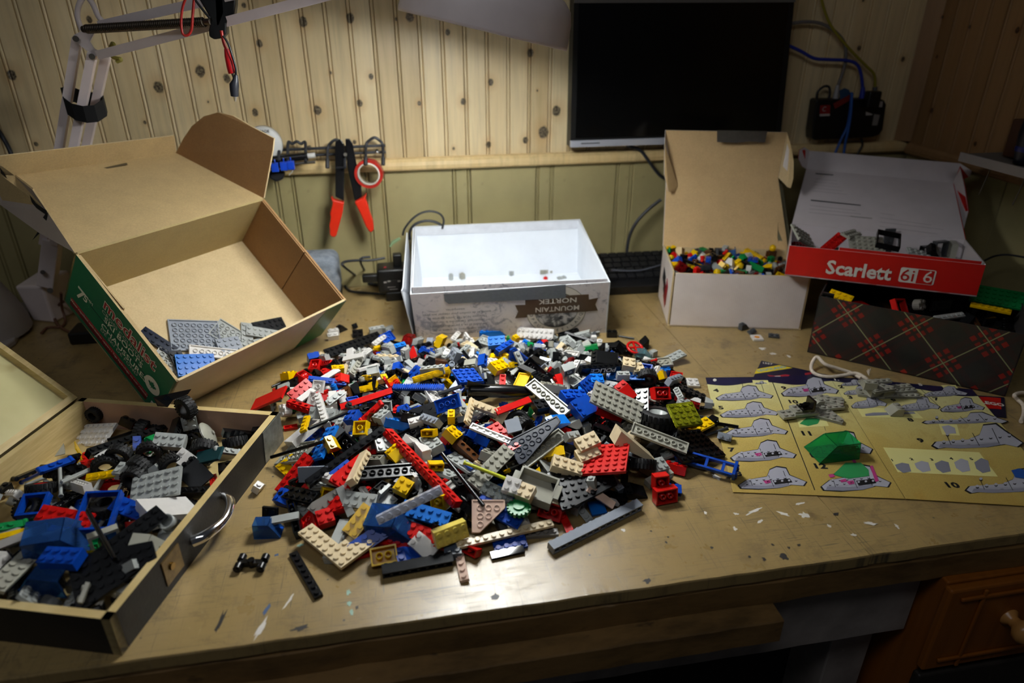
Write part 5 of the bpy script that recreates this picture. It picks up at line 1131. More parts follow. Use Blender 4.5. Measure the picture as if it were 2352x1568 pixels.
cable('thick black cable running along the bench to the shoe box', [T(772,668,.004), T(790,652,.004), T(820,648,.004), T(870,654,.005), T(930,663,.005)], .0036)
cable('black cable on the bench beside the speaker', [T(765,648,.003), T(790,655,.003), T(805,668,.003), T(840,672,.003), T(900,676,.003)], .0025)
kb = thing('keyboard', 'black keyboard leaning at the back wall between the boxes', 'keyboard', (.52, 1.34, 0)); KM = Matrix.Translation((.400, 1.283, .002)) @ Matrix.Rotation(math.radians(-2), 4, 'Z') @ Matrix.Rotation(math.radians(14), 4, 'X')
M_KB = plain('black_keys', '141519', .5, .15, 120)
MB().box((.14, .055, .011), (.30, .128, .022), 0, KM).build('tray', plain('keyboard_black', '0b0c0f', .45), kb, .003)
for r in range(5):
    for c in range(14): 
        o = MB().box((.010+.0197*c+.004*(r % 2), .022+.0198*r, .0255), (.0165, .0160, .007), 0, KM).build('key', M_KB, kb)
cable('grey cable lying across the keyboard', [W(1405,620,1.30), W(1440,622,1.30), W(1475,620,1.305), W(1520,608,1.31)], .0022, plain('grey_cable', '4a4c55', .5))
cable('black cable curving down the wall behind the keyboard', [W(1518,458,1.385), W(1490,480,1.385), W(1462,510,1.385), W(1445,545,1.385), W(1438,590,1.38)], .0036)
cable('black cable hanging from the screen behind the white carton', [W(1440,335,1.40), W(1470,345,1.40), W(1490,370,1.395), W(1515,402,1.395), W(1540,415,1.395)], .0032)
# monitor on the wall
mo = thing('monitor', 'large black flat screen with silver lower edge on the wall', 'monitor', (.60, 1.39, .28)); my = 1.383
m_bl, m_br, m_tl, m_tr = W(1310,338,my), W(1792,322,my), W(1319,-30,my), W(1828,-30,my)
def MQ(a, c, e=0): p = m_bl.lerp(m_br, a).lerp(m_tl.lerp(m_tr, a), c); return V((p.x, p.y+e, p.z))
M_SCR = plain('screen_black', '050505', .22, .1); M_BEZ = plain('bezel_black', '0a0a0b', .45); M_SIL = plain('silver_bezel', 'cdd0da', .35, .04, Metallic=.4)
MB().hexa([MQ(0,0,0), MQ(1,0,0), MQ(1,0,.03), MQ(0,0,.03)], [MQ(0,1.3,0), MQ(1,1.3,0), MQ(1,1.3,.03), MQ(0,1.3,.03)]).build('housing', M_BEZ, mo)
MB().hexa([MQ(.022,.062,-.0015), MQ(.972,.062,-.0015), MQ(.972,.062,.002), MQ(.022,.062,.002)], [MQ(.022,.905,-.0015), MQ(.972,.905,-.0015), MQ(.972,.905,.002), MQ(.022,.905,.002)]).build('screen', M_SCR, mo)
sv = MB().hexa([MQ(-.002,0,-.005), MQ(1.002,0,-.005), MQ(1.002,0,.002), MQ(-.002,0,.002)], [MQ(-.002,.046,-.005), MQ(1.002,.046,-.005), MQ(1.002,.046,.002), MQ(-.002,.046,.002)]).build('lower_bezel', M_SIL, mo, .001)
MB().hexa([MQ(0,.908,-.004), MQ(1,.908,-.004), MQ(1,.908,.002), MQ(0,.908,.002)], [MQ(0,1.3,-.004), MQ(1,1.3,-.004), MQ(1,1.3,.002), MQ(0,1.3,.002)]).build('upper_bezel', plain('dull_silver', '6d6a66', .45, Metallic=.3), mo)
MB().hexa([MQ(.045,.022,-.0056), MQ(.13,.022,-.0056), MQ(.13,.022,-.0052), MQ(.045,.022,-.0052)], [MQ(.045,.030,-.0056), MQ(.13,.030,-.0056), MQ(.13,.030,-.0052), MQ(.045,.030,-.0052)]).build('maker_mark', plain('mark_grey', '5c5e66', .5), sv)
# router
ro_ = thing('router', 'black router box with stickers hanging on the wall at right', 'router', W(1950, 270, 1.40)); yo = 1.388
b = MB(); b.sheet([W(u, v, yo) for u, v in [(1876,232),(1880,228),(2022,226),(2032,231),(2036,240),(2033,262),(2028,298),(2020,310),(2005,315),(1872,322),(1866,318),(1866,300)]], (0, 1, 0), .028); b.build('housing', M_BLKP, ro_, .003)
def stk(name, pts, m, e=.0008): b = MB(); b.sheet([W(u, v, yo-e) for u, v in pts], (0, 1, 0), .0006); b.build(name, m, ro_)
stk('sticker', [(1884,242),(1907,241),(1906,261),(1883,262)], plain('sticker_red', '8c1414', .5)); stk('sticker', [(1883,262),(1906,261),(1906,266),(1883,267)], M_INKLG)
stk('sticker', [(2014,232),(2028,233),(2026,246),(2014,246)], M_INKLG); stk('sticker', [(2008,262),(2021,264),(2015,288),(2003,288)], M_INKG); stk('sticker', [(1989,256),(2004,262),(2003,264),(1989,265)], M_INKLG)
stk('label', [(1914,238),(1953,217),(1957,228),(1918,250)], plain('label_red', '7a1b12', .5), .004)
text('lettering', 'C', frame(W(1893, 251, yo-.002), (1, 0, 0), (0, 0, 1)), .014, M_INKLG, ro_)
stk('blue_tab', [(1928,208),(1940,202),(1950,206),(1956,222),(1930,232)], plain('dull_blue', '2c4a6a', .4), .001)
yb_ = 1.405
cable('grey network cable looping from the screen to the router', [W(u, v, yb_) for u, v in [(1815,54),(1850,50),(1885,54),(1915,70),(1938,96),(1943,130),(1936,165),(1924,200),(1920,228)]], .0034, plain('grey_lan', '6f6a68', .5))
cable('blue network cable running from the screen to the router', [W(u, v, yb_-.006) for u, v in [(1808,103),(1840,118),(1870,134),(1905,137),(1945,139),(1968,148),(1978,172),(1982,215),(1980,232)]], .0034, plain('blue_lan', '1c2f96', .5))
cable('yellow network cable coming down from above to the router', [W(u, v, yb_-.003) for u, v in [(1884,-15),(1893,22),(1908,58),(1930,88),(1960,122),(1990,152),(2008,172),(2010,205)]], .0028, plain('yellow_lan', '8f851e', .5))
MB().tube([W(2010, 200, yb_-.004), W(2008, 226, yb_-.006)], .005, 8).build('plug', plain('clear_grey_plug', '55575c', .4), ro_); MB().tube([W(1924, 196, yb_), W(1918, 232, yb_-.006)], [.004, .007], 8).build('plug', plain('white_plug', 'a39fa0', .5), ro_); MB().tube([W(1982, 200, yb_-.006), W(1980, 232, yb_-.008)], [.004, .008], 8).build('plug', plain('blue_plug', '1c2f96', .5), ro_)
rbox('power_plug', W(2003, 228, yo-.010), (.030, .02, .034), .004, M_BLKP, ro_)
cable('thin blue cable hanging over the router, left strand', [W(u, v, yo-.008) for u, v in [(1956,212),(1953,250),(1946,290),(1932,320),(1918,352)]], .0028, plain('light_blue_lan', '2a5aa8', .5))
cable('thin blue cable hanging over the router, right strand', [W(u, v, yo-.012) for u, v in [(1957,214),(1954,260),(1948,300),(1942,325),(1938,355)]], .0028, plain('light_blue_lan', '2a5aa8', .5))
cable('short black lead looping on top of the router', [W(u, v, yb_-.004) for u, v in [(1876,232),(1878,212),(1892,199),(1904,200),(1906,216),(1902,232)]], .0026)
cable('black lead hanging below the router', [W(u, v, yb_-.004) for u, v in [(1978,318),(1981,332),(1974,346),(1966,360)]], .0022)
cable('thin black cable curving over the dark corner at right', [WX(u, v, 1.10) for u, v in [(2262,598),(2285,588),(2315,585),(2360,592)]], .0018)
# right wall shelf
sh_ = thing('wall_shelf', 'narrow white-edged shelf on the right wall', 'shelf', (1.1, .87, .286))
MB().span((1.05, .55, .287), (1.054, 1.126, .303)).build('front_edge', plain('shelf_edge_white', 'a39c98', .5, .05), sh_); MB().span((1.0542, .55, .288), (1.164, 1.126, .300)).build('shelf_board', plain('shelf_board', '6e6a66', .6, .1), sh_)
for y in (1.075, 1.0): MB().tube([(1.075, y, .287), (1.072, y, .262), (1.068, y+.001, .235)], .0012, 6).build('wire_hook', M_STEEL, sh_)
def driver(label, x, y, r, h, col):
    d = thing('screwdriver', label, 'screwdriver', (x, y, .300)); Mx = Matrix.Translation((x, y, .302)) @ Matrix.Rotation(math.radians(6), 4, 'Y')
    MB().lathe([(0, 0), (r*.55, 0), (r*.6, h*.08), (r*.75, h*.2), (r, h*.5), (r*.98, h*.85), (r*.7, h), (0, h*1.01)], 16, Mx).build('handle', plain('handle_'+col, col, .4), d)
    MB().lathe([(r*.8, h*.20), (r*.86, h*.26), (r*.8, h*.30)], 16, Mx).build('collar_ring', plain('blue_ring', '14206e', .4), d)
driver('dark blue screwdriver handle standing on the right shelf', 1.075, 1.02, .019, .100, '0e1322'); driver('bright blue screwdriver handle at the right picture edge', 1.078, .975, .018, .085, '13237a')
MB().box((1.12, 1.06, .335), (.04, .05, .065)).build('wood_block', plain('dark_red_wood', '4a2a18', .6, .15, 30), None, .002, label='small dark wooden block standing on the right shelf', cat='block')
# left edge of the bench
wo = thing('white_appliance', 'off-white rounded object on a flat foot, cut off by the left picture edge', 'appliance', T(-30, 800))
M_OW = plain('off_white_plastic', '9a928e', .6, .06, 30, .15, 200); wc = T(-45, 790)
MB().lathe([(.085, 0), (.083, .02), (.074, .05), (.060, .085), (.048, .11), (.03, .125), (0, .13)], 28, Matrix.Translation(wc+V((-.015, .03, .008)))).build('body', M_OW, wo)
q = [T(u, v) for u, v in [(-140,760),(-20,700),(70,705),(75,720),(38,792),(-60,860)]]; b = MB(); b.sheet(q[::-1], (0, 0, 1), .012); b.build('foot', M_OW, wo, .003)
M_COP = plain('brown_cord', '6b4630', .5)
cable('brown lamp cord coiled on the bench beside the green box', [T(150,690,.05), T(135,700,.03), T(125,722,.012), T(130,742,.004), T(150,758,.003), T(178,766,.003), T(200,764,.003)], .0026, M_COP)
cable('second brown cord loop behind the lamp base', [T(140,672,.07), T(142,705,.03), T(150,735,.006), T(140,750,.003), T(110,752,.003), T(95,765,.003)], .0024, M_COP)
cable('black cable along the wall at the far left edge', [W(-10,290,1.40), W(8,318,1.40), W(25,352,1.39), W(45,420,1.38)], .004)
cable('dark cable lying at the back left of the bench', [T(-20,668,.004), T(30,672,.004), T(62,662,.004), T(120,655,.004)], .006)
b = MB(); b.box(T(196,772,.012)+V((0, .015, 0)), (.05, .05, .024)); b.build('rubber_block', M_BLKP, None, .004, label='small black block on the bench behind the green box edge', cat='block')
# settled pieces: {place*2+own: {type: {colour: [x, y, z in half millimetres, turn in degrees, ...]}}}
SIM = {
0: {
'b22': {'dgrey': [58,1823,78,-4,-1,-162],'red': [168,1600,49,178,7,-55],'black': [534,1456,36,95,-20,-153,17,1249,27,66,164,26,507,2069,22,0,-45,-167,542,1513,28,79,-127,65,810,1566,19,-13,172,20,469,1617,70,44,-180,44,389,1573,27,8,-169,-58,249,1779,72,61,-57,-59],'yellow': [-206,1378,29,-115,24,6],'lgrey': [-232,1944,29,-172,17,60,-175,1982,22,38,0,-95],'blue': [429,1419,22,0,-40,-89,463,2022,19,90,0,174],'lgrey2': [120,1394,12,0,0,-179]},
'p31': {'white': [544,1848,73,-9,4,21,-128,2125,33,27,-1,-86],'bgrey': [22,1821,75,-39,7,121,574,1406,5,1,0,-49],'tred': [-99,2154,11,-165,8,62],'cream': [420,1823,62,173,-52,-22],'black': [-194,2129,15,-90,-10,30,68,1426,46,-97,-6,-159,223,2125,20,-6,11,-55],'brown': [-5,1714,49,66,141,11],'yellow': [311,1606,83,-46,-23,36],'lgrey2': [147,1743,54,23,-162,0]},
's21': {'bgrey': [529,2048,38,51,-13,72,24,1600,44,19,-55,-148,260,1863,66,-78,9,-52,101,1553,47,84,-5,-34],'black': [124,1490,58,-4,-11,-135,136,1843,65,21,20,-109,454,2144,10,90,0,-17,154,1974,48,7,-19,-138,287,2201,12,0,0,-144,302,2064,31,168,7,91,-242,2109,12,0,0,-6,-225,1810,12,0,0,130,131,1772,39,-18,5,136,57,2098,20,-118,21,-42,135,1883,60,-126,-47,-57,148,1932,59,94,34,99,91,1603,48,-94,-31,-140,259,1967,52,13,-20,-58,35,1712,49,51,11,123],'blue': [466,2080,29,-157,-6,45,87,2143,12,180,0,-31,96,2055,32,0,124,115,30,1678,63,-28,0,167,250,1383,20,1,-28,2,339,2088,18,0,18,-163],'cream': [-274,2172,10,90,0,82,-96,1639,41,14,-179,-55],'yellow': [-91,1858,58,-72,-15,-124,-112,1787,32,0,-132,62],'white': [529,1986,43,4,35,9,424,1390,44,-10,163,25,562,1676,69,54,32,40],'lgrey2': [425,2069,22,-31,-23,76,-387,1760,10,-90,0,-41],'blue2': [511,1659,81,-50,60,16,-209,1874,29,-83,11,-173,745,1539,10,90,0,84],'lgrey': [541,1372,20,-15,17,-94,420,1662,66,-55,10,-170,204,2030,48,-14,-6,71,-284,1731,10,-90,0,127,196,1881,64,102,0,-66,346,2149,19,90,0,174,-178,1637,10,90,0,-132,175,2056,33,-57,117,70],'dgrey': [555,2018,37,0,0,-76]},
'h2': {'lgrey': [537,2145,12,0,0,45,-36,2128,44,-102,-16,134],'tred': [-254,1439,10,90,0,147],'white': [165,1891,57,-78,26,-60,-25,1498,64,65,14,-47],'bgrey': [119,1866,49,53,22,150],'black': [432,1993,44,-51,-153,10,101,1631,26,150,-11,-60,-71,2101,24,130,-33,-83],'blue': [214,1779,73,6,-170,-35]},
'axle4': {'black': [755,2013,23,-1,-164,-49,-265,1564,32,0,0,125,829,1825,7,0,0,-42,811,1664,11,90,-8,2,368,2032,46,65,-32,-108,503,1460,24,93,-7,48],'dgrey': [820,1590,6,90,0,-15],'lgrey': [649,1741,55,122,3,134]},
'b11': {'black': [-66,2181,24,1,16,100,625,1967,42,-39,23,101,-132,1923,52,58,58,-21,191,2082,38,9,-90,131,393,1972,50,-5,47,-85,523,2080,36,-9,-45,13,447,1557,56,-86,-113,-42,-108,1892,39,147,38,-60,517,2117,10,-64,-90,-64,425,1939,51,-28,3,-65,367,2073,40,-173,-12,28],'bgrey': [8,1922,62,39,-27,61,36,2071,52,11,-5,-158],'dgrey': [221,1918,80,-34,-131,40],'blue': [-151,1637,29,95,-90,-60,409,1836,72,22,-33,112],'lgrey': [229,1582,89,-131,33,-16,-158,1872,47,62,52,60,-43,2191,19,90,0,-133,132,2196,10,-90,0,-172,429,2017,31,118,25,0],'lgrey2': [669,2028,34,-17,90,17,45,2147,12,0,0,155],'white': [125,1720,66,-3,27,-19,421,2143,10,90,0,-21,518,1532,40,14,129,-113,498,2030,33,-73,-13,-155,-6,1941,47,-120,33,69],'yellow': [4,2035,38,148,90,14],'red': [-196,1699,10,90,0,-127,478,1569,31,111,57,-4],'tred': [220,1883,69,6,0,-66],'blue2': [93,1936,48,-40,73,-117]},
'p11': {'green': [380,2195,10,60,90,38,-161,1909,33,25,-21,-73],'black': [-322,2083,5,0,0,-161],'white': [-54,1971,51,77,1,16],'lgrey': [252,2045,45,-89,-6,-74,-152,1895,46,65,21,107,28,1794,24,1,180,-54,141,2152,5,180,0,-14],'dgrey': [-292,1993,10,129,0,-63],'lgrey2': [65,2164,5,0,0,46,-197,1723,34,-51,-90,-127],'blue': [345,1988,63,-13,-2,135],'blue2': [473,1682,68,-39,-142,-83],'yellow': [369,1768,89,127,38,-3]},
't11': {'lgrey': [131,1983,68,179,1,51,-69,2021,45,-73,-131,-27,217,2201,10,22,90,-90,40,1925,63,-21,23,-77],'blue': [40,2184,10,90,0,-32],'black': [495,1502,25,167,6,-34,-94,2075,34,11,-90,-89],'cream': [316,1882,61,-25,-40,172]},
's11': {'yellow': [304,1338,61,-14,16,176],'black': [106,1843,54,-90,0,-45,-148,1920,44,-62,-17,-83,-118,1876,50,37,-115,-74],'white': [31,1991,44,19,-20,-168,88,2183,9,180,0,-3,-10,2008,38,90,0,-132],'brown': [-229,2131,9,0,0,58],'red': [-262,1840,47,129,-20,37,152,1662,85,-67,-171,-14],'clear': [456,2007,48,-31,-59,-96],'lgrey': [123,2061,48,90,0,-61,726,1667,29,-86,90,16,479,2122,10,3,90,0,129,1954,29,90,0,158],'dgrey': [500,1799,97,129,-25,-84],'lgrey2': [-121,2175,10,-41,-90,-133],'bgrey': [-69,1712,43,-90,-22,-144],'cream': [425,1799,51,-14,-176,-6]},
'p21': {'lgrey': [104,2022,57,152,36,-5,461,1862,65,37,-7,59,442,1762,56,-126,63,72,-150,2215,5,180,0,26,-147,2181,10,90,0,-79,95,1737,52,74,30,150,-141,2024,47,-63,-5,83,22,1699,60,61,149,-26,-58,1870,27,-95,30,-92,-294,2035,5,0,-180,19],'lgrey2': [555,1979,55,41,-5,-84,-157,1614,19,0,90,0,398,2078,34,90,0,44],'black': [-114,2197,10,90,0,-68,0,2005,53,0,0,142,410,1983,52,-63,6,103,-224,1710,29,90,0,58,11,1867,65,44,2,-83,544,2179,10,-12,-10,-140,175,1914,53,-84,30,-59,656,1702,64,59,-2,109,35,1773,37,-87,28,-128],'yellow': [376,1594,61,61,-2,-44],'red': [-223,1706,10,90,0,-136,554,1590,19,-93,-9,89],'dgrey': [52,2072,21,-90,59,-88,357,2053,45,2,101,27],'blue2': [-91,1950,49,-34,-1,-5,111,1900,60,-100,-32,81],'blue': [-97,1762,43,-55,-166,-4,-66,2170,10,0,-15,-83],'white': [-189,2157,10,-90,0,-13]},
'b42': {'black': [666,1754,84,-169,32,-33,360,1664,49,17,29,148,-15,1797,39,-20,-19,118],'white': [784,1873,24,10,-14,50,608,1613,82,48,4,179],'yellow': [-44,1526,34,25,0,-171],'lgrey': [125,1543,27,-7,-3,-21,641,1822,72,-51,-3,10,436,1463,23,51,0,4],'blue': [-99,1975,29,16,-3,173,-27,1645,39,-14,1,139],'bgrey': [502,1766,46,16,6,-102,-61,1315,12,0,180,87],'red': [-150,1711,12,180,0,-29]},
'r1': {'red': [-112,1397,12,0,0,-97],'cream': [6,1897,69,-119,-9,-92],'white': [-237,1903,25,-122,119,-14,507,1926,71,-114,-26,-35,-75,1882,52,27,124,-11,91,1867,62,-34,-14,71,587,1914,29,-35,-47,-34,56,2044,19,-8,53,-97],'black': [722,1898,46,-72,73,83,-69,1845,63,-115,-141,-5,-262,2033,12,0,0,-158,594,1792,56,41,-17,164],'lgrey2': [-153,2149,19,-22,-90,38],'blue': [58,1589,53,-51,-22,117,803,1765,10,-90,0,-39],'blue2': [-349,1881,10,-97,-90,-6],'bgrey': [288,2028,39,-63,4,25],'dgrey': [552,2125,10,28,-90,-28]},
'b31': {'blue': [104,1467,38,35,1,109],'lgrey': [392,2027,39,-32,-151,-72,-187,1764,22,124,15,-112,51,1956,43,-35,29,147],'black': [807,1647,25,27,16,-41,-109,1840,38,166,-10,-5],'yellow': [-212,1533,39,90,6,24,325,1942,40,89,-108,-57],'white': [-243,2160,16,-141,0,-117,23,1886,53,25,-23,74],'cream': [599,1460,50,126,45,53],'bgrey': [116,1678,82,74,-32,-67]},
's22': {'white': [149,2030,47,2,16,-24,117,1618,88,-34,167,23,777,1685,27,-90,34,22],'red': [405,1487,62,-30,-21,165,511,1371,31,-28,13,-90,232,1439,38,90,0,-102],'black': [38,1769,76,10,-34,162,502,1683,69,-114,-18,71,75,1582,22,0,104,-34,693,1441,32,0,123,-119,-195,1821,12,0,0,-46,699,1678,39,-85,45,-110,452,1624,89,21,-40,-77],'lgrey': [803,1804,35,-92,119,55,-77,1804,49,18,-72,-17,157,1716,48,-10,99,71,331,2033,67,-14,8,-80,540,1402,53,80,-58,59]},
's32': {'black': [821,1721,12,0,-180,82,64,1543,49,-106,-33,104,639,1961,22,44,0,-105],'white': [536,1719,76,-31,15,153],'yellow': [345,1740,87,176,-18,59],'bgrey': [502,1413,43,12,97,-143],'green': [-142,1546,42,-42,-12,128],'red': [484,1625,38,29,14,-133],'blue': [293,1654,58,-26,13,9],'lgrey': [269,1345,12,0,-180,-86]},
'brk': {'lgrey': [408,1595,58,80,6,-46,819,2007,15,0,0,39,-5,2103,41,-8,-165,-47],'white': [-320,1857,43,80,5,-77,-94,2018,19,90,0,-105,588,1843,42,48,-30,151],'yellow': [-34,1862,56,-29,14,97,131,1467,24,-35,0,-70,600,1877,15,0,-180,-1],'black': [151,1685,68,-23,4,-12,-294,1810,15,0,0,-177,197,1740,61,-137,-7,8],'lgrey2': [-198,1917,15,0,0,51],'bgrey': [107,1640,64,115,52,95]},
'p22': {'blue': [-57,1781,65,4,-20,133,675,1896,58,97,-138,-18],'lgrey': [194,2177,9,0,15,-26,371,1889,56,175,-3,68],'bgrey': [-123,2129,25,-26,9,111,355,1815,65,44,12,51]},
'p82': {'blue': [177,1495,31,-30,13,-91],'black': [-300,1914,17,0,9,103],'white': [305,1527,27,-4,-16,41]},
'b21': {'lgrey': [47,1341,47,-5,-9,-82,-90,1768,64,153,-7,-46,126,2087,28,15,13,13,-218,1404,10,-90,0,107,343,1411,24,122,6,-24,-280,1851,10,90,0,101,319,2117,32,85,21,-67],'black': [62,1284,19,-90,0,39,-87,1579,68,0,22,103,257,2112,30,-90,-132,-47,857,1868,19,-90,0,-67,496,2142,10,-90,0,-21,-121,1592,56,140,1,14,567,1933,36,4,-3,57,95,1308,12,0,-180,19,-24,1643,62,-81,-11,6,558,1872,25,-62,13,-21,-114,1464,19,2,90,-60,-162,1857,33,51,46,45,616,2096,14,-90,16,-107,18,2083,32,0,180,43,421,1743,63,73,5,111],'red': [495,2100,19,-38,-90,134,-193,1818,47,0,39,-86],'green': [-315,1800,40,86,165,-12],'white': [231,1963,57,-71,-10,112,317,2023,35,83,125,-13],'cream': [148,1586,84,-34,-158,48,184,1960,53,-138,-59,-4],'blue': [-6,1962,37,-39,47,-65,85,2121,12,0,0,-31,435,1574,43,-125,13,46],'yellow': [-244,1854,19,-95,-7,7],'lgrey2': [268,1579,53,91,125,31]},
'clip': {'black': [-169,1929,37,-79,50,1,436,2051,30,-82,-32,82,-85,1449,10,90,0,167,-146,1966,34,0,-82,-4,156,1821,60,-21,-25,68,442,1613,44,-90,0,95,381,1668,84,-1,-3,-120],'lgrey': [83,2108,34,-65,16,162,-124,1963,53,6,-178,-14,244,2130,27,48,42,-10,415,1872,55,81,152,-25],'blue2': [-13,1902,47,-68,-4,-86,70,1884,55,66,0,-85],'tred': [155,1751,59,18,-157,14],'yellow': [442,1715,70,-89,-3,-75],'blue': [-65,1745,49,40,-3,8]},
'b41': {'black': [15,1759,61,34,15,69,223,1495,80,-110,-20,-57,514,1348,54,-21,-158,14,711,1973,14,61,0,-21,-123,1759,29,-54,168,-39,45,1437,10,90,0,65,-98,1551,20,89,-15,12,680,1549,12,0,0,-99],'blue': [-51,2137,13,-72,0,7,402,1452,49,141,15,-22],'lgrey': [-225,1600,17,95,10,-62,59,1438,29,-87,-9,139,689,1866,30,-68,152,13,603,1660,53,16,2,-72,365,1362,50,-24,146,-88],'red': [-59,1733,34,-63,145,-38],'cream': [39,1631,45,-64,18,-37],'bgrey': [-1,1733,39,-46,23,-60],'brown': [425,1896,57,-19,9,135]},
'p61': {'white': [755,1750,43,41,37,-137],'black': [339,1769,69,35,-18,125,782,1637,19,-11,167,-41,-160,1588,34,6,26,-140,742,1785,43,0,0,167],'lgrey': [631,1723,63,11,3,-71,416,1577,90,-40,10,-30],'yellow': [138,1645,82,43,157,-42,-39,1617,67,-31,3,5],'lgrey2': [62,1369,46,114,-30,-83],'blue2': [826,1541,5,-180,0,31]},
'b32': {'black': [307,1377,18,0,-11,115,222,1500,35,101,67,-87,584,1435,19,-90,0,-57],'blue2': [-279,1591,12,0,180,-13,302,1451,22,10,165,-60],'yellow': [72,1663,53,-20,-167,69],'white': [531,1630,77,94,24,2]},
'p62': {'black': [-193,2089,20,-17,10,-159,35,1528,52,-144,-6,96,203,1583,44,-102,5,85,531,1642,23,152,-10,89,658,1665,50,10,-7,-109,-209,1338,17,-134,0,130],'lgrey': [173,1359,25,2,-159,105],'bgrey': [570,1647,14,0,-9,72],'white': [268,2151,5,0,0,36],'red': [-136,1487,40,17,-164,40]},
'cone': {'lgrey': [390,2097,36,89,-104,57],'white': [385,2007,54,-31,-30,107],'black': [598,1742,68,124,19,124,-112,2061,34,-32,112,-92,509,1516,53,-12,143,48],'red': [82,2025,47,113,-127,4],'yellow': [469,1957,57,-49,-45,-41,334,1971,63,92,-13,44],'blue': [-203,1788,12,0,0,-35],'blue2': [556,1815,54,49,-19,-54]},
'p41': {'red': [-96,1444,26,0,-146,-117,428,1827,53,39,142,22,284,1740,87,-4,165,78],'green': [-1,1861,58,-46,-10,-95],'lgrey': [683,2164,15,83,-8,-158,426,2108,15,-3,16,-119,-279,1494,23,-15,-167,-58,-259,1811,30,-63,-32,140,603,1711,51,24,-16,170,-81,1702,66,161,-31,-61],'blue2': [450,2100,21,-13,-22,147],'blue': [-22,2071,46,32,19,123,112,1872,75,-44,-1,62],'white': [-38,1755,42,1,-18,115,-51,2200,5,0,0,104],'black': [-83,1913,56,-16,1,147,38,1294,25,-11,-167,39,411,1680,74,9,-157,59,547,1438,45,-5,1,27,-180,1515,23,3,-29,-91,417,1544,45,36,66,67],'cream': [204,1617,93,69,-163,-23]},
'r1p': {'white': [-31,2001,62,12,110,65],'black': [166,2187,5,0,0,-109,-90,2015,48,-6,90,59,867,1710,5,0,-180,-51,-100,2037,48,-90,0,-109,560,1544,41,144,-7,-115,165,1886,76,70,20,-132,636,2005,27,20,-2,-113,162,1954,49,-113,-1,-47],'lgrey': [141,2090,42,-20,-1,-129,-333,2057,5,0,0,-38,76,1429,5,0,0,116],'tred': [-142,1871,56,-71,-48,-117],'red': [141,1245,5,0,-180,-90]},
't21': {'white': [151,1998,67,2,-1,160],'blue2': [255,2016,40,102,23,-46],'black': [87,1764,88,-55,-5,-81,-196,1907,40,90,0,-126,573,1817,71,-121,-33,-77],'lgrey': [-111,2094,26,15,-36,-6,254,1542,60,-49,0,-41,268,2036,34,90,0,-67],'blue': [186,1984,60,-11,-17,-147]},
'p42': {'black': [781,1864,39,14,9,-34,638,1521,34,-35,-4,125],'lgrey': [-5,1439,68,2,5,114,-218,1650,5,180,0,88,303,1799,65,-28,-10,-167],'blue': [-31,1489,49,-18,17,-3],'white': [441,1464,57,14,-147,92,392,1395,28,-148,7,102],'bgrey': [197,1470,36,-73,-28,-102],'red': [-152,1586,5,0,-180,8],'yellow': [341,1597,56,26,-167,-17],'blue2': [609,1652,72,-4,15,-168]},
'r2': {'black': [462,1811,64,29,-151,-41],'lgrey2': [476,1453,47,-32,-137,-43]},
'p44': {'black': [176,1836,63,-9,-31,44,579,1782,49,-40,-20,-56,411,1635,30,0,0,-23],'lgrey': [-252,1523,15,0,164,26],'lgrey2': [262,1521,58,48,4,136]},
'b61': {'blue2': [240,1314,10,-90,0,114,559,1941,14,89,5,-85],'black': [772,1759,12,0,0,-83,672,2045,12,-180,0,69],'red': [266,1452,41,-106,-21,114]},
'h4': {'white': [-92,1541,59,-76,-20,-116],'bgrey': [79,1683,73,-67,2,94,418,1633,47,0,180,15],'cream': [501,1535,12,0,0,37,287,1465,64,9,29,2],'lgrey': [86,1448,22,84,18,-42,651,2056,19,-81,12,71]},
'bar3': {'black': [357,1875,73,-33,-26,135,-63,1997,39,-90,-13,-104,371,2131,13,8,8,62],'red': [195,2101,29,-115,79,27],'dgrey': [-202,1848,50,15,11,-162,281,2076,40,-17,23,129],'lgrey': [535,1806,70,15,-180,70]},
'tyM': {'rubber': [99,1814,32,0,0,-52,156,1288,18,-100,0,-120,-101,1606,20,90,14,31,236,1289,33,88,15,-162]},
't41': {'black': [728,2009,37,111,1,-28,337,2197,11,-3,8,16,65,1298,5,0,0,112,843,1638,5,0,0,-104],'lgrey': [227,1802,79,80,-38,-68,284,1414,5,-180,0,58],'white': [82,1733,62,63,-5,-45],'lgrey2': [-119,1646,63,68,-33,38]},
'hinge': {'black': [119,2166,10,-90,0,-83,280,2046,27,90,-29,130,606,1551,51,44,-167,50],'red': [-373,1970,12,-9,-7,12],'blue': [120,1514,27,176,-7,-20,329,1577,50,19,-11,-62],'lgrey2': [638,1921,61,-20,-20,-74]},
'w44': {'black': [557,1624,38,-7,-24,-170],'blue': [-12,1444,17,-20,0,-24],'lgrey': [265,1642,49,3,151,-99]},
'h8': {'white': [458,1735,54,85,-16,27],'black': [-147,1496,17,-109,3,12,696,1800,65,84,-168,17]},
'p32': {'lgrey2': [696,1597,54,-23,4,-117],'lgrey': [-4,2138,28,12,0,8],'white': [282,1798,82,-11,27,-82]},
'arch': {'dgrey': [187,1235,30,2,150,106],'black': [-333,1863,12,0,0,77],'lgrey': [-264,1908,24,-87,18,105],'red': [788,1911,10,90,0,-3]},
'bar6': {'dgrey': [232,1561,51,-93,34,27],'black': [230,1592,60,-140,11,-52]},
't42': {'black': [168,1354,36,13,-16,-110],'lgrey': [314,1618,32,29,-13,2]},
'head': {'yellow': [326,2084,40,-18,2,115,305,1917,52,44,4,-59]},
},
1: {
'w44': {'black': [50,1643,85,24,-45,38,300,1321,42,7,-20,18,749,2027,15,-180,16,-54],'blue': [347,1915,77,58,-134,12],'lgrey': [-231,1433,27,24,11,123],'brown': [59,1327,31,170,1,-19]},
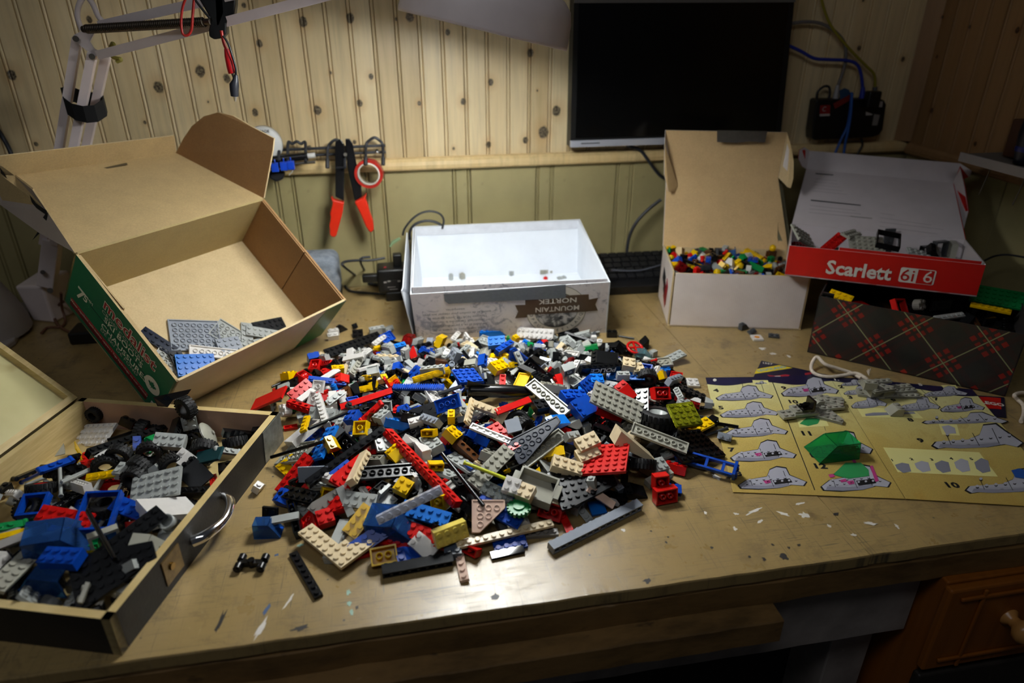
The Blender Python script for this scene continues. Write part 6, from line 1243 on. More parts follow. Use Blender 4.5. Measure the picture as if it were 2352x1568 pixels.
'h8': {'brown': [167,1426,47,90,-30,140],'black': [-112,1420,34,0,17,-162],'lgrey': [-185,1697,37,1,4,-109]},
's32': {'white': [30,1446,82,91,4,108,6,1500,72,140,-9,-73,-229,1737,29,10,90,162],'lgrey': [338,1374,45,-52,-57,-105,481,1835,78,38,15,80],'black': [556,1473,67,-108,-11,-75,448,1530,40,16,-15,-88],'blue': [158,1760,83,-13,-8,-125],'cream': [230,2092,42,-6,-5,-40],'dgrey': [-70,1515,75,-14,20,62]},
'b42': {'lgrey': [56,1478,81,14,-6,-72,-234,1703,61,47,0,-19],'blue2': [-28,1591,80,161,21,-1],'black': [15,1599,89,18,-158,3,401,1751,83,20,-17,-79,237,1439,70,0,0,-31,705,1985,46,-121,22,123,63,1223,29,-8,23,18,-232,1993,46,-5,36,-165],'lgrey2': [421,1679,94,-21,19,7],'yellow': [353,1406,60,-57,-10,-9],'blue': [-265,1659,18,0,-8,-106],'white': [-214,1795,44,90,0,-86]},
'b61': {'black': [-280,1324,18,-169,4,-76,385,1439,65,51,14,-21,517,1948,55,52,0,130,772,1593,31,-85,5,-88,96,1573,72,54,-26,-130],'lgrey': [614,2131,29,-90,21,158,-160,1990,55,53,7,-98,-179,1231,16,-83,5,-107],'red': [464,1704,62,91,38,-76]},
'brk': {'lgrey': [-63,1322,47,0,24,-38,233,1847,72,-98,-38,-55,672,1928,69,98,-87,65,27,1392,45,69,-46,5],'red': [-37,1827,78,-15,-21,13],'white': [238,2166,31,10,11,18],'black': [-293,1467,19,-90,0,122,649,1419,37,167,-18,30],'bgrey': [-392,1868,19,0,90,0],'brown': [116,1944,67,15,164,-87]},
'b22': {'yellow': [109,1480,102,32,15,59],'bgrey': [166,1961,82,11,-62,8],'blue': [184,1487,71,144,28,-16,37,1859,81,-47,-14,108,746,1775,69,-29,174,-41,73,1483,60,2,165,4],'black': [79,1922,74,-38,49,145],'lgrey': [138,1603,107,13,32,-56,794,1581,52,10,-3,84,-56,2068,43,81,71,-81,3,1788,73,104,-13,60],'white': [-155,1665,31,-83,-36,-144,68,1989,44,164,36,14],'lgrey2': [602,1501,52,-17,149,9]},
'p62': {'black': [863,1710,22,7,-16,148,149,1344,60,-2,-11,-157,-41,1354,30,6,-171,-36,-74,1707,76,28,-17,-148,468,1291,5,0,0,146,873,1833,5,0,0,106,525,1519,32,-83,13,57],'lgrey': [136,1405,53,-9,9,-48,889,1923,19,-4,14,-166,77,1382,57,-14,22,-11,489,1736,91,-157,-8,-77,-252,1356,5,0,0,122,297,2105,49,-155,-10,-62],'lgrey2': [808,1855,48,-165,-1,1,267,1990,67,163,12,76],'white': [-14,1398,64,-90,0,-67]},
'p44': {'blue': [185,1789,97,4,10,16],'black': [381,1797,81,-121,-35,27,714,1710,41,-29,143,21],'yellow': [-299,1535,20,16,5,-53]},
'b31': {'black': [516,1475,70,-104,1,-49],'lgrey': [567,2017,63,44,-17,-92,339,1845,58,92,-8,30],'dgrey': [-200,1610,48,64,20,-146],'blue': [628,1272,14,-63,0,-17,142,1523,73,-16,-38,-155],'yellow': [106,1824,93,-85,-153,29]},
'b41': {'lgrey2': [-95,1453,65,-173,-21,-41,275,1404,45,-155,-14,5],'black': [121,1258,42,-48,-29,140,845,1526,16,-90,10,-149,602,2177,19,4,171,6,117,1578,80,120,33,37,605,1918,53,66,15,0,-167,1523,35,90,49,27],'green': [624,2013,38,-75,17,168],'white': [-171,2060,49,68,-26,87],'cream': [-52,2033,52,11,0,166],'red': [109,1506,72,121,27,53],'lgrey': [375,1438,44,-52,-161,-16]},
'p42': {'yellow': [813,1511,25,-4,13,-165,145,1805,49,-59,41,-21],'red': [-243,1292,19,137,-3,104,-109,1202,5,180,0,9,-88,1516,55,-15,20,61],'black': [-6,1549,68,-6,163,12,-101,1987,49,13,174,-13,199,1383,58,-156,15,98,776,1524,38,-38,169,-4],'white': [79,1695,88,-157,-2,104],'lgrey': [656,1405,19,0,157,-6],'lgrey2': [102,1530,84,-59,15,59]},
'b32': {'black': [-158,1539,62,-42,-168,-52,124,1340,29,-14,31,66,704,1474,39,35,-18,-41],'lgrey2': [202,1411,67,26,-10,148],'lgrey': [-62,1644,89,20,-133,-89,575,2064,37,35,7,-69,604,1964,32,-51,-23,-79],'cream': [252,1582,82,53,-25,-88,-202,1999,31,-35,-15,64],'white': [-42,1591,56,4,-28,-137]},
's22': {'lgrey': [-95,1912,71,-10,-167,-87,444,1524,68,18,162,9,482,1509,50,-76,-14,-94,581,1983,50,-37,27,106],'black': [144,1284,52,154,8,-66,848,2059,19,0,-90,0,-211,1483,43,5,162,-70,669,1963,49,-93,-134,-10],'white': [601,1878,52,0,74,42,103,1761,64,66,58,1]},
'tyM': {'rubber': [296,1553,74,-48,31,-29,495,1574,63,113,-9,-145]},
'can2': {'tred': [22,2215,22,0,-10,-116]},
'b21': {'lgrey2': [207,1879,90,110,-15,-21],'blue': [245,1883,96,-116,-34,76,-22,1936,66,-70,14,-99,75,2094,35,26,-23,143],'black': [-10,1874,80,-118,0,-57,-144,1835,60,-53,35,-57,492,1907,71,-60,64,-104,-273,1975,45,129,-3,108,-40,1910,59,-23,24,139,186,1924,72,63,15,97,72,2055,41,-13,163,-70,219,1380,35,151,-6,59,42,2024,37,7,17,180],'lgrey': [7,2028,67,125,90,-3,-55,1999,63,-86,11,106,19,1951,63,98,-22,132,486,1943,65,71,37,-69,-122,2029,38,-90,-34,68],'brown': [-170,1827,52,-25,-31,97],'cream': [605,1363,12,0,0,-59,531,2012,49,-95,-41,20],'white': [-186,1797,58,-83,38,-75,625,2041,41,72,-32,-5],'tred': [524,1870,68,-120,-14,46],'bgrey': [99,2218,10,-90,0,-99],'yellow': [297,1971,58,80,172,-3]},
'axle4': {'black': [902,1532,6,90,0,151,107,1250,15,-90,0,-43,-96,1826,62,73,59,-114,-46,1782,75,5,21,-22,-87,1734,64,-147,-2,19,209,1971,63,19,-168,-69,788,1772,22,-70,-23,-83,404,1938,53,156,-61,47],'dgrey': [126,1729,89,60,-23,-13]},
'bar6': {'dgrey': [842,1497,6,-180,0,17],'lgrey': [292,1850,74,49,-17,-158],'red': [755,1840,54,80,4,-163]},
'p61': {'lgrey2': [-148,1984,62,-37,1,-106],'black': [622,2095,40,-57,5,-38,577,1718,76,-37,5,140,839,1607,15,4,-2,-168,459,1390,62,80,31,-152,188,1623,61,-164,-15,-61,667,1584,74,3,-15,-172,499,1548,29,42,9,-153],'lgrey': [369,1846,77,9,54,-55,-58,1939,53,21,16,-128,174,1520,79,-94,2,28],'white': [508,1778,86,-13,-11,58],'blue': [28,1452,56,-18,-1,-8],'dgrey': [118,1435,32,88,-24,-158],'red': [85,1394,24,8,19,-157]},
'h4': {'lgrey2': [618,1318,16,99,-7,20],'lgrey': [-276,1755,34,-82,-6,13,401,1265,12,0,0,-135]},
's21': {'black': [138,1531,108,41,-49,-31,160,1474,51,-109,-38,43,594,2100,32,-57,-14,-50,69,1782,82,-36,12,94],'lgrey': [892,1622,28,89,4,63,-2,1750,82,79,-59,-16,37,1735,72,-82,-145,-14,326,1892,76,45,-8,-70,-118,1809,48,13,133,-89],'red': [30,2047,61,74,-121,-60,-240,1826,41,90,41,94],'white': [230,2041,47,4,-5,-108,82,1339,47,-124,10,59,852,1641,24,63,-10,153,104,1286,30,-29,159,47,243,1214,25,-132,0,94,682,2057,37,0,0,69,674,2107,19,-112,90,61],'blue2': [159,1851,78,-21,-25,69],'dgrey': [682,2135,19,80,-90,-68]},
'r2': {'blue': [-10,1681,62,-64,15,-107],'blue2': [835,1834,25,-2,0,-33],'lgrey': [-114,1564,71,-25,-4,15]},
'h2': {'black': [446,1945,71,-35,-34,-172],'bgrey': [455,2046,36,-108,-69,-77,453,1911,58,-32,-7,155],'cream': [360,1562,75,-14,-134,-32],'lgrey': [90,1996,58,66,-13,-66]},
'hinge': {'black': [425,1889,75,-20,177,-61],'lgrey': [119,2012,71,-23,13,81],'bgrey': [564,1411,32,42,4,139]},
'p41': {'white': [181,1585,79,74,162,18,550,1942,63,-40,161,-65],'black': [-138,1723,56,-4,-24,161,64,2153,30,0,0,18,20,1338,50,-105,15,-115,261,1370,49,32,15,-162,-19,1623,85,32,-19,-177],'tred': [823,1627,35,-29,-10,150],'blue': [336,1520,68,144,-36,50],'lgrey': [193,2020,63,9,12,-137,175,1599,91,10,22,50]},
'b11': {'blue': [156,1492,89,-138,-30,-63],'black': [533,1341,12,0,0,166,-4,1333,40,173,7,-47,148,1481,71,-40,168,-61,-126,1855,65,-107,0,30,443,1788,72,-128,115,18],'lgrey': [852,1977,19,-74,-90,101,197,2157,29,90,0,-66,-205,2144,12,0,0,-26],'brown': [-69,1816,81,36,-100,63],'yellow': [-87,2196,10,96,-90,-84],'bgrey': [410,2065,41,-14,-35,43]},
't21': {'red': [-335,1743,5,-180,0,9],'black': [460,1778,88,37,9,-99],'lgrey': [-20,2003,60,-67,29,154]},
't42': {'blue': [-234,1504,42,-87,-16,17],'red': [853,1786,16,0,163,60]},
't41': {'lgrey': [471,1707,93,51,23,-100],'white': [-112,1959,65,-13,6,35,-105,1325,45,35,-153,-60,682,1384,5,-180,0,-17],'black': [93,1796,86,53,18,90,109,1260,5,0,0,89],'lgrey2': [284,1261,22,-178,28,19]},
'r1': {'lgrey': [0,1710,78,159,43,54,600,2023,53,157,-4,27],'blue2': [-213,1865,52,-13,-4,47],'lgrey2': [503,2039,53,16,-166,29],'bgrey': [147,1906,79,-129,-11,23],'green': [341,1588,79,151,-1,-43],'black': [749,1816,73,152,-76,-10],'white': [478,2053,32,0,0,-168]},
'p21': {'black': [-30,1753,64,73,27,-65,-90,1372,22,-168,24,-54],'cream': [171,1398,55,32,-19,148],'red': [-248,1863,37,83,-5,24]},
'clip': {'yellow': [334,1867,80,74,8,14,-120,1885,68,-101,-17,-24],'lgrey': [-87,2022,64,-11,5,-27],'white': [476,1245,19,0,-147,10],'blue': [145,1390,61,8,-170,-45],'black': [-142,1807,50,-114,8,-9,648,1300,6,0,0,-60],'green': [440,2094,31,-156,13,-8],'red': [226,1563,72,-124,2,-57]},
'p82': {'blue': [-126,1714,39,13,-159,-63]},
'r1p': {'yellow': [235,1376,46,146,8,52],'lgrey2': [-130,1865,76,-13,-11,-11]},
'p22': {'black': [789,1823,62,8,-15,-165],'lgrey': [405,2022,46,-62,-7,-93]},
'bar3': {'black': [-398,2015,4,-90,0,-142]},
'p32': {'white': [278,1900,78,12,23,27]},
'arch': {'black': [504,1567,39,-57,-17,-123],'white': [-11,1374,34,90,0,141]},
'p11': {'yellow': [-63,1886,66,-18,-5,-160],'bgrey': [434,1833,81,-90,-47,-22]},
'p31': {'clear': [177,2105,41,-15,-4,-125],'red': [-35,1686,60,2,2,-113],'black': [-17,2217,19,180,30,47]},
'cone': {'lgrey': [520,1896,63,-27,150,-49]},
's11': {'lgrey': [151,1713,84,-84,33,83],'blue': [212,1519,90,-15,24,44]},
},
2: {
'bar6': {'black': [-885,1373,52,78,-15,-151],'red': [-695,1633,40,96,14,90],'lgrey': [-691,1360,60,-90,0,-95,-1013,1378,68,40,-138,16]},
'p41': {'black': [-628,1634,52,-5,-22,0]},
'axle4': {'black': [-576,1443,49,85,10,-115,-1024,1291,65,-1,-180,39,-412,1624,26,-90,0,41,-1034,1249,54,-73,-51,-121,-627,1676,42,0,24,53],'lgrey': [-933,1331,52,4,-3,86],'red': [-895,1206,73,103,7,90]},
'fr2': {'black': [-654,1484,31,0,-180,-83],'lgrey2': [-1018,1199,55,9,9,-106]},
'h4': {'lgrey': [-674,1167,32,180,0,-13],'yellow': [-764,1370,54,-90,0,165],'green': [-716,1263,54,-90,0,-169]},
'hinge': {'dgrey': [-549,1598,26,0,-180,-32],'black': [-889,1265,60,-12,7,-67,-830,1161,71,24,-175,62]},
'can2': {'tred': [-1043,1293,39,90,0,-112,-977,1405,72,22,-36,-14]},
'tyM': {'rubber': [-1003,1349,33,90,0,-113,-968,1275,33,90,0,45,-756,1185,33,-90,0,-48,-562,1211,46,-90,26,-133,-530,1373,33,90,0,135,-931,1192,63,-80,11,69,-869,1171,54,82,9,154]},
'p42': {'yellow': [-1004,1420,51,0,46,-18],'black': [-825,1226,25,0,0,-68]},
'r2': {'black': [-941,1343,32,0,0,-137]},
'clip': {'red': [-821,1146,26,0,0,23],'black': [-966,1242,52,0,0,133]},
'arch': {'red': [-726,1515,32,0,0,-170]},
'b21': {'lgrey': [-640,1551,30,90,0,87],'blue': [-949,1390,30,90,0,-74]},
'b41': {'black': [-591,1461,30,90,0,90],'blue': [-657,1612,68,-54,176,7]},
'tyS': {'rubber': [-1033,1352,69,0,-180,-20,-996,1193,38,-83,12,-125,-971,1362,69,0,0,-25]},
'p61': {'yellow': [-970,1278,51,0,0,-49]},
's32': {'dgrey': [-825,1359,42,0,0,-100],'black': [-1004,1257,57,12,20,-104]},
's22': {'red': [-1069,1247,63,-78,-22,-138],'black': [-1040,1306,78,25,0,-142]},
'huM': {'white': [-1024,1186,82,-10,172,-28]},
'b61': {'lgrey': [-966,1305,61,-120,0,-51]},
},
3: {
'tyM': {'rubber': [-593,1720,115,0,0,142,-647,1091,39,-79,180,-7,-886,1432,47,-90,-30,65,-733,1413,50,-90,15,-28,-540,1574,47,62,-180,-12,-886,1261,40,90,14,-8,-691,1367,78,90,0,-96]},
'fr2': {'lgrey2': [-654,1250,74,-81,90,35],'lgrey': [-726,1491,49,-27,-14,164,-575,1158,72,38,-38,-117],'black': [-669,1692,39,-15,2,-14]},
'tyS': {'rubber': [-875,1826,57,0,1,162,-873,1549,62,-68,180,-18,-851,1234,59,141,19,56,-535,1305,39,-90,31,-108,-814,1232,52,0,0,93]},
'p42': {'lgrey': [-747,1115,74,55,26,110,-960,1421,61,-31,-29,71]},
'huM': {'lgrey': [-536,1281,80,120,-8,-4,-828,1513,53,165,51,47],'black': [-816,1471,32,-90,0,-163]},
'b61': {'white': [-778,1463,72,6,160,-49,-859,1179,80,-81,7,-113],'black': [-514,1421,50,-17,16,152,-790,1142,55,7,-23,-59]},
'p62': {'black': [-808,1408,63,164,9,65],'red': [-831,1625,25,0,0,-79],'white': [-698,1404,25,0,0,-165]},
'r2': {'dgrey': [-714,1106,54,67,-137,-8]},
'arch': {'black': [-463,1669,46,-86,-154,21,-994,1517,32,0,0,-108]},
'axle4': {'lgrey': [-805,1508,73,164,13,62],'black': [-782,1748,27,180,0,28,-553,1323,26,90,0,-8,-595,1631,51,0,0,76]},
's22': {'black': [-769,1779,51,27,19,82,-404,1668,39,-90,0,-3,-828,1306,48,25,-26,-103],'red': [-619,1319,47,23,-38,105],'white': [-873,1325,32,0,180,-36],'blue': [-776,1452,32,0,0,-92]},
'brk': {'black': [-841,1586,60,136,-54,19,-468,1507,39,-12,90,0,-570,1622,66,119,-23,-3],'lgrey': [-879,1511,39,-23,-90,69]},
'bar6': {'lgrey': [-839,1506,73,49,-11,109,-896,1587,31,0,-5,27]},
'h8': {'black': [-621,1680,68,-19,169,-80],'lgrey': [-881,1456,35,60,0,156]},
'hinge': {'black': [-956,1600,34,166,9,56],'yellow': [-860,1308,75,0,-180,14],'white': [-677,1636,26,0,0,-172]},
'b22': {'lgrey': [-595,1725,64,90,0,13],'black': [-639,1349,32,180,0,50],'green': [-675,1647,56,43,59,-155],'dgrey': [-872,1571,32,0,0,-60],'white': [-609,1632,32,0,0,-167]},
'b41': {'lgrey': [-686,1110,32,0,0,-98,-586,1123,49,-89,-2,156],'black': [-838,1550,39,-9,8,-125]},
'h4': {'black': [-592,1720,32,0,0,-24,-601,1153,30,90,0,93],'lgrey': [-848,1168,35,-80,5,-101,-890,1313,57,0,180,-5]},
'b21': {'blue': [-712,1654,55,-12,45,-87],'lgrey': [-882,1337,54,90,0,-14],'white': [-774,1602,60,-90,0,61]},
's32': {'lgrey': [-544,1278,48,-12,-29,96]},
'p61': {'red': [-484,1467,45,0,-159,108],'black': [-682,1413,43,-63,11,99]},
'clip': {'black': [-820,1466,50,0,0,-25,-661,1369,34,0,-90,0,-837,1263,50,-37,39,172],'lgrey': [-863,1485,26,0,0,-135]},
'gear': {'red': [-644,1419,41,0,-31,-154]},
'can2': {'tblue': [-700,1342,38,0,-180,-30]},
'panel': {'white': [-768,1333,64,99,-20,50]},
},
4: {
'p21': {'red': [1383,2312,182,44,90,56],'white': [1146,2341,211,9,-27,-1,1231,2323,192,39,-171,-56],'black': [1160,2250,186,12,0,33]},
't11': {'white': [1204,2326,210,-2,-4,-103]},
'b11': {'tred': [1444,2363,185,17,57,12],'red': [1113,2213,199,-177,45,-14,1186,2336,196,39,-90,39],'blue': [1165,2345,200,-4,4,-169,1234,2181,197,-90,65,-34],'dgrey': [1389,2290,171,30,90,-30]},
's21': {'red': [1471,2375,182,0,0,141],'yellow': [1386,2345,185,-71,90,-9]},
'p41': {'green': [1177,2405,197,0,0,30]},
'p22': {'red': [1131,2275,187,13,156,-88]},
'r1': {'black': [1457,2339,177,13,-90,132],'lgrey': [1488,2233,169,78,90,-78]},
'r1p': {'lgrey': [1205,2325,195,-90,0,140],'blue': [1243,2318,204,119,38,41],'black': [1179,2445,198,-14,-36,70]},
't41': {'white': [1260,2323,192,179,7,-55]},
'b21': {'green': [1214,2252,185,-21,-17,-165],'yellow': [1293,2313,193,5,-3,114]},
'b31': {'black': [1054,2269,177,60,20,-48]},
'p31': {'lgrey': [1353,2242,175,89,4,-60]},
'bar3': {'black': [1263,2187,190,-26,-10,80]},
'b41': {'blue': [1103,2351,181,-90,18,49]},
'head': {'yellow': [1251,2331,175,0,0,-47]},
'clip': {'yellow': [1384,2266,165,0,0,-12],'blue': [1297,2278,184,0,0,116]},
'h2': {'blue': [1187,2329,173,0,-180,-37]},
't21': {'dgrey': [1165,2230,192,7,-24,156]},
'axle4': {'black': [1465,2224,261,-89,-3,-122]},
},
5: {
'b22': {'tred': [1064,2294,204,-71,-31,158],'lgrey': [1208,2290,194,141,-16,-103,1319,2251,179,0,-180,29],'black': [1393,2238,177,6,-17,59],'yellow': [1055,2321,198,0,-74,75]},
'b31': {'green': [1353,2261,199,21,-160,-25,1319,2318,206,-2,59,106],'black': [1136,2259,211,66,-6,-25],'blue': [1069,2359,200,-44,-48,-52],'tan': [1187,2366,210,-77,154,-27]},
'b41': {'yellow': [1401,2372,207,89,15,-56],'black': [1341,2297,198,0,0,24]},
'p32': {'brown': [1431,2227,190,-31,118,-109],'blue': [1237,2206,187,-44,-49,-158]},
's21': {'white': [1270,2299,208,-40,6,-74],'yellow': [1403,2266,192,72,11,146],'black': [1211,2217,193,-63,-119,48,1427,2390,198,-20,-2,-14],'red': [1084,2436,201,15,0,165]},
's22': {'tan': [1112,2419,217,-65,119,74],'yellow': [1277,2350,212,74,-39,-146],'black': [1086,2270,191,-122,-16,-103]},
'can2': {'tblue': [1311,2376,208,31,128,82]},
'axle4': {'black': [1112,2294,216,95,19,-23,1160,2203,196,-85,-155,-26],'lgrey': [1261,2248,183,-90,-144,22]},
'head': {'yellow': [1477,2368,232,0,0,167,1295,2273,202,0,0,119,1177,2222,204,115,-3,90,1073,2415,200,-82,11,167,1249,2295,192,-38,16,-62,1153,2453,193,32,2,130]},
'b21': {'black': [1205,2322,227,3,4,85,1100,2361,211,-33,-72,49,1245,2422,209,-3,170,76,1496,2317,178,0,0,-16],'brown': [1478,2373,207,0,0,14,1164,2283,204,-68,0,60],'blue': [1180,2312,213,30,90,-85,1347,2379,192,-56,-46,104],'yellow': [1170,2428,201,74,144,21,1369,2403,189,140,90,0],'lgrey': [1368,2359,207,-127,22,95],'white': [1200,2387,204,90,29,-39],'red': [1177,2294,180,0,0,-85]},
'p22': {'blue': [1358,2296,216,0,0,57],'lgrey': [1483,2284,182,0,61,-61]},
'brk': {'dgrey': [1268,2409,212,-90,-17,-104],'yellow': [1127,2313,195,16,-11,85],'brown': [1283,2229,176,-6,14,25]},
'b11': {'green': [1463,2344,196,90,0,112,1090,2475,206,-74,12,161],'yellow': [1222,2275,211,112,36,40],'red': [1104,2241,208,-1,-1,-77],'brown': [1221,2400,217,-44,-93,-2],'lgrey': [1302,2420,225,-37,-92,80]},
'cone': {'red': [1159,2318,222,17,137,-91,1228,2310,213,-61,-38,-139,1282,2374,224,-14,-26,-150],'brown': [1130,2310,220,-70,109,-38],'yellow': [1423,2330,191,-117,-14,130],'blue': [1410,2299,187,40,4,97]},
'clip': {'white': [1313,2242,205,58,90,119,1138,2379,204,-178,-1,-26],'blue': [1339,2172,194,-148,62,29]},
'b42': {'lgrey': [1445,2293,175,0,0,68]},
'p21': {'green': [1289,2240,194,15,178,-49,1395,2309,201,-86,3,-88,1288,2337,203,-74,-41,13],'dgrey': [1199,2435,213,-175,9,-74],'blue': [1130,2340,219,93,-29,12],'yellow': [1096,2478,221,-17,-11,-14],'tred': [1324,2215,182,17,125,-47,1480,2300,183,0,54,-22],'brown': [1256,2371,205,86,-6,-173]},
'r1': {'black': [1514,2362,182,0,0,9],'red': [1146,2409,206,-113,29,79]},
't21': {'green': [1219,2435,220,0,180,-75,1078,2450,222,-92,15,67]},
's11': {'yellow': [1296,2299,213,-3,0,-164,1485,2347,178,90,0,117,1234,2284,201,-27,48,-174],'lgrey': [1382,2212,188,-1,-41,71]},
'bar3': {'black': [1315,2281,214,0,0,106,1155,2303,197,6,12,-90],'lgrey': [1343,2336,214,-1,1,170]},
't11': {'yellow': [1273,2259,200,44,46,175]},
'b32': {'yellow': [1412,2174,181,-21,179,64]},
'h2': {'dgrey': [1264,2274,177,90,37,34]},
'r1p': {'black': [1488,2261,166,0,0,29]},
},
6: {
'fr2': {'lgrey2': [1614,2207,263,-11,-11,-84],'black': [1983,2046,249,-2,-1,-39]},
'b41': {'black': [1529,2167,265,-93,-25,2],'lgrey2': [1689,1999,296,-51,0,147]},
'p42': {'red': [1568,2038,277,91,-20,99]},
'p62': {'red': [1648,2122,264,2,2,132],'lgrey': [1797,2033,257,-178,-9,-2],'lgrey2': [1908,2110,241,3,1,146,1820,1989,268,4,-21,-174]},
'b22': {'black': [1542,2206,258,-147,3,55]},
},
7: {
'fr2': {'dgrey': [1961,2074,298,93,-1,-173],'lgrey2': [1995,2050,299,-91,3,58],'black': [1932,2093,275,19,-93,-107]},
'p62': {'dgrey': [1826,2175,292,10,-87,73],'black': [1745,2059,288,14,4,83,1638,2083,286,158,7,73]},
's32': {'lgrey2': [1714,2128,273,41,68,-43,1569,2143,284,-92,1,16]},
'hinge': {'lgrey2': [1986,2048,265,3,179,-30]},
'h6': {'red': [1552,2297,258,5,-14,-158],'lgrey2': [1842,1976,283,-83,-4,130]},
'p44': {'red': [1493,2198,271,2,154,-18]},
},
8: {
'bar6': {'black': [1827,1852,116,0,-180,-16,1730,1900,115,-90,0,-55,1983,1800,116,-180,0,-16],'dgrey': [1822,1776,128,8,169,-66],'red': [1838,1795,115,-90,0,126]},
'h8': {'black': [1537,1957,122,180,0,77]},
'tyM': {'rubber': [1584,1937,123,90,0,78]},
'fr2': {'black': [1928,1724,120,180,0,83]},
'b61': {'black': [1884,1672,129,-90,0,-89]},
'p62': {'black': [1883,1625,143,0,0,-129]},
'b41': {'black': [1698,1890,122,0,0,152]},
},
9: {
'tyM': {'rubber': [1980,1842,141,74,-90,74]},
'p42': {'lgrey': [1919,1951,129,-90,0,177],'brown': [1901,1769,129,90,0,-121]},
'h8': {'black': [1858,1888,120,90,0,-177]},
'fr2': {'black': [1752,1916,139,0,90,0,1601,2063,120,0,0,-61,1950,1775,132,0,-155,77],'red': [1636,2006,120,0,0,-175]},
'p62': {'black': [1724,2097,115,0,0,-29,1431,1916,168,-155,-90,23,1798,1938,126,-3,11,78]},
's32': {'brown': [1756,2011,122,0,0,-62],'black': [1875,1786,139,0,-90,0]},
'brk': {'black': [1904,1714,156,3,4,-89]},
'b61': {'black': [2012,1754,127,-87,-7,48,1523,2012,141,18,17,-144,1666,1955,120,-90,0,-137]},
'hinge': {'black': [1680,2164,116,0,0,153,1944,1716,137,0,0,139]},
'axle4': {'black': [1687,2048,117,0,0,-32]},
'b41': {'black': [1797,2038,120,-90,0,-78]},
},
}
